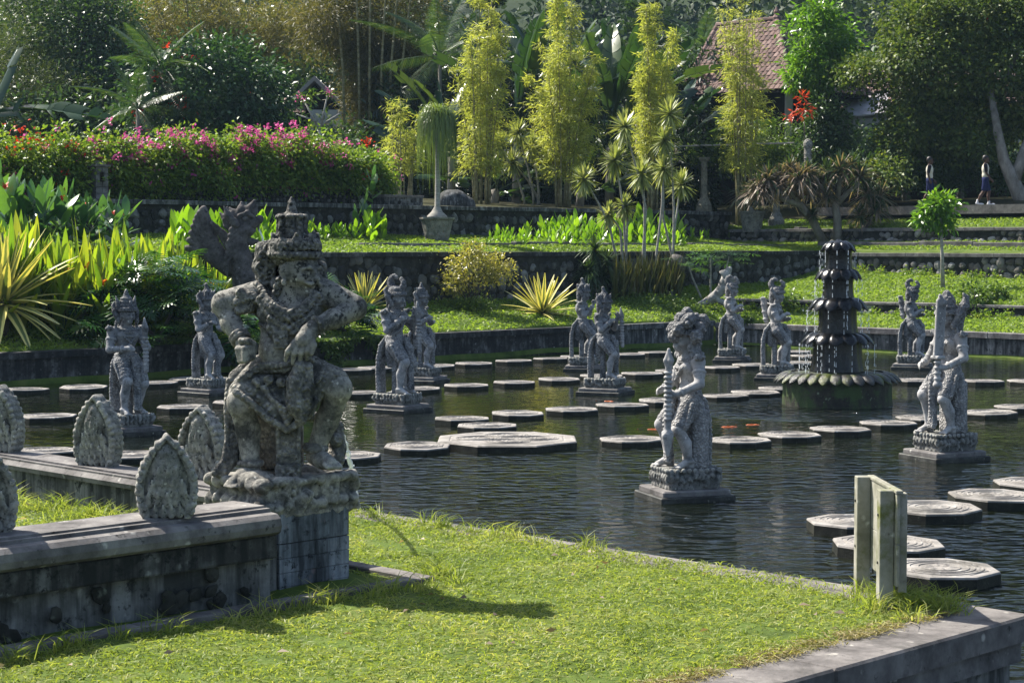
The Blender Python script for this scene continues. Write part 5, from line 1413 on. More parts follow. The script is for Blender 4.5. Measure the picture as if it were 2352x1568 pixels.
# ---------------------------------------------------------------- grass
def grass_patch(name, P, Lm, Wm, mat, lean=.55, curl=.35):
    n = len(P); a = RNG.uniform(0, 2 * math.pi, n); D = np.stack([np.cos(a) * lean, np.sin(a) * lean, np.ones(n)], 1) + RNG.normal(size=(n, 3)) * .25
    D = unit(D); Lg = Lm * RNG.uniform(.5, 1.5, n)
    S = unit(np.cross(D, RNG.normal(size=(n, 3)))); N = np.cross(S, D); W = Wm * RNG.uniform(.7, 1.3, n)
    mid = P + D * (Lg * .55)[:, None]; tip = P + D * Lg[:, None] + np.stack([np.cos(a), np.sin(a), -np.ones(n) * .6], 1) * (Lg * curl)[:, None]
    V = np.stack([P - S * W[:, None] * .5, P + S * W[:, None] * .5, mid + S * W[:, None] * .42, tip, mid - S * W[:, None] * .42], 1)
    b = np.arange(n) * 5
    F4 = np.stack([b, b + 1, b + 2, b + 4], 1); F3 = np.stack([b + 4, b + 2, b + 3, b + 3], 1)
    me = mesh(name, V.reshape(-1, 3), np.concatenate([F4]), mat)
    # tips are triangles: add them as a second mesh datablock joined through from_pydata-free arrays
    m2 = bpy.data.meshes.new(name); nl = n * 4 + n * 3
    m2.vertices.add(n * 5); m2.vertices.foreach_set('co', V.astype(np.float32).ravel())
    m2.loops.add(nl); li = np.concatenate([F4.ravel(), F3[:, :3].ravel()]).astype(np.int32); m2.loops.foreach_set('vertex_index', li)
    m2.polygons.add(2 * n)
    m2.polygons.foreach_set('loop_start', np.concatenate([np.arange(n) * 4, n * 4 + np.arange(n) * 3]).astype(np.int32))
    m2.polygons.foreach_set('loop_total', np.concatenate([np.full(n, 4), np.full(n, 3)]).astype(np.int32))
    m2.update(calc_edges=True); m2.materials.append(mat); bpy.data.meshes.remove(me)
    return link(name, m2)
def near_grass():
    n = 295000
    c = RNG.uniform(EC + .40, 27, n); d = RNG.uniform(2.0, ED - .12, n)
    X, Y = (d - c) / 2, (d + c) / 2
    px = 1176 + X / Y * FPX
    keep = (px > -60) & (px < 2420) & (Y > 7)
    wall = (c > 13.15) & (c < 13.95) & (d < 11.5)                    # front wall and pedestal
    wall |= (d > 10.95) & (d < 11.6) & (c > 13.9)                    # rear wall
    wall |= (c > 12.86) & (c < 13.08) & (d < 11.9)                   # kerb
    wall |= (np.abs(d - 11.75) < .12) & (c > 12.9) & (c < 14.8)
    edge = (d > ED - .50) & (RNG.random(n) > np.clip((2.5 - X) / 1.6, 0, 1) * np.clip((ED - .08 - d) / .2, 0, 1))   # ragged overhang on the coping
    edge |= (c < EC + .68) & (RNG.random(n) > .9 * np.clip((c - EC - .5) / .18, 0, 1))
    bare = np.sin(X * 3.1 + 1.3 * np.sin(Y * 2.3)) * np.sin(Y * 2.7 + 1.7 * np.sin(X * 1.9)) + .5 * np.sin(X * 9 + Y * 7) > .95
    keep &= ~wall & ~edge & ~(bare & (RNG.random(n) < .78)) & (RNG.random(n) < np.clip(1.25 - (Y - 8) * .045, .35, 1))
    X, Y, c, d = X[keep], Y[keep], c[keep], d[keep]
    Z = GZ + .005 + .018 * np.sin(X * 2.3 + 1) * np.sin(Y * 1.9) + .012 * np.sin(X * 5.1) * np.sin(Y * 4.3 + 2) + np.where((c > 13.9) & (d < 11.0), .22, 0)
    T(grass_patch('lawn_grass', np.stack([X, Y, Z], 1), .042, .0075, L['grass'], .9, .5), kind='stuff')
    n = 16000; c = EC + .60 + RNG.normal(size=n) * .07; d = RNG.uniform(2, ED - .5, n); k = np.sin(d * 5) + np.sin(d * 13) + RNG.normal(size=n) > -.4; c, d = c[k], d[k]
    T(grass_patch('dry_grass', np.stack([(d - c) / 2, (d + c) / 2, np.full(len(c), GZ + .004)], 1), .04, .006, L['straw'], 1.4, .7), kind='stuff')
    # longer tufts: by the sign, along the kerb, on the small lawn by the rear wall
    P = []
    def tuft(x, y, z, n, s): P.append(np.stack([RNG.normal(x, s, n), RNG.normal(y, s, n), np.full(n, z)], 1))
    for k in range(18): tuft(RNG.normal(2.42, .13), RNG.normal(11.7, .20), GZ, 36, .05)
    for k in range(8): tuft(RNG.normal(2.62, .10), RNG.normal(11.5, .08), GZ, 36, .05)
    for k in range(24): q = cd(RNG.uniform(12.62, 12.85), RNG.uniform(7, 12.0)); tuft(q[0], q[1], GZ, 24, .04)
    for k in range(7): q = cd(RNG.uniform(12.9, 13.2), RNG.uniform(11.9, 12.2)); tuft(q[0], q[1], GZ, 30, .05)
    for k in range(40): q = cd(RNG.uniform(14.2, 19), RNG.uniform(10.4, 10.9)); tuft(q[0], q[1], GZ + .22, 26, .05)
    for k in range(16): q = cd(RNG.uniform(13.6, 14.2), RNG.uniform(9.3, 10.6)); tuft(q[0], q[1], GZ + .2, 26, .05)
    for k in range(22): q = cd(RNG.uniform(13, 18.5), ED - RNG.uniform(.28, .45)); tuft(q[0], q[1], GZ, 22, .04)
    P = np.concatenate(P)
    T(grass_patch('tall_grass', P, .15, .007, L['grass'], .55, .3), kind='stuff')
near_grass()
def fallen():
    n = 150; c = RNG.uniform(EC + .7, 22, n); d = RNG.uniform(6, ED - .5, n); k = (c < 12.6) | ((c > 14.2) & (d < 10.7)) | (d > 12.8); X, Y = ((d - c) / 2)[k], ((d + c) / 2)[k]; m = len(X)
    Z = GZ + .045 + np.where((c[k] > 13.9) & (d[k] < 11), .22, 0) + RNG.uniform(-.01, .01, m)
    T(link('fallen_leaves', leaves_mesh('fallen_leaves', np.stack([X, Y, Z], 1), dirs(m, -.15, .25), RNG.uniform(.03, .08, m), .03, L['dead'])), 'scattered brown fallen leaves lying on the near lawn', 'leaves', kind='stuff')
fallen()
def far_grass():
    n = 130000
    c = np.concatenate([RNG.uniform(C0 + .35, C2 - .1, n // 2), RNG.uniform(26, C2, n // 2)])
    d = np.concatenate([RNG.uniform(24, 76, n // 2), RNG.uniform(D0 + .35, D2 + 3, n // 2)])
    X, Y = (d - c) / 2, (d + c) / 2; px = 1176 + X / Y * FPX
    keep = (px > -50) & (px < 2400) & ((c > C0 + .36) | (d > D0 + .36))
    for lo, hi, ax, sel in ((C1 - .05, C1 + .6, c, d < D1), (D1 - .05, D1 + .6, d, c < C1), (DL - .05, DL + .45, d, c < 49.3), (D2 - .05, D2 + .6, d, c < C1 + 4.3), (C2 - .05, C2 + .6, c, d < 77)):
        keep &= ~((ax > lo) & (ax < hi) & sel)
    keep &= ~((np.abs(c - kc) < .2) & (d < D1)) & ~((np.abs(d - 73.6) < .2) & (c < C1 + 1))
    X, Y = X[keep], Y[keep]
    T(grass_patch('terrace_grass', np.stack([X, Y, ground(X, Y)], 1), .085, .040, L['grass_far'], .8, .4), kind='stuff')
far_grass()

# ---------------------------------------------------------------- rosettes: agaves
AG = [proto_leaf('leaf', L['agavel'], 1.0, .15 + .012 * k, dr, 7, pr_agave, .25) for k, dr in enumerate((.02, .10, .22, .38))]
def agave(px, py, size, n, label, trunk=.0, on=None, el0=-12):
    p = at_ground(px, py) if on is None else np.array(on)
    a = empty('variegated_agave', p); T(a, label, 'agave', 'variegated agaves by the pond')
    MB().lathe([(.10, -.1), (.13, trunk * .5), (.12, trunk), (.05, trunk + .12)], 12).build('stem', M['bark_dark'], a)
    for i in range(n):
        f = i / (n - 1); el = math.radians(86 - (86 - el0) * f ** .8 + RNG.normal() * 4); az = i * 2.39996 + RNG.normal() * .12
        s = size * (.62 + .38 * math.sin(math.pi * min(1, .25 + .6 * f))) * RNG.uniform(.9, 1.08)
        place_leaf(AG[min(3, int(f * 3.2 + RNG.random()))], a, (.06 * math.cos(az) * f, .06 * math.sin(az) * f, trunk + .10 * (1 - f)), az, el, RNG.normal() * .1, (s, s * 1.05, s))
    return a
agave(1247, 722, 1.22, 46, 'yellow green agave with symmetrical rosette on the lawn before the rubble wall')
agave(838, 712, 1.05, 42, 'yellow agave half hidden behind the guardian statue elbow')
pg = at_ground(8, 770)
agave(8, 770, 1.75, 58, 'largest yellow striped agave on a short trunk at the left edge', .62, el0=-25)

# ---------------------------------------------------------------- cannas and heliconias
def plant_proto(name, stemh, leaves, protos, mat, flower=None, fh=0.0):
    """leaves: (height fraction, azimuth, elevation deg, scale, proto)"""
    st = MB().tube([(0, 0, -.05), (.01, .0, stemh * .5), (.0, .01, stemh)], [.014, .012, .007], 5).mesh('stem', mat)
    kids = [(protos[k], (0, 0, stemh * h), az, math.radians(el), s) for (h, az, el, s, k) in leaves]
    return st, kids, flower, stemh + fh
def flower_mesh(name, mat, n=9, L_=.09, W=.03, up=True):
    D = dirs(n, .2 if up else -.5, 1); P = np.stack([np.zeros(n), np.zeros(n), np.linspace(0, .10, n)], 1)
    return ribbons_mesh(name, mat, P, D, L_, W, .1, seg=3, prof=pr_leaf)
def put_plant(name, proto, p, rz, sc, label, cat, group, bloom=False):
    st, kids, fl, fh = proto
    o = link(name, st, None, p, (RNG.normal() * .04, RNG.normal() * .04, rz), sc); T(o, label, cat, group)
    for (me, c, az, el, s) in kids: link('leaf', me, o, c, (0, -el, az), s)
    if bloom and fl is not None: link('flower', fl, o, (0, .01, fh), (0, 0, RNG.uniform(0, 6)))
CL = [proto_leaf('leaf', L['cannal'], .50, .17 + .02 * k, dr, 6, pr_leaf, .22) for k, dr in enumerate((.03, .12, .28))]
HL = [proto_leaf('leaf', L['helil'], .82, .095 + .015 * k, dr, 7, pr_leaf, .22) for k, dr in enumerate((.02, .08, .25))]
BL = [proto_leaf('leaf', L['bluel'], .62, .21 + .02 * k, dr, 6, pr_leaf, .22) for k, dr in enumerate((.03, .15, .35))]
FO = flower_mesh('flower', L['orange'], 12, .13, .045); FR = flower_mesh('flower', L['red'], 12, .10, .05)
stem_green = plain_mat('green_stem', [(.05, .10, .02), (.09, .15, .03)], 6, .6, .3, .1)
def rnd_leaves(n, el, sc, hlo=.15):
    return [(hlo + (1 - hlo) * i / (n - 1), i * 2.3 + RNG.normal() * .4, el[0] + (el[1] - el[0]) * i / (n - 1) + RNG.normal() * 6, sc * RNG.uniform(.8, 1.1), int(RNG.integers(3))) for i in range(n)]
CP = [plant_proto('canna', .55, rnd_leaves(6, (48, 82), 1.0, .05), CL, stem_green, FO, .12) for _ in range(5)]
HP = [plant_proto('heliconia', .75, rnd_leaves(8, (52, 86), 1.0, .02), HL, stem_green, FO, .10) for _ in range(5)]
BP = [plant_proto('canna', .95, rnd_leaves(7, (25, 80), 1.0), BL, stem_green, FR, .15) for _ in range(4)]
def bed_label(px, f, bloom):
    where = 'at the low left tip' if px < 1230 else ('in mid bed' if px < 1440 else 'among dracaena stems')
    row = 'front' if f < .35 else ('middle' if f < .7 else 'back')
    return '%s yellow green canna, %s row of right bed, %s' % ('flowering' if bloom else 'flowerless', row, where), 'canna', 'cannas in the right bed'
def heli_label(px, f, bloom):
    where = 'behind the large agave' if px < 170 else ('above the split leaf bush' if px < 400 else 'beside the naga')
    row = 'front' if f < .35 else ('middle' if f < .7 else 'back')
    return '%s heliconia in the %s rows of the left bed, %s' % ('orange flowering' if bloom else 'flowerless', row, where), 'heliconia', 'heliconias in the left bed'
def canna_bed():
    lab = 'yellow green canna plant in the dense bed left of the variegated dracaenas'
    k = 0; tries = 0
    while k < 135 and tries < 4000:
        tries += 1
        px = RNG.uniform(1112, 1640); f = RNG.random()
        c = 54.6 + f * (C2 - .9 - 54.6); q = at_c(px, 500, c)
        hmax = np.interp(px, [1110, 1180, 1250, 1330, 1460, 1560, 1600, 1640], [.42, .50, .78, 1.0, 1.12, .85, .5, .4])
        if RNG.random() > (1.0 if px < 1590 else .35): continue
        h = hmax * (.55 + .55 * f) * RNG.uniform(.85, 1.12) / .98
        put_plant('canna', CP[int(RNG.integers(5))], (q[0], q[1], G1(q[0], q[1])), RNG.uniform(0, 6.28), h, *bed_label(px, f, bl := (h > .95 and RNG.random() < .18)), bloom=bl); k += 1
    lab = 'young canna plant in the thin row below the left cobbled terrace wall'
    for k in range(34):
        px = RNG.uniform(590, 885); q = at_c(px, 520, RNG.uniform(56.5, C2 - .9)); h = np.interp(px, [590, 700, 800, 860, 885], [.75, .5, .55, .9, .8]) * RNG.uniform(.8, 1.15)
        put_plant('canna', CP[int(RNG.integers(5))], (q[0], q[1], G1(q[0], q[1])), RNG.uniform(0, 6.28), h, lab, 'canna', 'cannas below the left terrace wall')
    for (px, py, h, wh) in ((838, 545, 1.0, 'tallest'), (856, 540, .85, 'rightmost'), (820, 548, .7, 'shortest')):
        q = at_ground(px, py); put_plant('canna', BP[0], q, RNG.uniform(0, 6), h, wh + ' of three dark green cannas beside the cobbled terrace wall, right of the guardian crown', 'canna', 'dark cannas right of the guardian crown')
canna_bed()
def heliconia_bed():
    lab = 'heliconia plant with upright green and yellow leaves in the left bed'
    for k in range(330):
        px = RNG.uniform(-40, 600); f = RNG.random(); c = 47.6 + f * (C1 - .3 - 47.6)
        if px < 190 and c < 48.8: continue
        if px > 400 and c < 49.6: continue
        if px > 520 and RNG.random() < .6: continue
        q = at_c(px, 600, c)
        h = np.interp(px, [-40, 100, 250, 400, 480, 600], [1.5, 1.4, 1.35, 1.25, 1.1, .85]) * RNG.uniform(.72, 1.1)
        put_plant('heliconia', HP[int(RNG.integers(5))], (q[0], q[1], G1(q[0], q[1])), RNG.uniform(0, 6.28), h, *heli_label(px, f, bl := RNG.random() < .3), bloom=bl)
    lab = 'broad blue green canna with red flowers behind the left heliconias'
    for k in range(34):
        px = RNG.uniform(-30, 290); q = at_c(px, 480, RNG.uniform(52.5, 54.5)); h = np.interp(px, [-30, 80, 200, 290], [1.35, 1.25, 1.05, .85]) * RNG.uniform(.75, 1.1)
        put_plant('canna', BP[int(RNG.integers(4))], (q[0], q[1], G1(q[0], q[1])), RNG.uniform(0, 6.28), h, ('red flowered' if (bl := RNG.random() < .3) else 'flowerless') + ' broad blue green canna %s behind the left heliconias' % ('at the left edge' if px < 70 else 'midway' if px < 180 else 'near the stone pillar'), 'canna', 'blue green cannas at left', bloom=bl)
    # leafy edge growing on the terrace behind
    lab = 'bright canna standing above the far end of the left heliconia bed'
    for k in range(30):
        px = RNG.uniform(400, 650); q = at_c(px, 500, RNG.uniform(52.3, 55)); h = RNG.uniform(.75, 1.1)
        put_plant('canna', CP[int(RNG.integers(5))], (q[0], q[1], G1(q[0], q[1])), RNG.uniform(0, 6.28), h, 'bright canna behind the %s of the dark stone naga' % ('wing' if px < 490 else 'head' if px < 590 else 'open jaws, to its right'), 'canna', 'cannas beside the stone naga')
heliconia_bed()

# ---------------------------------------------------------------- split-leaf philodendrons
def split_leaf(name, mat, nf=9, Lr=.62):
    P, D, LL = [], [], []
    for i in range(nf):
        f = i / (nf - 1)
        for sg in (-1, 1):
            a = math.radians(118 - 100 * f) * sg
            P.append((Lr * .85 * f, 0, 0)); D.append((math.cos(a), math.sin(a), .12)); LL.append(Lr * (.50 * math.sin(math.pi * (.22 + .62 * f)) + .06))
    P.append((Lr * .8, 0, 0)); D.append((1, 0, -.1)); LL.append(Lr * .35)
    P.append((-.45, 0, -.0)); D.append((1, 0, 0)); LL.append(.48); W = [Lr * .105] * (len(LL) - 1) + [.02]
    return ribbons_mesh(name, mat, np.array(P), np.array(D), np.array(LL), np.array(W), .22, seg=3, prof=lambda t: np.clip(1.05 - t, 0, 1) ** .5 * np.clip(.45 + 2 * t, 0, 1), side=None)
SP = [split_leaf('leaf', L['monst'], 9, .60 + .06 * k) for k in range(3)]
PL = [split_leaf('leaf', L['papl'], 5, .40 + .05 * k) for k in range(2)]
def split_bush(px, py, n, w, h, label, base=None, sc=1.0):
    p = at_ground(px, py) if base is None else base
    b = empty('split_leaf_philodendron', p); T(b, label, 'philodendron', 'split leaf philodendrons by the pond wall')
    for k in range(5): MB().tube([(RNG.normal() * w * .2, 0, -.1), (RNG.normal() * w * .3, 0, h * .5)], [.05, .03], 6).build('stem', M['bark_dark'], b)
    for i in range(n):
        az = RNG.uniform(0, 2 * math.pi); f = RNG.random() ** .7
        r = w * .5 * f; z = h * (1 - .75 * f * f) * RNG.uniform(.45, 1.0)
        az2 = az + RNG.normal() * .5
        if math.sin(az) > .6 and f > .5: r *= .5
        place_leaf(SP[int(RNG.integers(3))], b, (r * math.cos(az), r * math.sin(az) * .7, z), az2, math.radians(RNG.normal(8 - 30 * f, 16)), RNG.normal() * .35, sc * RNG.uniform(.75, 1.15))
p = cd(47.3, at_c(355, 700, 47.3)[:2].sum()); split_bush(0, 0, 210, 3.5, 2.1, 'big dark glossy split leaf bush overhanging the pond wall behind the left statues', (p[0], p[1], .5))
p = cd(47.6, at_c(765, 660, 47.6)[:2].sum()); split_bush(0, 0, 60, 1.5, 1.45, 'smaller split leaf bush behind the raised elbow of the guardian', (p[0], p[1], .6), .9)
p = cd(46.9, at_c(560, 790, 46.9)[:2].sum()); split_bush(0, 0, 46, 2.6, .9, 'low split leaf plants hanging over the wall behind the small folded arms statue', (p[0], p[1], .35), .7)
def wall_creeper():
    n = 5200; c = np.full(n, 46.35) - np.abs(RNG.normal(size=n)) * .12; d = RNG.uniform(at_c(520, 780, C0)[:2].sum(), at_c(905, 770, C0)[:2].sum(), n)
    z = .68 - np.abs(RNG.normal(size=n)) * .30 * (.5 + .5 * np.sin(d * 3)); X, Y = (d - c) / 2, (d + c) / 2
    o = link('creeper', leaves_mesh('creeper', np.stack([X, Y, np.clip(z, .05, .8)], 1), dirs(n, -1, .2), .09, .055, L['mid'])); T(o, 'green creeper hanging over the pond wall behind the guardian statue', 'creeper', kind='stuff')
wall_creeper()
def papaya():
    p = at_ground(1632, 690); b = empty('papaya_plant', p); T(b, 'green papaya like plant with lobed leaves left of the driftwood stump', 'papaya')
    for (dx, h) in ((-.7, 1.15), (.0, 1.35), (.55, 1.3)):
        MB().tube([(dx * .3, 0, -.1), (dx * .8, .0, h * .6), (dx, 0, h)], [.035, .028, .018], 7).build('stem', M['canestem'], b)
        for i in range(15):
            az = i * 2.4 + RNG.normal() * .3; el = math.radians(RNG.uniform(-20, 45)); r = RNG.uniform(.15, .55)
            place_leaf(PL[int(RNG.integers(2))], b, (dx + r * math.cos(az), r * math.sin(az), h + RNG.uniform(-.25, .15)), az, math.radians(RNG.normal(-8, 14)), RNG.normal() * .2, RNG.uniform(.8, 1.15))
papaya()

# ---------------------------------------------------------------- strap-leaved plants
def rosette_arrays(c, n, Lg, W, el=(-70, 88), droop=.25, axis=None):
    el_ = np.radians(RNG.uniform(el[0], el[1], n)); az = RNG.uniform(0, 2 * math.pi, n)
    D = np.stack([np.cos(el_) * np.cos(az), np.cos(el_) * np.sin(az), np.sin(el_)], 1)
    return np.tile(np.array(c, float), (n, 1)), D, Lg * RNG.uniform(.75, 1.1, n), np.full(n, W), droop * RNG.uniform(.5, 1.5, n)
def dracaena(name, label, base, heads, mat, stemr=.035, n=150, Lg=.62, W=.07, group=None, droop=.10, cat='dracaena', el=(-75, 88), smat='canestem'):
    """base: root point; heads: list of (point list from the root up to the head, radius scale)"""
    o = empty(name, base); T(o, label, cat, group); b = np.array(base)
    for pts, s in heads:
        P = np.array(pts) - b; k = np.linspace(0, 1, 9); t = np.linspace(0, 1, len(P))
        P = np.stack([np.interp(k, t, P[:, i]) for i in range(3)], 1); P[1:-1, 0] += np.sin(k[1:-1] * 6 + b[0]) * .04
        MB().tube(P, np.linspace(stemr * 1.25, stemr * .7, 9), 7).build('stem', M[smat], o, smooth=True)
        a = rosette_arrays(P[-1], n, Lg * s, W, el, droop)
        link('leaf_rosette', ribbons_mesh('leaf_rosette', mat, *a, seg=4, prof=pr_strap), o)
    return o
def dracaenas():
    c = 51.2
    def P(px, py, cc=c): return at_c(px, py, cc)
    def G(px, cc=c): q = at_c(px, 640, cc); q[2] = G1(q[0], q[1]); return q
    D = [('variegated dracaena with the highest head, topmost of the clump', 1546, [((1545, 480), (1538, 262), 1.05)]),
         ('variegated dracaena with two thin stems and head just below the highest', 1562, [((1520, 500), (1528, 322), .95)]),
         ('variegated dracaena with the upper left head of the clump', 1478, [((1482, 480), (1436, 292), 1.1)]),
         ('variegated dracaena with the middle left head of the clump', 1450, [((1432, 500), (1412, 368), 1.0)]),
         ('variegated dracaena whose head sits in the centre of the clump', 1488, [((1478, 480), (1474, 400), 1.0)]),
         ('variegated dracaena with right of centre head in the clump', 1503, [((1515, 500), (1524, 388), 1.0)]),
         ('variegated dracaena leaning right with the lowest right head', 1540, [((1548, 510), (1566, 424), .95)]),
         ('variegated dracaena leaning far left over the canna bed', 1440, [((1400, 520), (1342, 412), .9)]),
         ('short variegated dracaena with two small heads low in the clump', 1442, [((1425, 530), (1398, 492), .75), ((1440, 520), (1434, 474), .75)])]
    for lab, bx, hs in D:
        b = G(bx); dracaena('variegated_dracaena', lab, b, [((b, P(*m), P(*h)), s) for m, h, s in hs], L['drac'], group='tall variegated dracaenas above the sansevieria')
    c = 66.0
    for lab, bx, hx, hy in (('far variegated dracaena head beside the second bamboo, uppermost of four', 1225, 1190, 305), ('far variegated dracaena head beside the second bamboo, right of the others', 1235, 1222, 335),
                            ('far variegated dracaena head beside the first bamboo trunk', 1205, 1150, 335), ('far variegated dracaena head hanging lowest beside the second bamboo', 1240, 1178, 372)):
        q = at_c(bx, 470, c); q[2] = G1(q[0], q[1]); h = at_c(hx, hy, c); dracaena('variegated_dracaena', lab, q, [((q, (q + h) / 2 + np.array((.1, 0, .1)), h), 1.0)], L['drac'], group='far variegated dracaenas')
    c = 50.9
    for lab, bx, hs in (('dark narrow leaved dracaena against the rubble wall left of the clump, upper', 1372, [(1366, 575), (1395, 600)]), ('dark narrow leaved dracaena against the rubble wall behind two statues, lower', 1376, [(1352, 622), (1385, 638), (1345, 655)])):
        q = at_c(bx, 690, c); q[2] = G1(q[0], q[1])
        dracaena('dark_dracaena', lab, q, [((q, at_c((bx + hx) / 2, (690 + hy) / 2, c), at_c(hx, hy, c)), 1.0) for hx, hy in hs], L['strap'], .04, 110, .70, .06, droop=.4, smat='bark')
    # yucca in the second pot
dracaenas()
def sansevieria():
    n = 420; px = RNG.uniform(1408, 1566, n); P = []
    for x in px: q = at_c(x, 660, RNG.uniform(50.0, 51.1)); q[2] = G1(q[0], q[1]) - .02; P.append(q)
    P = np.array(P); D = np.stack([RNG.normal(size=n) * .22, RNG.normal(size=n) * .2, np.ones(n)], 1)
    o = empty('sansevieria_clump', P.mean(0)); T(o, 'dense clump of upright striped sansevieria below the variegated dracaenas', 'sansevieria')
    k = link('leaves', ribbons_mesh('leaves', L['sans'], P - P.mean(0), D, RNG.uniform(.85, 1.45, n), .06, RNG.uniform(-.05, .12, n), seg=5, prof=pr_strap, fold=.3), o); T(k, kind='stuff')
    # low weeds at its foot
    m = 2600; X = RNG.normal(0, 1.2, m) + P.mean(0)[0]; Y = RNG.normal(0, .5, m) + P.mean(0)[1] - 1.0 + .0; Z = ground(X, Y) + np.abs(RNG.normal(size=m)) * .10
    w = link('weeds', leaves_mesh('weeds', np.stack([X, Y, Z], 1), dirs(m, -.2, 1), .09, .05, L['mid'])); T(w, 'low leafy weeds at the foot of the sansevieria clump', 'weeds', kind='stuff')
sansevieria()
def ponytail(px, ypot, pot_top, pot_w, head_y, w, c, label, trunk=True, plab='', Lg=2.3, n=900):
    q = at_c(px, ypot, c); q[2] = G1(q[0], q[1]); k = q[1] / FPX; H = (ypot - pot_top) * k; R_ = pot_w * k / 2
    pt = empty('plant_pot', q, R(20)); T(pt, plab, 'pot', 'large tapering stone pots')
    MB().lathe([(R_ * .62, -.06), (R_ * .66, 0), (R_ * .68, .05), (R_ * .70, .055), (R_ * .94, H - .10), (R_ * .96, H - .085)], 8, a0=R(22.5)).build('body', M['pot'], pt)
    MB().lathe([(R_ * 1.0, H - .08), (R_ * 1.06, H - .05), (R_ * 1.06, H), (R_ * .97, H), (R_ * .95, H - .06)], 8, a0=R(22.5)).build('rim', M['pot'], pt)
    for i in range(8):                                  # carved panels between ribs
        a = R(45 * i); t = .5
        MB().box((R_ * .70, -R_ * .20, H * .18), (R_ * .80, R_ * .20, H * .72), Matrix.Rotation(a, 4, 'Z') @ Matrix.Rotation(R(-4), 4, 'Y') @ Matrix.Translation((-R_ * .035, 0, 0)), .01).build('panel', M['pot'], pt)
    MB().lathe([(R_ * .93, H - .05), (R_ * .5, H - .02), (.02, H)], 16).build('earth', M['soil'], pt)
    o = empty('ponytail_palm', (q[0], q[1], q[2] + H - .02)); T(o, label, 'ponytail palm', 'potted ponytail palms')
    top = at_c(px, head_y, c)[2] - q[2] - H
    MB().tube([(0, 0, -.02), (0, 0, .06), (.0, 0, .18), (.01, 0, .35), (.03, 0, top * .6), (.0, 0, top)], [R_ * .62, R_ * .60, R_ * .34, .085, .075, .06], 12).build('trunk', M['canestem'], o, smooth=True)
    m = n; el = np.radians(RNG.uniform(5, 85, m)); az = RNG.uniform(0, 6.283, m); D = np.stack([np.cos(el) * np.cos(az), np.cos(el) * np.sin(az), np.sin(el)], 1)
    P = np.stack([RNG.normal(size=m) * .05, RNG.normal(size=m) * .05, top + RNG.uniform(-.15, .12, m)], 1)
    LL = Lg * RNG.uniform(.6, 1.1, m); wk = w * k / 2
    D2 = D.copy(); D2[:, :2] *= np.clip(wk * 1.25 / LL, 0, 1)[:, None] * 1.0 / np.maximum(.35, np.linalg.norm(D[:, :2], axis=1))[:, None]
    V, qd, kk = ribbons(P, D, LL, .030, 1.0, seg=8, prof=pr_strap)
    c0 = np.array([0, 0, 0]); rr = np.linalg.norm(V[..., :2], axis=-1, keepdims=True); V[..., :2] *= np.minimum(1, (wk * 1.02 * np.tanh(rr / wk / .9)) / np.maximum(rr, .05))
    nb = V.shape[1] * kk; F = (qd[None] + (np.arange(m) * nb)[:, None, None]).reshape(-1, 4)
    kf = link('foliage', mesh('foliage', V.reshape(-1, 3), F, L['pony'], True), o)
    sp = rosette_arrays((0, 0, top), 26, .38, .03, (55, 90), .05); link('crown_shoot', ribbons_mesh('crown_shoot', L['pony'], *sp, seg=3, prof=pr_strap), o)
ponytail(1004, 541, 487, 78, 285, 92, 57.2, 'ponytail palm with mop of drooping leaves on a smooth grey trunk, before the first bamboo', plab='tapering carved stone pot holding the left ponytail palm')
q2 = at_c(1742, 400, 63)
def pony2():
    c = 64.5; q = at_c(1740, 490, c); q[2] = G1(q[0], q[1]); o = empty('ponytail_palm', q); T(o, 'looser ponytail palm rising behind the right pot, before the fourth bamboo', 'ponytail palm', 'potted ponytail palms')
    top = at_c(1740, 325, c)[2] - q[2]; MB().tube([(0, 0, -.1), (.02, 0, top * .5), (0, 0, top)], [.16, .08, .06], 10).build('trunk', M['canestem'], o, smooth=True)
    m = 420; el = np.radians(RNG.uniform(0, 85, m)); az = RNG.uniform(0, 6.283, m); D = np.stack([np.cos(el) * np.cos(az), np.cos(el) * np.sin(az), np.sin(el)], 1)
    link('foliage', ribbons_mesh('foliage', L['pony'], np.tile((0, 0, top), (m, 1)), D, RNG.uniform(1.0, 2.0, m), .035, .8, seg=6, prof=pr_strap), o)
pony2()
def pot2():
    q = at_ground(1727, 541); k = q[1] / FPX; H = 44 * k; R_ = 30 * k
    pt = empty('plant_pot', q); T(pt, 'plain tapering stone pot holding the yucca beside the dragon tree', 'pot', 'large tapering stone pots')
    MB().lathe([(R_ * .70, -.06), (R_ * .72, .02), (R_ * .92, H - .09)], 20).build('body', M['pot'], pt, smooth=False)
    MB().lathe([(R_ * .98, H - .088), (R_ * 1.02, H - .05), (R_ * 1.02, H), (R_ * .93, H), (R_ * .92, H - .05)], 20).build('rim', M['pot'], pt)
    MB().lathe([(R_ * .90, H - .05), (.02, H - .01)], 16).build('earth', M['soil'], pt)
    b = q + np.array((0, 0, H - .03)); hd = at_Y(1712, 445, q[1])
    o = dracaena('potted_yucca', 'dark green potted yucca with spiky drooping leaves beside the dragon tree', b, [((b, (b + hd) / 2, hd), 1.0)], L['strap'], .06, 90, .95, .06, droop=.45, cat='yucca', el=(-30, 88))
pot2()
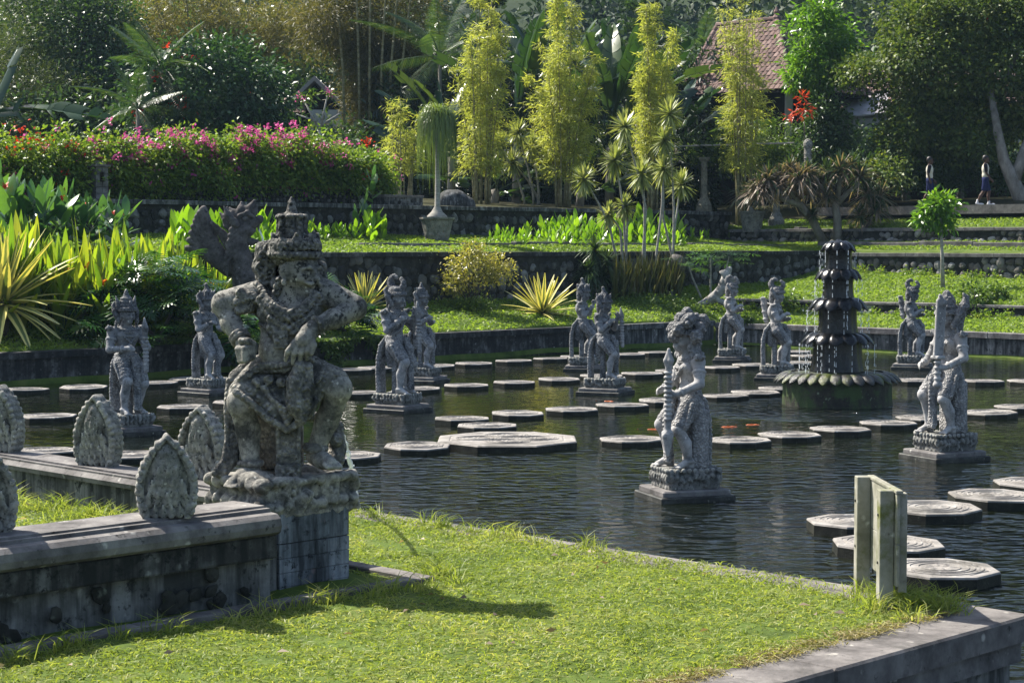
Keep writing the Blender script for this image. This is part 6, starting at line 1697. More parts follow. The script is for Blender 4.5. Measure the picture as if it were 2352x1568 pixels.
def dragon_tree():
    b = at_Y(1925, 566, 63.4); b[2] = G1(b[0], b[1]); o = empty('dragon_tree', b); T(o, 'branching dragon tree with shaggy brown and green strap leaves behind the fountain', 'dragon tree')
    P = lambda px, py, dy=0: at_Y(px, py, 63.4 + dy) - b
    for pts, r in (((P(1925, 570), P(1923, 500), P(1918, 462)), (.17, .14, .12)), ((P(1893, 560, .3), P(1868, 510, .2), P(1838, 470), P(1790, 455)), (.17, .13, .12, .09)), ((P(1962, 590, .2), P(1970, 545, .1), P(2000, 500)), (.14, .12, .09)),
                   ((P(1919, 465), P(1885, 435), P(1850, 420)), (.11, .08, .06)), ((P(1921, 465), P(1928, 430), P(1930, 400)), (.11, .08, .06)), ((P(1921, 470), P(1950, 440), P(1975, 420)), (.11, .08, .06)),
                   ((P(1838, 470), P(1815, 440), P(1800, 420)), (.09, .07, .05))):
        MB().tube(pts, r, 9).build('trunk', M['bark'], o, smooth=True)
    for px, py, s, dead in ((1745, 440, 1.0, 1), (1790, 425, 1.15, 1), (1835, 415, 1.1, 1), (1862, 440, .8, 1), (1885, 425, .85, .6), (1930, 395, 1.05, .35), (1975, 410, 1.0, .4), (1900, 455, .6, .7), (1995, 450, .95, .5), (2010, 490, 1.0, .35), (1975, 500, .8, .25), (1955, 545, .75, .3), (1868, 500, .55, .2), (1765, 415, .9, .8), (1815, 395, .9, .6), (1855, 400, .8, .4), (1900, 405, .9, .3), (1955, 385, .9, .2), (2020, 455, .9, .3), (1985, 530, .9, .3)):
        c = P(px, py, RNG.uniform(-.4, .4)); nd = int(150 * dead); ng = 40 + int(70 * (1 - dead))
        if nd: link('dead_leaves', ribbons_mesh('dead_leaves', L['dead'], *rosette_arrays(c, nd, 1.0 * s, .055, (-20, 80), .5), seg=5, prof=pr_strap), o)
        link('leaf_rosette', ribbons_mesh('leaf_rosette', L['strap'], *rosette_arrays(c + np.array((0, 0, .06)), ng, .90 * s, .06, (-25, 88), .35), seg=5, prof=pr_strap), o)
dragon_tree()
# ================================================================ what stands behind the terraces
def leaf_thing(name, label, cat, parts, kind=None, group=None, base=None):
    """parts: (part name, mesh or MB mesh)"""
    o = empty(name, base if base is not None else (0, 0, 0)); T(o, label, cat, group, kind)
    return o
def shift(P, b): return P - np.asarray(b, float)
def tree(name, label, base, trunk, crowns, mat, leaf, bark='bark_dark', group=None, cat='tree', fold=.22, flowers=None, extra=None):
    """base: foot; trunk: list of (points, radii); crowns: list of (centre, radii, nclump, per, clump radius)"""
    b = np.asarray(base, float); o = empty(name, b); T(o, label, cat, group)
    for pts, rad in trunk: MB().tube([np.asarray(q) - b for q in pts], rad, 8).build('trunk', M[bark], o, smooth=True)
    PP, DD = [], []
    for cr in crowns:
        P, D = crown_cloud(*cr[:5]); PP.append(P); DD.append(D)
    P, D = np.concatenate(PP), np.concatenate(DD); n = len(P); kk = RNG.random(n) < (.62 if n > 4000 else 1); P, D = P[kk], D[kk]; n = len(P); leaf = (leaf[0] * 1.1, leaf[1] * 1.1) if n > 2880 else leaf
    link('crown', leaves_mesh('crown', P - b, D, leaf[0] * RNG.uniform(.7, 1.25, n), leaf[1] * RNG.uniform(.8, 1.2, n), mat, fold), o)
    if flowers:
        fm, cnt, fs, per = flowers
        ix = RNG.choice(len(P), cnt, replace=False); out = unit(P[ix] - np.mean([np.asarray(c[0]) for c in crowns], 0))
        for q in (P[ix] + out * .12 - b):
            link('flower', leaves_mesh('flower', q + RNG.normal(size=(per, 3)) * fs, dirs(per, -.2, 1), fs * 1.2, fs * .8, fm), o)
    return o
AY = at_Y
def GY(px, Y): q = at_Y(px, 500, Y); q[2] = G1(q[0], q[1]); return q

# ---------------------------------------------------------------- clumping bamboo
def bamboo(label, px, Y, top, halfw, bare, mat, group, nculm=13, dens=1.0, name='bamboo_clump', leafL=.26, spread=.35, leafW=.032, skew=0.0):
    """top/bare: picture heights of the tip and of the lowest leaves; halfw: half width of the plume in the picture"""
    b = GY(px, Y); k = Y / FPX; o = empty(name, b); T(o, label, 'bamboo', group)
    H = at_Y(px, top, Y)[2] - b[2]; hb = at_Y(px, bare, Y)[2] - b[2]; W = halfw * k
    PP, DD = [], []
    for i in range(nculm):
        a = RNG.uniform(0, 6.283); r0 = spread * RNG.random() ** .5; hh = H * (1.0 if i < 3 else RNG.uniform(.62, .98)); out = W * RNG.uniform(.1, .75) * (1.15 if i >= 3 else .3)
        t = np.linspace(0, 1, 12); x = r0 * math.cos(a) + out * math.cos(a) * t ** 1.8 + skew * W * t ** 2; y = r0 * math.sin(a) + out * math.sin(a) * t ** 1.8 * .8; z = hh * t - out * .35 * t ** 5
        P = np.stack([x, y, z], 1)
        MB().tube(P, np.linspace(.034, .008, 12), 6).build('culm', M['culm'], o, smooth=True)
        n = int(34 * dens * hh / 7)
        for j in range(n):
            tt = RNG.uniform(hb / hh, 1.0); c = np.array([np.interp(tt, t, P[:, q]) for q in range(3)])
            f = (tt - hb / hh) / (1 - hb / hh + 1e-6); wid = W * (.34 + .80 * math.sin(math.pi * min(1, .26 + .70 * f)) ** 1.2) * (1 - .72 * f ** 2.2)
            d = dirs(1, -.15, .55)[0]; Ls = wid * RNG.uniform(.25, 1.0) ** .8 * .86; m = int(23 * dens)
            s = RNG.random(m) ** .8; Q = c + d * (Ls * s)[:, None] + RNG.normal(size=(m, 3)) * .075; Q[:, 2] -= .18 * Ls * s * s
            PP.append(Q); DD.append(d * .8 + RNG.normal(size=(m, 3)) * .55 + np.array((0, 0, -.38)))
    P, D = np.concatenate(PP), np.concatenate(DD); n = len(P)
    link('foliage', leaves_mesh('foliage', P, D, leafL * RNG.uniform(.6, 1.2, n), leafW, mat, .15), o)
    return o
bg = 'tall yellow bamboo clumps along the upper terrace'
bamboo('tall yellow bamboo clump just right of the potted ponytail palm', 1105, 64.5, -18, 66, 400, L['bamboo'], bg, 14, 1.0)
bamboo('broadest tall yellow bamboo clump with bare culms, left of the variegated dracaenas', 1292, 65.5, -20, 84, 405, L['bamboo'], bg, 16, 1.15)
bamboo('tall yellow bamboo clump directly behind the variegated dracaenas', 1502, 66.5, 10, 62, 420, L['bamboo'], bg, 14, 1.1)
bamboo('tallest yellow bamboo clump standing before the tiled pavilion roof', 1708, 67.5, -45, 66, 395, L['bamboo'], bg, 14, .8)
bamboo('small low yellow bamboo left of the ponytail palm', 925, 63.0, 232, 44, 395, L['bamboo'], bg, 9, .8)

# ---------------------------------------------------------------- big paddle leaves (bananas, traveller palms)
def paddle(Lg=2.3, W=.52, petiole=.7, tears=9, bend=.25):
    V, F = [], []
    xs = np.linspace(0, Lg, 25)
    z = lambda x: -bend * (x / Lg) ** 2 * Lg
    m = MB(); m.tube([(-petiole, 0, .0), (0, 0, 0)] + [(x, 0, z(x)) for x in xs[6::6]], [.035, .03, .02, .016, .010, .004], 5)
    cuts = np.sort(np.concatenate([[0, 1], RNG.uniform(.12, .95, tears)]))
    for sg in (-1, 1):
        for a, b in zip(cuts[:-1], cuts[1:]):
            n = 4; tt = np.linspace(a, b, n); tw = RNG.normal() * .10
            P = []
            for t in tt:
                w = W * .5 * math.sin(math.pi * min(1, .06 + .93 * t)) ** .6 * (.93 if t in (a, b) else 1)
                x = t * Lg; gap = .012 * (1 if t == a else -1 if t == b else 0)
                P += [(x + gap * .3, 0, z(x) + .004), (x + .10 * W + gap, sg * w * .55, z(x) + w * .16 + tw * .3), (x + .28 * W + gap, sg * w, z(x) - w * .08 + tw)]
            Fq = [(i*3+j, i*3+j+1, (i+1)*3+j+1, (i+1)*3+j) for i in range(n-1) for j in range(2)]
            m.add(P, Fq)
    V = np.concatenate(m.V); return mesh('leaf', V, m.F, L['banan'], True)
PAD = [paddle(2.4, .60, .9, t, bd) for t, bd in ((3, .06), (7, .16), (11, .30), (5, .45))]
def banana(label, px, Y, base_y, leaves, group='large leaved plants behind the bamboos', trunkh=1.0):
    b = GY(px, Y); o = empty('giant_leaf_plant', b); T(o, label, 'banana plant', group); k = Y / FPX
    MB().tube([(0, 0, -.2), (.05, 0, trunkh * .6), (0, 0, trunkh)], [.18, .15, .12], 9).build('trunk', M['bark'], o, smooth=True)
    for (az, el, s, kk, dx, dz) in leaves: place_leaf(PAD[kk], o, (dx * k + .9 * s * math.cos(R(az)) * math.cos(R(el)), .9 * s * math.sin(R(az)) * math.cos(R(el)), trunkh + dz * k + .9 * s * math.sin(R(el))), R(az), R(el), RNG.normal() * .5, s)
def fan(n, el, s, tr, tilt=None):
    out = []
    for i in range(n):
        f = i / (n - 1); a = -1 + 2 * f
        az = (0 if a > 0 else 180) + RNG.normal() * 35 + (0 if abs(a) > .4 else RNG.choice([-70, -110]))
        out.append((az, el - abs(a) * 50 + RNG.normal() * 6, s * RNG.uniform(.8, 1.1), int(RNG.integers(4)), a * 14, RNG.uniform(-10, tr)))
    return out
banana('dark giant leaf plant between the first and second tall bamboos', 1185, 69, 460, fan(11, 84, 1.25, 60), trunkh=2.4)
banana('giant leaf plant with browning arched leaves behind the ponytail palm', 1035, 68.5, 460, fan(9, 78, 1.05, 20), trunkh=1.6)
banana('dense dark paddle leaved plant between the second and third tall bamboos', 1398, 69.5, 460, fan(14, 86, 1.25, 50), trunkh=2.2)
banana('giant leaf plant with pale shining tips left of the pavilion roof', 1556, 72, 460, fan(10, 72, 1.0, 40), trunkh=2.6)
banana('tall giant leaf plant rising behind the second tall bamboo', 1275, 72, 460, fan(8, 84, 1.15, 40), trunkh=4.2)
banana('paddle leaved plant behind the third tall bamboo', 1465, 72.5, 460, fan(8, 80, 1.1, 50), trunkh=3.2)
banana('low giant leaf plant at the foot of the first bamboo', 1135, 67.5, 470, fan(7, 55, .8, 5), trunkh=.5)
banana('low giant leaf plant at the foot of the second bamboo', 1330, 68.5, 470, fan(7, 60, .8, 5), trunkh=.5)
# one long banana leaf reaching in at far left
b = at_c(-60, 330, 58); o = empty('banana_plant', (b[0], b[1], G1(b[0], b[1]))); T(o, 'banana plant with one long pale leaf arching in from the left edge', 'banana plant')
hz = b[2] - G1(b[0], b[1]); MB().tube([(0, 0, -.1), (0, 0, hz)], [.16, .10], 9).build('trunk', M['bark'], o, smooth=True)
place_leaf(PAD[2], o, (.3, 0, hz + .7), R(-8), R(12), .5, 1.15); place_leaf(PAD[0], o, (.2, 0, hz + .3), R(10), R(70), .2, .9); place_leaf(PAD[1], o, (-.2, 0, hz + .3), R(170), R(30), .2, 1.0)

# ---------------------------------------------------------------- palms
def frond_mesh(Lg=2.6, n=34, dl=.55, droop=.45, mat=None):
    t = np.linspace(.12, 1, n); P, D, LL = [], [], []
    for q in t:
        for sg in (-1, 1):
            P.append((Lg * q, 0, -droop * Lg * q * q)); D.append((.55, sg, -.25 - .3 * q)); LL.append(dl * math.sin(math.pi * (.15 + .8 * q)) + .06)
    V, qd, k = ribbons(P, D, np.array(LL), .035, .25, seg=3, prof=pr_strap)
    m = V.shape[1] * k; F = (qd[None] + (np.arange(len(P)) * m)[:, None, None]).reshape(-1, 4); V = V.reshape(-1, 3)
    mb = MB().tube([(Lg * q, 0, -droop * Lg * q * q) for q in np.linspace(0, 1, 7)], np.linspace(.028, .006, 7), 5); V2 = mb.V[0]
    me = mesh('frond', np.concatenate([V, V2]), [tuple(f) for f in F.tolist()] + [tuple(i + len(V) for i in f) for f in mb.F], mat or L['frond'])
    return me
FRO = [frond_mesh(2.6, 34, .55, d) for d in (.25, .45, .7)]
def palm(label, px, Y, crown_y, nf, sc, group=None, name='palm_tree', tr=.09, protos=None):
    b = GY(px, Y); top = at_Y(px, crown_y, Y); h = top[2] - b[2]; o = empty(name, b); T(o, label, 'palm', group)
    MB().tube([(0, 0, -.3), (.05, 0, h * .5), (0, 0, h)], [tr * 1.2, tr, tr * .8], 8).build('trunk', M['bark'], o, smooth=True)
    for i in range(nf): place_leaf((protos or FRO)[int(RNG.integers(3))], o, (0, 0, h), i * 2.39996 + RNG.normal() * .2, R(80 - 95 * i / nf + RNG.normal() * 6), RNG.normal() * .3, sc * RNG.uniform(.85, 1.1), 'frond')
palm('feathery palm rising left out of the broad tulip tree', 375, 74, 160, 12, 1.0)
palm('small palm with drooping fronds low at the left side of the tulip tree', 318, 72, 250, 11, .8)
palm('grey green palm between the brown bamboo and the first yellow bamboo', 1010, 74, 130, 13, 1.1)
palm('palm with stiff fronds behind the third yellow bamboo, above the pavilion eave', 1612, 86, 108, 12, .95)
FRH = [frond_mesh(4.2, 26, .9, d, L['hill']) for d in (.3, .5, .8)]
for px, Y, cy, s in ((1560, 165, 35, 1.5), (1610, 180, 20, 1.5), (1895, 160, 25, 1.5), (1945, 170, 5, 1.6), (1800, 185, 30, 1.4), (1985, 150, 60, 1.3)):
    b = at_Y(px, cy, Y); o = empty('coconut_palm', b); T(o, {1560: 'hazy coconut palm on the far slope left of the fourth bamboo', 1610: 'hazy coconut palm on the far slope behind the fourth bamboo', 1895: 'hazy coconut palm above the bright green tree', 1945: 'hazy coconut palm touching the top photo edge left of the large right tree', 1800: 'hazy coconut palm on the far slope above the roof finial', 1985: 'hazy coconut palm just left of the large right tree crown'}[px], 'palm', 'coconut palms on the far slope')
    MB().tube([(0, 0, -16), (.4, 0, -8), (0, 0, 0)], [.3, .22, .16], 7).build('trunk', M['bark_dark'], o)
    for i in range(13): place_leaf(FRH[int(RNG.integers(3))], o, (0, 0, 0), i * 2.39996, R(70 - 100 * i / 13 + RNG.normal() * 6), 0, s * .72, 'frond')
# araucarias: tiers of rope-like branches
def araucaria(label, px, Y, top, tiers, w):
    b = GY(px, Y); t0 = at_Y(px, top, Y); h = t0[2] - b[2]; o = empty('araucaria_tree', b); T(o, label, 'conifer', 'araucarias behind the bamboos')
    MB().tube([(0, 0, 0), (0, 0, h)], [.2, .04], 8).build('trunk', M['bark_dark'], o)
    for i in range(tiers):
        z = h - .5 - i * .95; l = w * (.35 + .65 * min(1, i / 4))
        PP, DD = [], []
        for j in range(6):
            a = j * math.pi / 3 + i * .5; n = 260; s = RNG.random(n); c = np.stack([math.cos(a) * l * s, math.sin(a) * l * s, z + .35 * l * s ** 2], 1); d = dirs(n); PP.append(c + d * .09); DD.append(d + np.array((math.cos(a), math.sin(a), .6)))
        P, D = np.concatenate(PP), np.concatenate(DD); link('branch_tier', leaves_mesh('branch_tier', P, D, .17, .05, L['dark']), o)
araucaria('dark araucaria tip with rope like branches behind the first yellow bamboo', 1120, 84, -60, 8, 1.7)
araucaria('dark araucaria with tiered rope like branches behind the third yellow bamboo', 1475, 86, -50, 9, 1.5)

# ---------------------------------------------------------------- broadleaved trees
b = GY(490, 75)
tree('tulip_tree', 'broad dark glossy tree with a few red flowers behind the bougainvillea hedge', b, [([b, b + (.1, 0, 1.6), b + (.2, 0, 3.2)], [.25, .2, .14]), ([b + (.1, 0, 1.6), b + (-1.4, 0, 3.2)], [.14, .08]), ([b + (.1, 0, 1.8), b + (1.8, 0, 3.4)], [.14, .08])],
     [(AY(490, 225, 75), (3.2, 2.4, 2.2), 150, 60, .42), (AY(380, 250, 74.5), (1.6, 1.5, 1.5), 60, 55, .38), (AY(585, 245, 74.5), (1.2, 1.4, 1.4), 60, 55, .38), (AY(500, 140, 75), (1.8, 1.6, 1.1), 60, 50, .38)], L['glossy'], (.24, .10), flowers=(L['red'], 13, .13, 26))
b = GY(195, 82)
tree('dark_tree', 'tall dark tree hung with creepers between the feathery trees and the golden bamboo', b, [([b, b + (.2, 0, 5), b + (-.2, 0, 10)], [.4, .3, .15]), ([b + (.1, 0, 4), b + (1.6, 0, 8)], [.2, .1])],
     [(AY(185, 130, 82), (2.2, 2.0, 3.2), 190, 60, .45), (AY(150, 20, 83), (3.0, 2.0, 2.2), 130, 50, .5), (AY(240, 90, 81), (1.3, 1.2, 2.6), 80, 55, .4), (AY(215, 240, 80), (1.9, 1.5, 1.8), 90, 50, .45)], L['dark'], (.17, .10))
for px, Y, cy, rx, rz, lab in ((40, 80, 190, 2.0, 3.0, 'dark feathery casuarina like tree at the far left edge'), (120, 79, 235, 1.6, 1.6, 'lower feathery tree between the left edge and the dark creeper tree'), (70, 84, 60, 2.6, 2.8, 'taller green tree at the top left corner behind the feathery tree')):
    b = GY(px, Y); tree('feathery_tree', lab, b, [([b, b + (0, 0, 4), AY(px, cy, Y)], [.3, .22, .1])], [(AY(px, cy, Y), (rx, rx * .8, rz), 170, 80, .40), (AY(px - 30, cy + 60, Y - 1), (rx * .8, rx * .6, rz * .5), 70, 70, .4)], L['feather'] if 'feathery' in lab else L['mid'], (.22, .028) if 'feathery' in lab else (.2, .12), group='trees at the upper left')
# golden bamboo crown arching over the top left, brown bamboo thicket
b = GY(470, 86)
o = tree('golden_bamboo_thicket', 'golden brown giant bamboo arching across the top left of the photo', b, [([b + (x, 0, 0), b + (x * 1.4, 0, 6), b + (x * 2.2, -.6, 11)], [.07, .06, .02]) for x in (-2, -1.2, -.4, .5, 1.3, 2.1)],
     [(AY(px, py, 86 + RNG.normal()), (rx, 1.6, rz), n, 75, .38) for px, py, rx, rz, n in ((320, 60, 1.8, 1.6, 90), (430, 25, 2.4, 1.8, 120), (560, 55, 2.4, 1.6, 120), (400, 130, 1.4, 2.0, 80), (660, 95, 1.9, 1.2, 90), (720, 30, 1.6, 1.6, 80), (560, 130, 1.5, 1.0, 70), (290, 110, 1.0, 2.0, 60))], L['bamboo_gold'], (.26, .032), 'culm', cat='bamboo', fold=.12)
b = GY(850, 78)
o = tree('brown_bamboo_thicket', 'massive dark brown bamboo thicket with pale bare culms, behind the hedge end', b, [([b + (x, -1.2, 0), b + (x * 1.1, -1.4, 5), b + (x * 1.5, -1.3, 9), b + (x * 2.2, -1, 13)], [.06, .055, .04, .015]) for x in (-.9, -.3, .1, .55, .9, 1.3)],
     [(AY(px, py, 78 + RNG.normal() * .5), (rx, 1.5, rz), n, 75, .36) for px, py, rx, rz, n in ((780, 50, 1.5, 2.0, 110), (850, 40, 1.9, 2.4, 140), (930, 50, 1.5, 2.6, 110), (842, 165, 1.0, 1.8, 80), (865, 170, 1.4, 2.2, 110), (935, 180, 1.2, 2.2, 90), (838, 285, .8, 1.2, 50), (890, 270, 1.2, 1.6, 80), (735, 55, .9, 1.0, 50))], L['bamboo_old'], (.26, .034), 'culm', cat='bamboo', fold=.12)
b = GY(735, 72)
tree('frangipani_tree', 'sparse pale branched frangipani with a few pink blossoms before the gabled house', b, [([b, b + (.1, 0, 1.5), AY(735, 300, 72)], [.12, .1, .07]), ([AY(735, 300, 72), AY(700, 235, 72)], [.06, .03]), ([AY(735, 300, 72), AY(752, 220, 72)], [.06, .03]), ([AY(735, 290, 72), AY(780, 262, 72)], [.06, .03]), ([AY(728, 280, 72), AY(680, 262, 72)], [.05, .02])],
     [(AY(700, 228, 72), (.35, .3, .2), 4, 14, .13), (AY(752, 214, 72), (.25, .2, .12), 3, 10, .10)], L['mid'], (.22, .08), 'canestem', flowers=(L['pink'], 7, .06, 14))
# bright young tree right of the pavilion
b = GY(1885, 71)
tree('bright_tree', 'bright yellow green tree with drooping leaves right of the pavilion roof', b, [([b, b + (0, 0, 3), AY(1880, 120, 71)], [.14, .11, .05])],
     [(AY(1885, 95, 71), (1.15, 1.0, 1.3), 70, 52, .27), (AY(1862, 165, 71), (.85, .8, 1.0), 45, 45, .25), (AY(1912, 150, 71), (.6, .7, .7), 30, 45, .22), (AY(1880, 40, 71), (.7, .6, .6), 24, 40, .22)], L['bright'], (.25, .085))
b = GY(1890, 70)
tree('dark_shrub_tree', 'dark leafy creeper mass under the bright green tree', b, [([b, AY(1890, 260, 70)], [.12, .06])], [(AY(1892, 280, 70), (.7, .7, .8), 60, 50, .25), (AY(1905, 340, 70), (1.1, .8, .8), 80, 50, .28)], L['dark'], (.17, .08))
b = GY(1848, 69); o = tree('croton_shrub', 'red leaved croton under the bright green tree', b, [([b, AY(1848, 280, 69)], [.04, .02])], [(AY(1848, 255, 69), (.28, .25, .28), 6, 9, .12), (AY(1832, 268, 69), (.2, .2, .12), 4, 9, .08), (AY(1846, 228, 69), (.1, .1, .16), 3, 9, .06)], L['redleaf'], (.24, .06))
# the big tree at right
b = GY(2345, 68)
tree('large_right_tree', 'large leafy tree with crooked pale trunk filling the upper right corner', b,
     [([AY(2356, 508, 65.6), AY(2344, 455, 65.6), AY(2322, 405, 65.6), AY(2306, 370, 65.7), AY(2293, 310, 66), AY(2270, 180, 67)], [.36, .27, .24, .2, .16, .08]), ([AY(2330, 415, 65.6), AY(2348, 360, 65.8), AY(2375, 280, 66.5)], [.22, .18, .12]), ([AY(2295, 310, 68), AY(2200, 270, 68), AY(2110, 210, 67.5)], [.12, .08, .03]), ([AY(2280, 230, 68), AY(2340, 120, 68)], [.12, .05]), ([AY(2270, 180, 68), AY(2150, 60, 68)], [.08, .03])],
     [(AY(px, py, 68 + RNG.normal() * .6), (rx, 1.6, rz), int(n * 1.35), 44, .25) for px, py, rx, rz, n in ((2240, 60, 2.6, 1.9, 200), (2330, 150, 2.0, 2.6, 180), (2110, 60, 1.5, 1.1, 90), (2100, 130, 1.2, .9, 70), (2170, 190, 1.8, 1.1, 120), (2070, 215, .9, .8, 50), (2230, 270, 1.9, 1.0, 120), (2110, 285, 1.2, .8, 75), (2060, 330, .8, .7, 45), (2370, 250, 1.3, 1.3, 80), (1985, 165, .9, .45, 40), (2140, 350, 1.2, .6, 60), (2230, 335, .8, .5, 40), (2040, 400, .7, .5, 30), (2352, 20, 2.2, 1.4, 90))], L['tree'], (.155, .095), 'bark', flowers=(L['red'], 5, .06, 14))
# sapling on the right lawn
b = at_ground(2166, 662); Yb = b[1]
o = tree('sapling', 'slender sapling with bright yellow green crown on the right lawn', b, [([b - (0, 0, .1), AY(2164, 590, Yb), AY(2160, 500, Yb)], [.07, .05, .035])], [(AY(2160, 475, Yb), (.36, .34, .40), 26, 20, .13), (AY(2130, 500, Yb), (.22, .2, .22), 12, 18, .1), (AY(2172, 515, Yb), (.2, .2, .25), 10, 18, .1)], L['bright'], (.22, .085), 'canestem')
# yellow flowering shrub before the black wall
b = at_ground(1078, 712); Yb = b[1]
o = tree('yellow_shrub', 'twiggy yellow green flowering shrub on the lawn before the black rubble wall', b, [([b - (0, 0, .05), b + (x, RNG.normal() * .1, .7), b + (x * 2.2, RNG.normal() * .3, 1.25)], [.022, .016, .006]) for x in (-.35, -.22, -.1, 0, .12, .25, .38)],
     [(AY(1085, 610, Yb), (.74, .6, .48), 54, 26, .11), (AY(1142, 618, Yb), (.46, .4, .40), 26, 24, .11), (AY(1050, 650, Yb), (.42, .4, .38), 22, 24, .11), (AY(1088, 580, Yb), (.28, .28, .28), 18, 24, .1)], L['shrub'], (.075, .045), cat='shrub', flowers=(L['shrub'], 14, .035, 12))
q = np.array(b); m = 1500; P = q + np.stack([RNG.normal(0, .3, m), RNG.normal(0, .2, m), np.abs(RNG.normal(0, .16, m))], 1)
T(link('weeds', leaves_mesh('weeds', P, dirs(m, .2, 1), .10, .025, L['mid'])), 'grassy weeds at the foot of the yellow shrub', 'weeds', kind='stuff')
for px, py, w_, lab in ((2238, 708, .55, 'low leafy green plant by the rubble step under the sapling'), (1712, 760, .22, 'small bright plant growing on the pond wall corner between two statues'), (2290, 690, .35, 'tiny leafy plant at the end of the rubble step near the right edge'), (1810, 715, .4, 'small leafy weeds below the rubble step left of the fountain')):
    b = at_ground(px, py); tree('small_plant', lab, b, [([b - (0, 0, .05), b + (0, 0, w_ * .8)], [.015, .008])], [(b + (0, 0, w_ * .55), (w_ * .8, w_ * .6, w_ * .5), 22, 18, w_ * .25)], L['mid'], (.2 * w_ / .4 ** .5, .08), cat='plant')
# weeds along wall feet on the right
m = 7000; d = np.concatenate([np.full(m // 2, D1 - .45), np.full(m // 2, DL - .35)]) - np.abs(RNG.normal(size=m)) * .25; c = RNG.uniform(30, 51, m); c[m // 2:] = RNG.uniform(30, 48.5, m - m // 2); X, Y = (d - c) / 2, (d + c) / 2
keep = np.sin(c * 2.1) + np.sin(c * 5.3 + 1) > -.1; X, Y = X[keep], Y[keep]
T(link('weeds', leaves_mesh('weeds', np.stack([X, Y, ground(X, Y) + np.abs(RNG.normal(size=len(X))) * .10], 1), dirs(len(X), -.1, 1), .09, .05, L['boug'])), 'leafy weeds along the foot of the right terrace walls', 'weeds', kind='stuff')

# ---------------------------------------------------------------- hedges and undergrowth
def hedge():
    b = at_c(440, 440, 62.6); b[2] = G1(b[0], b[1]); o = empty('bougainvillea_hedge', b); T(o, 'long billowing bougainvillea hedge with magenta bracts over the brick wall', 'hedge')
    PP, DD, TOP = [], [], []
    for px in np.arange(-40, 880, 21):
        top = 32 + 11 * math.sin(px * .043) + 8 * math.sin(px * .11 + 1) + np.interp(px, [-40, 100, 200, 300, 450, 560, 640, 760, 830, 880], [318, 318, 312, 322, 302, 302, 300, 318, 350, 400]); bot = np.interp(px, [-40, 200, 420, 860], [470, 470, 445, 425])
        for row, f in enumerate((.10, .34, .58, .82)):
            c = 62.2 - .9 * math.sin(math.pi * (.25 + .6 * f)) + RNG.normal() * .15 + .45 * math.sin(px * .06 + f * 3)
            q = at_c(px + RNG.normal() * 8, top + (bot - top) * f, c); r = .60 * RNG.uniform(.6, 1.3)
            P, D = crown_cloud(q, (r, r, r * .8), 24, 21, .16, shell=.6); PP.append(P); DD.append(D)
            if f < .6: TOP.append(q + np.array((0, -.45, .1)))
    P, D = np.concatenate(PP), np.concatenate(DD); n = len(P)
    link('foliage', leaves_mesh('foliage', P - b, D, .125 * RNG.uniform(.7, 1.3, n), .078, L['boug'], .2), o)
    FP = []
    for px, py, s in ((282, 318, .35), (330, 405, .12), (480, 335, .30), (565, 312, .3), (625, 330, .28), (735, 345, .35), (755, 365, .2), (250, 380, .22), (200, 350, .3), (420, 350, .2), (520, 360, .2), (680, 350, .25), (790, 380, .15), (310, 355, .25), (395, 322, .25), (450, 318, .2), (600, 305, .25), (700, 318, .25), (640, 300, .2), (340, 330, .25), (365, 395, .12), (270, 350, .3), (560, 345, .18), (650, 370, .15), (540, 385, .1), (820, 400, .08)):
        c = at_c(px, py, 60.65)
        for k in range(max(2, int(s * 32))):
            q = c + RNG.normal(size=3) * np.array((s * 1.1, .12, s * .7)); m = int(RNG.integers(8, 22)); FP.append(q + RNG.normal(size=(m, 3)) * .055)
    for k in range(120):
        q = TOP[int(RNG.integers(len(TOP)))] + RNG.normal(size=3) * .4; m = int(RNG.integers(3, 10)); FP.append(q + RNG.normal(size=(m, 3)) * .05)
    FP = np.concatenate(FP); f = link('flowers', leaves_mesh('flowers', FP - b, dirs(len(FP), -.3, 1), .085, .07, L['pink'], .2), o); T(f, kind='stuff')
    FP = []
    for px, py in ((60, 330), (110, 340), (90, 330), (135, 400), (20, 345), (40, 300), (840, 330), (845, 400), (160, 340), (175, 345)):
        c = at_c(px, py, 60.55); FP.append(c + RNG.normal(size=(22, 3)) * .13)
    FP = np.concatenate(FP); f = link('red_flowers', leaves_mesh('red_flowers', FP - b, dirs(len(FP), -.3, 1), .10, .07, L['red'], .2), o); T(f, kind='stuff')
hedge()
def mass(name, label, cat, boxes, mat, leaf, per=30, cr=.22, kind='stuff'):
    PP, DD = [], []
    for (px0, px1, py0, py1, Y0, Y1, n) in boxes:
        for k in range(n):
            q = at_Y(RNG.uniform(px0, px1), RNG.uniform(py0, py1), RNG.uniform(Y0, Y1)); P = q + RNG.normal(size=(per, 3)) * cr; PP.append(P); DD.append(RNG.normal(size=(per, 3)) + unit(P - q) * .8 + np.array((0, -.3, -.2)))
    P, D = np.concatenate(PP), np.concatenate(DD); n = len(P); o = link(name, leaves_mesh(name, P, D, leaf[0] * RNG.uniform(.7, 1.3, n), leaf[1], mat, .2)); T(o, label, cat, kind=kind); return o
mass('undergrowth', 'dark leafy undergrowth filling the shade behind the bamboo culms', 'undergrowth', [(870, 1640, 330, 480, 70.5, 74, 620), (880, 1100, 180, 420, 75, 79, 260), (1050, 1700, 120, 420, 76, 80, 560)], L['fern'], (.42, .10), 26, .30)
mass('undergrowth', 'dark shaded undergrowth behind the left hedge and tulip tree', 'undergrowth', [(-60, 630, 230, 420, 76, 80, 420), (-60, 330, 60, 320, 84, 90, 360), (300, 700, 120, 300, 84, 90, 220), (640, 860, 305, 400, 73, 78, 90)], L['dark'], (.3, .12), 30, .4)
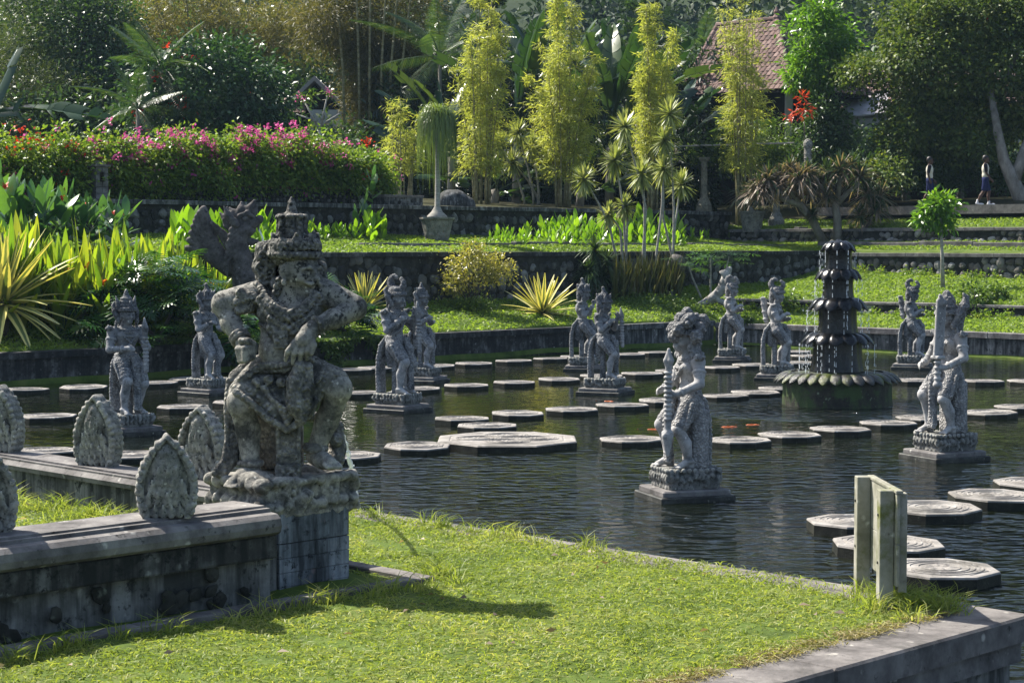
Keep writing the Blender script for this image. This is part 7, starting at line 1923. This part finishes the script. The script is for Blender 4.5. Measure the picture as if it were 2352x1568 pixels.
mass('pergola_creeper', 'leafy creeper hedge on the pergola between the dracaenas and the large tree', 'hedge', [(1585, 1960, 335, 372, 70.5, 71.8, 260), (1585, 1960, 350, 400, 71.5, 73, 150)], L['mid'], (.13, .08), 30, .15)
mass('shade_hedge', 'dark shaded hedge overhanging the path behind the two walking people', 'hedge', [(1970, 2380, 360, 425, 67.5, 69.5, 300), (1960, 2330, 300, 400, 70, 73, 240)], L['dark'], (.15, .09), 30, .2)
mass('oleander_bush', 'oleander like bush with pink flowers under the pavilion eave', 'bush', [(1650, 1700, 270, 330, 70, 71, 26), (1690, 1830, 285, 330, 71, 72, 40)], L['mid'], (.2, .04), 26, .15)

# ---------------------------------------------------------------- hill, forest and ground behind
def hill():
    xs = np.linspace(-260, 260, 70); ys = np.linspace(105, 520, 60); X, Y = np.meshgrid(xs, ys, indexing='ij')
    def hz(x, y): return 4 + np.clip((y - 108), 0, None) * .36 + 5 * np.sin(x * .021 + 1) * np.clip((y - 110) / 100, 0, 1) + 3 * np.sin(y * .06 + x * .03) * np.clip((y - 110) / 60, 0, 1) + np.clip(y - 300, 0, None) * .12
    Z = hz(X, Y); m = 60; i, j = np.meshgrid(np.arange(69), np.arange(59), indexing='ij'); q = np.stack([i*m+j, (i+1)*m+j, (i+1)*m+j+1, i*m+j+1], -1).reshape(-1, 4)
    T(ob('hill', np.stack([X, Y, Z], -1), q, plain_mat('hill_grass', [(.012, .022, .011), (.028, .043, .018), (.05, .065, .026)], .05, .95, .1, .3, .1), smooth=True), kind='structure')
    PP, DD = [], []
    for k in range(1650):
        side = k >= 1150
        y = 112 + 300 * RNG.random() ** 1.3; x = ((RNG.choice([RNG.uniform(-1100, -60), RNG.uniform(2412, 3300)]) if side else RNG.uniform(-60, 2412)) - 1176) / FPX * y
        if np.sin(x * .05 + y * .03) + np.sin(x * .11 - y * .07 + 2) < -1.0 and y > 140: continue
        r = RNG.uniform(1.3, 3.4); z = float(hz(x, y)); P, D = crown_cloud((x, y, z + r * .8), (r, r, r * 1.15), 10, 8 if side else 16, r * .26, shell=.7); PP.append(P); DD.append(D)
    P, D = np.concatenate(PP), np.concatenate(DD); T(link('far_forest', leaves_mesh('far_forest', P, D, .66, .42, L['hill'], .2)), 'hazy blue green forest covering the far hillside', 'forest', kind='stuff')
hill()
mass('tree_belt', 'dark belt of trees at the foot of the hill behind the garden', 'trees', [(-900, -80, 40, 330, 96, 104, 260), (-80, 1000, 40, 330, 96, 104, 520), (1000, 2420, 130, 330, 96, 104, 520), (2420, 3200, 130, 330, 96, 104, 200)], L['dark'], (.42, .22), 36, .8)

# ---------------------------------------------------------------- pavilion with a tiled pyramid roof
TILE = MB().add([(-.125, 0, .012), (-.06, -.0, .03), (.06, 0, .03), (.125, 0, .005), (-.125, -.34, .03), (-.06, -.34, .055), (.06, -.34, .055), (.125, -.34, .02), (-.125, -.34, 0), (-.06, -.34, .03), (.06, -.34, .03), (.125, -.34, -.005)], [(0, 4, 5, 1), (1, 5, 6, 2), (2, 6, 7, 3), (4, 8, 9, 5), (5, 9, 10, 6), (6, 10, 11, 7)]).mesh('tile', M['tile'])
CAPT = MB().add([(r * math.cos(a), y, r * math.sin(a)) for y, r in ((0, .12), (-.36, .145)) for a in np.linspace(0, math.pi, 6)] + [(.11 * math.cos(a), -.36, .11 * math.sin(a)) for a in np.linspace(0, math.pi, 6)], [(i, i + 1, 6 + i + 1, 6 + i) for i in range(5)] + [(6 + i, 6 + i + 1, 12 + i + 1, 12 + i) for i in range(5)]).mesh('ridge_tile', M['tile'])
def tiled_face(par, A, B, Cc, D_, maxn, inside, cap_joined=True):
    """A,B: eave corners left to right; Cc,D_: upper corners (left, right).  Lays courses of tiles up the slope"""
    A, B, Cc, D_ = [np.asarray(v, float) for v in (A, B, Cc, D_)]
    ex = unit(B - A); up = ((Cc + D_) / 2 - (A + B) / 2); up = up - ex * (up @ ex); H = np.linalg.norm(up); uy = up / H; nz = np.cross(ex, uy)
    Mx = Matrix((tuple(ex), tuple(uy), tuple(nz))).transposed()
    eul = Mx.to_euler(); pl = []
    row = 0; y = .05
    while y < H:
        t = y / H; a = A + (Cc - A) * t; b_ = B + (D_ - B) * t; w = (b_ - a) @ ex; n = int(w / .25)
        for i in range(n): pl.append(a + ex * (w * (i + .5) / n + 0) + nz * (.02 + RNG.uniform(0, .012)) + uy * .30)
        y += .27; row += 1
    if inside is not None: pl.sort(key=inside)
    for q in pl[:maxn]: link('tile', TILE, par, q, (eul.x, eul.y, eul.z + RNG.normal() * .015))
    rest = pl[maxn:]
    if rest:
        V0 = np.zeros(len(TILE.vertices) * 3); TILE.vertices.foreach_get('co', V0); V0 = V0.reshape(-1, 3) @ np.array(Mx).T
        VV = np.concatenate([V0 + q for q in rest]); F0 = [tuple(p.vertices) for p in TILE.polygons]; F = [tuple(i + k * len(V0) for i in f) for k in range(len(rest)) for f in F0]
        T(ob('far_tiles', VV, F, M['tile'], par), kind='stuff')
    return eul
def pavilion():
    b = np.array((11.0, 77.2, 4.2)); o = empty('pavilion', b); T(o, 'open pavilion with steep brown tiled pyramid roof behind the fourth bamboo', 'building')
    ez, az = 8.97 - b[2], 12.15 - b[2]; apex = np.array((0, 0, az)); c = [np.array((-4, 0, ez)), np.array((0, -4, ez)), np.array((4, 0, ez)), np.array((0, 4, ez))]
    m = MB(); dz = np.array((0, 0, -.10)); ap0 = np.array((-2.2, 2.2, az)); m.add([q + dz for q in c] + [apex + dz, ap0 + dz], [(0, 1, 4, 5), (1, 2, 4), (2, 3, 5, 4), (3, 0, 5), (3, 2, 1, 0)]); rf = m.build('roof', M['dark_room'], o)
    tiled_face(rf, c[0], c[1], ap0, apex, 230, lambda q: abs(q[0] + .5)); tiled_face(rf, c[1], c[2], apex, apex, 70, None)
    for q, apx in ((c[0], ap0), (c[1], apex), (c[2], apex), (ap0, apex)):
        d = apx - q; n = int(np.linalg.norm(d) / .30); ud = unit(d); xx = unit(np.cross(ud, (0, 0, 1))); zz = np.cross(xx, ud); Mx = Matrix((tuple(xx), tuple(ud), tuple(zz))).transposed().to_euler()
        for i in range(n): link('ridge_tile', CAPT, rf, q + d * ((i + 1.0) / n) + np.array((0, 0, .03)), Mx)
    MB().lathe([(.16, -.05), (.20, .1), (.10, .22), (.14, .34), (.03, .55)], 8, c=tuple(apex)).build('finial', M['tile'], rf)
    for q in c: MB().box((-.14, -.14, -.3), (.14, .14, ez), Matrix.Translation((q[0] * .88, q[1] * .88, 0))).build('post', M['grey_wall'], o)
    MB().box((-1.9, -1.9, -.3), (1.9, 1.9, ez - .05), Matrix.Rotation(R(45), 4, 'Z')).build('inner_wall', M['dark_room'], o)
pavilion()
def side_house():
    b = np.array((15.6, 80.0, 4.2)); o = empty('tiled_house', b); T(o, 'low house with red tiled roof and grey porch behind the bright green tree', 'building')
    y0 = -1.5
    def zz(py, Y=78.5): return CAMZ + (565 - py) * Y / FPX - b[2]
    e0, e1 = zz(252), zz(165, 82)
    MB().box((-4.5, .2, -.3), (6.5, 5, e0 - .1)).build('wall', M['grey_wall'], o)
    m = MB(); m.add([(-4.9, y0 + .4, e0 - .12), (6.9, y0 + .4, e0 - .12), (6.9, 3.2, e1 - .12), (-4.9, 3.2, e1 - .12), (-4.9, 6, e0 - .12), (6.9, 6, e0 - .12)], [(0, 1, 2, 3), (3, 2, 5, 4), (0, 3, 4), (1, 5, 2), (0, 4, 5, 1)]); rf = m.build('roof', M['dark_room'], o)
    tiled_face(rf, (-4.9, y0 + .4, e0), (6.9, y0 + .4, e0), (-4.9, 3.2, e1), (6.9, 3.2, e1), 290, lambda q: abs(q[0] + 1))
    # grey porch roof
    m = MB(); p0 = np.array(at_Y(1925, 228, 77.5)) - b; p1 = np.array(at_Y(2040, 212, 77.5)) - b; p2 = np.array(at_Y(2040, 258, 76)) - b; p3 = np.array(at_Y(1955, 266, 76)) - b
    P4 = [p0, p1, p2, p3]; m.add(P4 + [q - (0, 0, .06) for q in P4], [(0, 1, 2, 3), (7, 6, 5, 4), (0, 4, 5, 1), (1, 5, 6, 2), (2, 6, 7, 3), (3, 7, 4, 0)]).build('porch_roof', M['metal'], o)
    MB().box((p3[0] + .1, p3[1] + .1, -.3), (p2[0], p3[1] + .25, p3[2] - .1)).build('porch_wall', M['grey_wall'], o)
side_house()
def gable_house():
    Y = 80.0; b = at_Y(725, 300, Y); b[2] = 4.5; o = empty('gabled_house', b); T(o, 'small gabled house with dark gable and white wall panel behind the hedge', 'building')
    P = lambda px, py, dy=0: np.array(at_Y(px, py, Y + dy)) - b
    ap, l, r = P(722, 186), P(652, 252), P(800, 262); dp = np.array((0, 3.5, 0))
    m = MB(); th = np.array((0, 0, .22)); m.add([l, ap, ap + dp, l + dp, l + th, ap + th, ap + dp + th, l + dp + th], [(0, 1, 2, 3), (7, 6, 5, 4), (0, 4, 5, 1), (3, 2, 6, 7), (0, 3, 7, 4)]).build('roof_slope', M['metal'], o)
    m = MB(); m.add([ap, r, r + dp, ap + dp, ap + th, r + th, r + dp + th, ap + dp + th], [(0, 1, 2, 3), (7, 6, 5, 4), (0, 4, 5, 1), (3, 2, 6, 7), (1, 2, 6, 5)]).build('roof_slope', M['metal'], o)
    li, ri = l + (.25, .3, .05), r + (-.25, .3, .05); ai = ap + (0, .3, -.12); m = MB(); m.add([(li[0], li[1], -.5), (ri[0], ri[1], -.5), ri, ai, li, (li[0], 3.4, -.5), (ri[0], 3.4, -.5), ri + (0, 3, 0), ai + (0, 3, 0), li + (0, 3, 0)], [(0, 1, 2, 3, 4), (9, 8, 7, 6, 5), (0, 4, 9, 5), (1, 6, 7, 2)]); m.build('gable_wall', M['dark_room'], o)  # shade of the dark interior put into a near-black wall
    q0, q1 = P(712, 300), P(806, 252); MB().box((q0[0], .1, q0[2]), (q1[0], .25, q1[2])).build('white_panel', M['white_wall'], o)
    for px in (668, 790): q = P(px, 260); MB().box((q[0] - .1, .05, -.5), (q[0] + .1, .2, q[2])).build('post', M['dark_room'], o)
    a, b2 = l + (-.9, .6, -.35), l + (.15, .6, .05); m = MB(); m.add([a, P(700, 262), P(700, 244, 1), l + (0, 1.5, .1)], [(0, 1, 2, 3)])
    c0, c1 = P(640, 262, -.5), P(702, 262, -.5); u0, u1 = P(650, 232, .8), P(700, 232, .8); rf = MB().add([c0 - (0, 0, .1), c1 - (0, 0, .1), u1 - (0, 0, .1), u0 - (0, 0, .1)], [(0, 1, 2, 3)]).build('lean_to_roof', M['dark_room'], o); tiled_face(rf, c0, c1, u0, u1, 60, None)
gable_house()

# ---------------------------------------------------------------- brick wall, pier, lantern post and small masonry
BRK = [MB().box((-.108, 0, -.030), (.108, .10, .030), bev=.006).mesh('brick', M['brick']) for _ in range(1)][0]
def bricks(par, x0, x1, z0, z1, y, maxn, course=.072, blen=.225, near=None):
    pl = []; r = 0; z = z0 + .033
    while z < z1 - .02:
        x = x0 + (.112 if r % 2 else 0) + blen / 2
        while x < x1 - blen * .3: pl.append((min(x, x1 - blen * .45), y + RNG.uniform(-.004, .006), z)); x += blen + .006
        z += course; r += 1
    if near is not None: pl.sort(key=lambda q: abs(q[0] - near))
    for q in pl[:maxn]: link('brick', BRK, par, q, (0, RNG.normal() * .01, 0))
    rest = pl[maxn:]
    if rest:
        V0 = np.zeros(len(BRK.vertices) * 3); BRK.vertices.foreach_get('co', V0); V0 = V0.reshape(-1, 3); F0 = [tuple(p.vertices) for p in BRK.polygons]
        T(ob('far_bricks', np.concatenate([V0 + np.array(q) for q in rest]), [tuple(i + k * len(V0) for i in f) for k in range(len(rest)) for f in F0], M['brick'], par), kind='stuff')
def brick_wall():
    cc = 61.0; p0 = at_c(330, 450, cc); p1 = at_c(852, 450, cc); Lw = (p1[:2].sum() - p0[:2].sum()) / S2; z0 = min(G1(*p0[:2]), G1(*p1[:2])); w = empty('brick_wall', (p0[0], p0[1], z0), RA); T(w, 'low old red brick wall with a cobble band under the bougainvillea hedge', 'wall')
    zt = at_c(640, 424, cc)[2] - z0
    MB().box((0, .04, -.3), (Lw, .40, zt - .02)).build('core', M['mortar'], w)
    it = [(int(RNG.integers(10)), (x + RNG.normal() * .02, .0, z), RNG.uniform(0, 6), (.07, .06, .06)) for z in (.10, .23, .36) for x in np.arange(.1, Lw - .1, .15)]; it.sort(key=lambda q: -q[1][0])
    for (k, loc, rot, sc) in it[:180]: link('stone', ROCK_D[k], w, loc, (0, rot, 0), sc)
    joined_rocks('far_stones', it[180:], ROCK_D, M['rubble_dark'], w)
    bricks(w, 0, Lw, .43, zt, -.03, 260, near=Lw - 2)
brick_wall()
def pier():
    p = at_c(866, 455, 61.2); z0 = G1(p[0], p[1]) - .05; k = p[1] / FPX; h = 66 * k; wd = 27 * k / S2; o = empty('brick_pier', (p[0], p[1], z0), RA); T(o, 'square red brick gate pier with flared cap at the right end of the hedge', 'pier')
    MB().box((-wd / 2 + .012, -wd / 2 + .012, -.2), (wd / 2 - .012, wd / 2 - .012, h)).build('core', M['mortar'], o)
    n = int(h / .074)
    for r in range(n):
        z = .037 + r * .074
        for s in range(2):
            q = wd / 4 * (1 if s else -1)
            sc = (wd / 2 / .222, 1, 1)
            link('brick', BRK, o, (q, -wd / 2, z), (0, 0, 0), sc); link('brick', BRK, o, (-wd / 2, q + (.02 if r % 2 else -.02), z), (0, 0, R(-90)), sc)
    for i, (e, zz_) in enumerate(((.03, 0), (.07, .05), (.10, .10), (.05, .15))): MB().box((-wd / 2 - e, -wd / 2 - e, h + zz_ + .002), (wd / 2 + e, wd / 2 + e, h + zz_ + .05), bev=.008).build('cap_course', M['brick'], o)
    MB().lathe([(wd * .62, h + .205), (wd * .35, h + .26), (.02, h + .33)], 4, a0=R(45)).build('cap', M['pot'], o)
pier()
def lantern():
    p = at_c(226, 430, 60.2); z0 = G1(p[0], p[1]); k = p[1] / FPX; h = at_c(226, 384, 60.2)[2] - z0; wd = 46 * k / S2; o = empty('stone_pillar', (p[0], p[1], z0), RA); T(o, 'squat grey stone pillar with niche and wide cap at the left end of the hedge', 'pillar')
    n = 5
    for r in range(n):
        z = h * r / n
        MB().box((-wd / 2, -wd / 2, z + .002), (-.006, wd / 2, z + h / n - .006), bev=.006).build('block', M['wall_cap'], o); MB().box((.006, -wd / 2, z + .002), (wd / 2, wd / 2, z + h / n - .006), bev=.006).build('block', M['wall_cap'], o)
    MB().box((-wd * .16, -wd / 2 - .012, h * .55), (wd * .16, -wd / 2 - .002, h * .85)).build('niche', M['dark_room'], o)  # near-black plate on the flat face paints in the niche's shade
    MB().box((-wd * .66, -wd * .66, h + .002), (wd * .66, wd * .66, h + .06), bev=.02).build('cap', M['coping'], o); MB().lathe([(wd * .62, h + .062), (wd * .3, h + .16)], 4, a0=R(45)).build('cap_top', M['coping'], o)
lantern()
def bench():
    p = at_c(884, 480, C2 + .35); z0 = G1(p[0], p[1]); k = p[1] / FPX; o = empty('stone_bench', (p[0], p[1], z0 - .02), RA); T(o, 'low grey masonry block seat left of the potted ponytail palm', 'bench'); Lb = 95 * k * 1.25
    MB().box((0, .02, -.3), (Lb, .72, .30)).build('base', M['wall_grey'], o); MB().box((-.03, -.02, .302), (Lb + .03, .75, .38), bev=.012).build('top_slab', M['coping'], o)
    for i in range(9): link('stone', ROCK_D[i], o, (Lb * (i + .5) / 9, .015, RNG.uniform(.10, .20)), (0, i, 0), (.075, .04, .07))
bench()
b = at_c(1040, 465, 62.5); b[2] = G1(b[0], b[1]); s = Sdf((-.8, -.5, -.3), (.9, .5, .8), .04); s.ell((0, 0, .1), (.55, .35, .42), None, .1).ell((.35, 0, .0), (.4, .3, .3), None, .1); s.rough(.03, 7, 3); T(ob('boulder', [(0, 0, 0)], [], M['rubble_brown']), 'x', 'x'); bpy.data.objects.remove(bpy.data.objects['boulder'])
T(link('boulder', s.mesh('boulder', M['wall_grey']), None, b), 'weathered grey boulder behind the ponytail palm trunk', 'boulder')
b = at_c(1555, 600, 50.6); b[2] = G1(b[0], b[1]) + .9; s = Sdf((-.5, -.4, -.5), (.5, .4, .5), .03); s.ell((0, 0, 0), (.28, .25, .3), None, .1); s.rough(.03, 9, 3)
T(link('boulder', s.mesh('boulder', M['coping']), None, b), 'pale rounded boulder among the dracaena stems above the sansevieria', 'boulder')
def column(px, py, top, Y, label, carved=False):
    b = at_Y(px, py, Y); z0 = b[2]; k = Y / FPX; h = (py - top) * k; o = empty('stone_column', (b[0], b[1], z0)); T(o, label, 'column', 'stone columns of the pergola')
    if carved:
        s = Sdf((-.25, -.25, -.1), (.25, .25, h + .3), .022); s.cone((0, 0, 0), (0, 0, h - .15), .12, .13, .02); s.ell((0, 0, h - .12), (.17, .16, .22), None, .03, amp=.02, fr=55)
        for z in np.arange(.1, h - .3, .16): s.tor((0, 0, z), (0, 0, 1), .13, .02, .01)
        s.rough(.01, 40, 2); link('shaft', s.mesh('shaft', M['antefix']), o); return
    MB().lathe([(.30, -.35), (.30, .05), (.24, .16), (.17, .30), (.15, .34)], 8, a0=R(22.5)).build('base', M['pot'], o); MB().lathe([(.135, .342), (.125, h * .7), (.12, h)], 8, a0=R(22.5)).build('shaft', M['pot'], o); MB().lathe([(.15, h + .002), (.21, h + .10), (.21, h + .16)], 8, a0=R(22.5)).build('capital', M['pot'], o)
column(1617, 474, 372, 70.0, 'pale octagonal pergola column right of the dracaena clump')
column(1783, 510, 400, 67.0, 'thick pale stone column base behind the dragon tree')
column(1905, 475, 390, 71.5, 'shaded pergola column behind the dragon tree branches')
column(1855, 420, 326, 68.0, 'carved grey stone post rising above the dragon tree', True)
b0, b1 = at_Y(1560, 336, 70.3), at_Y(1880, 327, 70.3); T(MB().tube([b0, b1], .03, 8).build('metal_pipe', M['metal']), 'thin straight pale pipe spanning the pergola behind the dragon tree', 'pipe')
# building front behind the walkers, its deep shade put into a near-black colour
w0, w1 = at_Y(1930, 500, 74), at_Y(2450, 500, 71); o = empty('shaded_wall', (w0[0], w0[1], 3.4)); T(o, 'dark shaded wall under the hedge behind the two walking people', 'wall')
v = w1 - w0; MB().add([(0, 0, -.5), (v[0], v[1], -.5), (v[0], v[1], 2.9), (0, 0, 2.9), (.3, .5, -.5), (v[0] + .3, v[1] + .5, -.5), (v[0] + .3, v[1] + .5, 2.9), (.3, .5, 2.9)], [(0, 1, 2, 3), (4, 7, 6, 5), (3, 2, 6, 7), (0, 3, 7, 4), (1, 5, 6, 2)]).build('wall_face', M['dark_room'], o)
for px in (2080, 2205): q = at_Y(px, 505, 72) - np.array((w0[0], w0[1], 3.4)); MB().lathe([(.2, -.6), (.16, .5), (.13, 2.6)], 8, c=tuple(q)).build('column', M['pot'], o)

# ---------------------------------------------------------------- stone naga spouting water, driftwood stump
def naga():
    c = 48.6; b = at_c(525, 700, c); k = b[1] / FPX; b[2] = G1(b[0], b[1]); o = empty('naga_statue', b); T(o, 'dark winged stone naga with open jaws facing right behind the guardian', 'statue')
    P = lambda px, py, dy=0.0: np.array(((px - 525) * k, dy, at_c(px, py, c)[2] - b[2]))
    s = Sdf(P(415, 760) - (.1, .6, .1), P(630, 440) + (.1, .6, .2), .018)
    s.chain([P(562, 720), P(562, 640), P(552, 590), P(545, 560), P(552, 535)], [.30, .27, .25, .25, .24], .05)            # neck
    s.ell(P(556, 528), (.30, .22, .22), (0, -.05, 0), .05); s.chain([P(560, 512), P(582, 512), P(598, 506)], [.17, .12, .085], .04); s.chain([P(556, 548), P(580, 556), P(593, 554)], [.12, .075, .045], .03)  # jaws
    s.ell(P(599, 501), (.075, .09, .06), None, .02)
    for dy in (-.14, .14):
        s.ell(P(566, 503, dy), (.065, .06, .055), None, .01); s.chain([P(556, 496, dy), P(570, 490, dy), P(588, 499, dy)], [.055, .055, .025], .02)
        s.chain([P(545, 515, dy * 1.5), P(528, 492, dy * 1.7), P(520, 475, dy * 1.7)], [.10, .07, .02], .03)
        for i in range(7): s.chain([P(548, 520 + 9 * i, dy * 1.4), P(534 - 2 * i, 528 + 13 * i, dy * 1.6), P(538 - 2 * i, 545 + 15 * i, dy * 1.4)], [.05, .045, .02], .015)
    for x in (572, 580, 588, 595): s.cone(P(x, 520), P(x, 534), .028, .008, .008)
    for (x, y, xx, yy, r) in ((528, 515, 508, 490, .14), (540, 505, 530, 478, .14), (552, 500, 556, 466, .15), (566, 498, 586, 462, .15), (575, 498, 592, 474, .10)): s.chain([P(x, y), P(x * .55 + xx * .45 + 3, (y + yy) / 2), P(xx, yy)], [r, r * .75, .03], .05)
    s.rough(.012, 26, 2)
    link('body', s.mesh('body', M['naga']), o)
    w = Sdf(P(405, 700) - (.1, .45, .1), P(560, 440) + (.1, .45, .2), .018)
    for i in range(9):                                 # broad fan of carved feathers
        f = i / 8; w.chain([P(530 - 8 * f, 620, .1), P(492 - 32 * f, 560 + 14 * f, .10), P(468 - 38 * f, 478 + 22 * f + 70 * f * f, .12)], [.15, .13, .075], .010)
    for i in range(6): w.chain([P(540, 590 - 6 * i, -.02), P(514 - 5 * i, 552 - 8 * i, -.02)], [.10, .05], .02)
    w.rough(.008, 30, 4)
    link('wing', w.mesh('wing', M['naga']), o)
    MB().tube([P(596, 527), P(604, 545), P(612, 600), P(618, 700)], [.02, .025, .02, .02], 6).build('water_spill', M['falling'], o)
M['naga'] = stone_mat('dark_naga_stone', [(.030, .027, .026), (.075, .068, .065), (.13, .12, .115)], 4, (.1, .6), (.012, .012, .012), (.2, .19, .18), .9, .7, .02, pit=.9)
naga()
def driftwood():
    Y = 54.0; b = at_Y(1650, 700, Y); b[2] = G1(b[0], b[1]); P = lambda px, py, dy=0: np.array(at_Y(px, py, Y + dy)) - b
    s = Sdf(P(1590, 715) - (.1, .5, .2), P(1705, 605) + (.1, .5, .2), .018)
    s.chain([P(1605, 702), P(1640, 682), P(1662, 660), P(1668, 632), P(1676, 618)], [.09, .13, .15, .13, .07], .04); s.chain([P(1662, 655), P(1688, 640), P(1697, 650)], [.10, .06, .04], .03); s.chain([P(1640, 685), P(1672, 700)], [.10, .08], .04); s.ell(P(1665, 626), (.16, .12, .09), None, .04)
    s.rough(.02, 14, 1); s.rough(.012, 33, 4); T(link('driftwood_stump', s.mesh('driftwood_stump', M['drift']), None, b), 'pale gnarled driftwood stump leaning on the lawn beyond the pond corner', 'stump')
M['drift'] = stone_mat('grey_driftwood', [(.10, .095, .085), (.25, .24, .22), (.38, .37, .34)], 5, (.1, .6), (.03, .028, .025), (.45, .44, .4), .9, .6, .012, pit=.8)
driftwood()

# ---------------------------------------------------------------- two walking boys on the path
SK = plain_mat('brown_skin', [(.055, .028, .018), (.075, .040, .026)], 8, .6, .3, .05)
VEST = plain_mat('cream_vest', [(.48, .46, .38), (.56, .54, .46)], 14, .9, .1, .2)
DARKC = plain_mat('dark_cloth', [(.010, .010, .014), (.018, .018, .024)], 10, .9, .1, .2)
NAVY = plain_mat('navy_cloth', [(.010, .014, .05), (.016, .022, .075)], 10, .9, .1, .2)
HAIR = plain_mat('black_hair', [(.006, .005, .005), (.012, .010, .010)], 20, .5, .4, .3)
SHOE = plain_mat('white_socks', [(.5, .5, .52), (.6, .6, .6)], 10, .8, .2, .1)
def person(px, py, Y, label, stride, arm):
    b = at_Y(px, py, Y); b[2] = PATHZ; o = empty('person', b, R(-12)); T(o, label, 'person', 'boys walking on the path')
    lo, hi, vx = (-.45, -.40, -.02), (.50, .40, 1.78), .016
    hipz, legs = .86, {}
    s = Sdf(lo, hi, vx)
    s.ell((.02, 0, 1.58), (.092, .075, .115), None, .02); s.cone((.03, 0, 1.53), (.07, 0, 1.49), .055, .045, .02); s.cone((0, 0, 1.48), (-.01, 0, 1.38), .048, .055, .03)      # head, jaw, neck
    s.cone((.105, 0, 1.575), (.125, 0, 1.545), .012, .018, .01); s.ell((.0, .078, 1.57), (.02, .012, .03), None, .006); s.ell((.0, -.078, 1.57), (.02, .012, .03), None, .006)
    for sg in (-1, 1): s.ell((.098, .032 * sg, 1.60), (.016, .018, .010), None, .006, 's')
    s.ell((.0, 0, 1.24), (.105, .165, .20), None, .04); s.ell((0, 0, 1.02), (.09, .13, .15), None, .06); s.ell((0, 0, .90), (.10, .145, .11), None, .05)
    for sg in (-1, 1):
        st = stride * sg; h = (0, .085 * sg, .86); kn = (st * .55 + .04, .09 * sg, .48); an = (st - .03 - .06 * (st < 0), .09 * sg, .08 + .03 * (st < 0)); to = (an[0] + .14, .095 * sg, .035)
        s.chain([h, kn], [.088, .060], .03); m = np.array(kn) * .6 + np.array(an) * .4; m[0] -= .02; s.chain([kn, m, an], [.058, .056, .036], .02); s.chain([an, to], [.038, .03], .015)
        a = -st * .8 * arm; sh = (-.01, .185 * sg, 1.36); el = (a * .35 - .02, .225 * sg, 1.09); wr = (a * .75 + .09, .20 * sg, .87)
        s.chain([sh, el], [.052, .040], .03); s.chain([el, wr], [.040, .027], .015); hand(s, wr, (wr[0] - el[0], 0, wr[2] - el[2]), (0, -sg, 0), sc=.95, curl=.5, thumb=sg)
        legs[sg] = (h, kn, an, to, sh, el)
    link('body', s.mesh('body', SK), o)
    v = Sdf(lo, hi, vx); v.ell((.0, 0, 1.24), (.125, .180, .20), None, .03); v.ell((0, 0, 1.02), (.115, .150, .14), None, .05)
    for sg in (-1, 1): v.ell((0, .12 * sg, 1.37), (.075, .075, .055), None, .03)
    v.cone((.10, 0, 1.44), (.135, 0, 1.30), .05, .012, .01, 's'); v.box((0, 0, .86), (.3, .3, .07), None, .0, .005, 's'); link('vest', v.mesh('vest', VEST), o)
    d = Sdf(lo, hi, vx)
    for sg in (-1, 1): sh, el = legs[sg][4], legs[sg][5]; d.cone(sh, tuple(np.array(sh) * .25 + np.array(el) * .75), .068, .056, .02)
    link('sleeves', d.mesh('sleeves', DARKC), o)
    n = Sdf(lo, hi, vx); n.ell((0, 0, .90), (.12, .162, .10), None, .04)
    for sg in (-1, 1): h, kn = legs[sg][:2]; n.cone(h, tuple(np.array(h) * .2 + np.array(kn) * .8), .105, .090, .03)
    link('shorts', n.mesh('shorts', NAVY), o)
    hh = Sdf(lo, hi, vx); hh.ell((-.005, 0, 1.625), (.102, .088, .090), None, .02); hh.ell((-.05, 0, 1.58), (.065, .082, .09), None, .02); hh.box((.13, 0, 1.56), (.05, .1, .055), None, .01, .01, 's'); link('hair', hh.mesh('hair', HAIR), o)
    f = Sdf(lo, hi, .014)
    for sg in (-1, 1): an, to = legs[sg][2:4]; f.cone(an, (an[0], an[1], an[2] + .06), .046, .044, .01); f.chain([(an[0] - .03, an[1], an[2] - .035), (to[0] + .03, to[1], to[2] - .002)], [.042, .038], .02)
    link('socks_and_shoes', f.mesh('socks_and_shoes', SHOE), o)
person(2262, 503, 63.0, 'boy in cream vest and navy shorts striding right along the shaded path', .16, 1.0)
person(2134, 503, 64.0, 'boy in cream vest partly hidden behind the sapling crown on the path', -.13, .9)

# ---------------------------------------------------------------- the day's haze
hz = bpy.data.materials.new('haze'); hz.use_nodes = True; hz.node_tree.nodes.clear()
ho = hz.node_tree.nodes.new('ShaderNodeOutputMaterial'); hv = hz.node_tree.nodes.new('ShaderNodeVolumePrincipled')
hv.inputs['Color'].default_value = (.50, .74, 1.0, 1); hv.inputs['Density'].default_value = .00018; hv.inputs['Anisotropy'].default_value = 0.0
hz.node_tree.links.new(hv.outputs[0], ho.inputs['Volume'])
T(MB().box((-920, -320, -2.2), (920, 1520, 140)).build('haze', hz), kind='stuff')
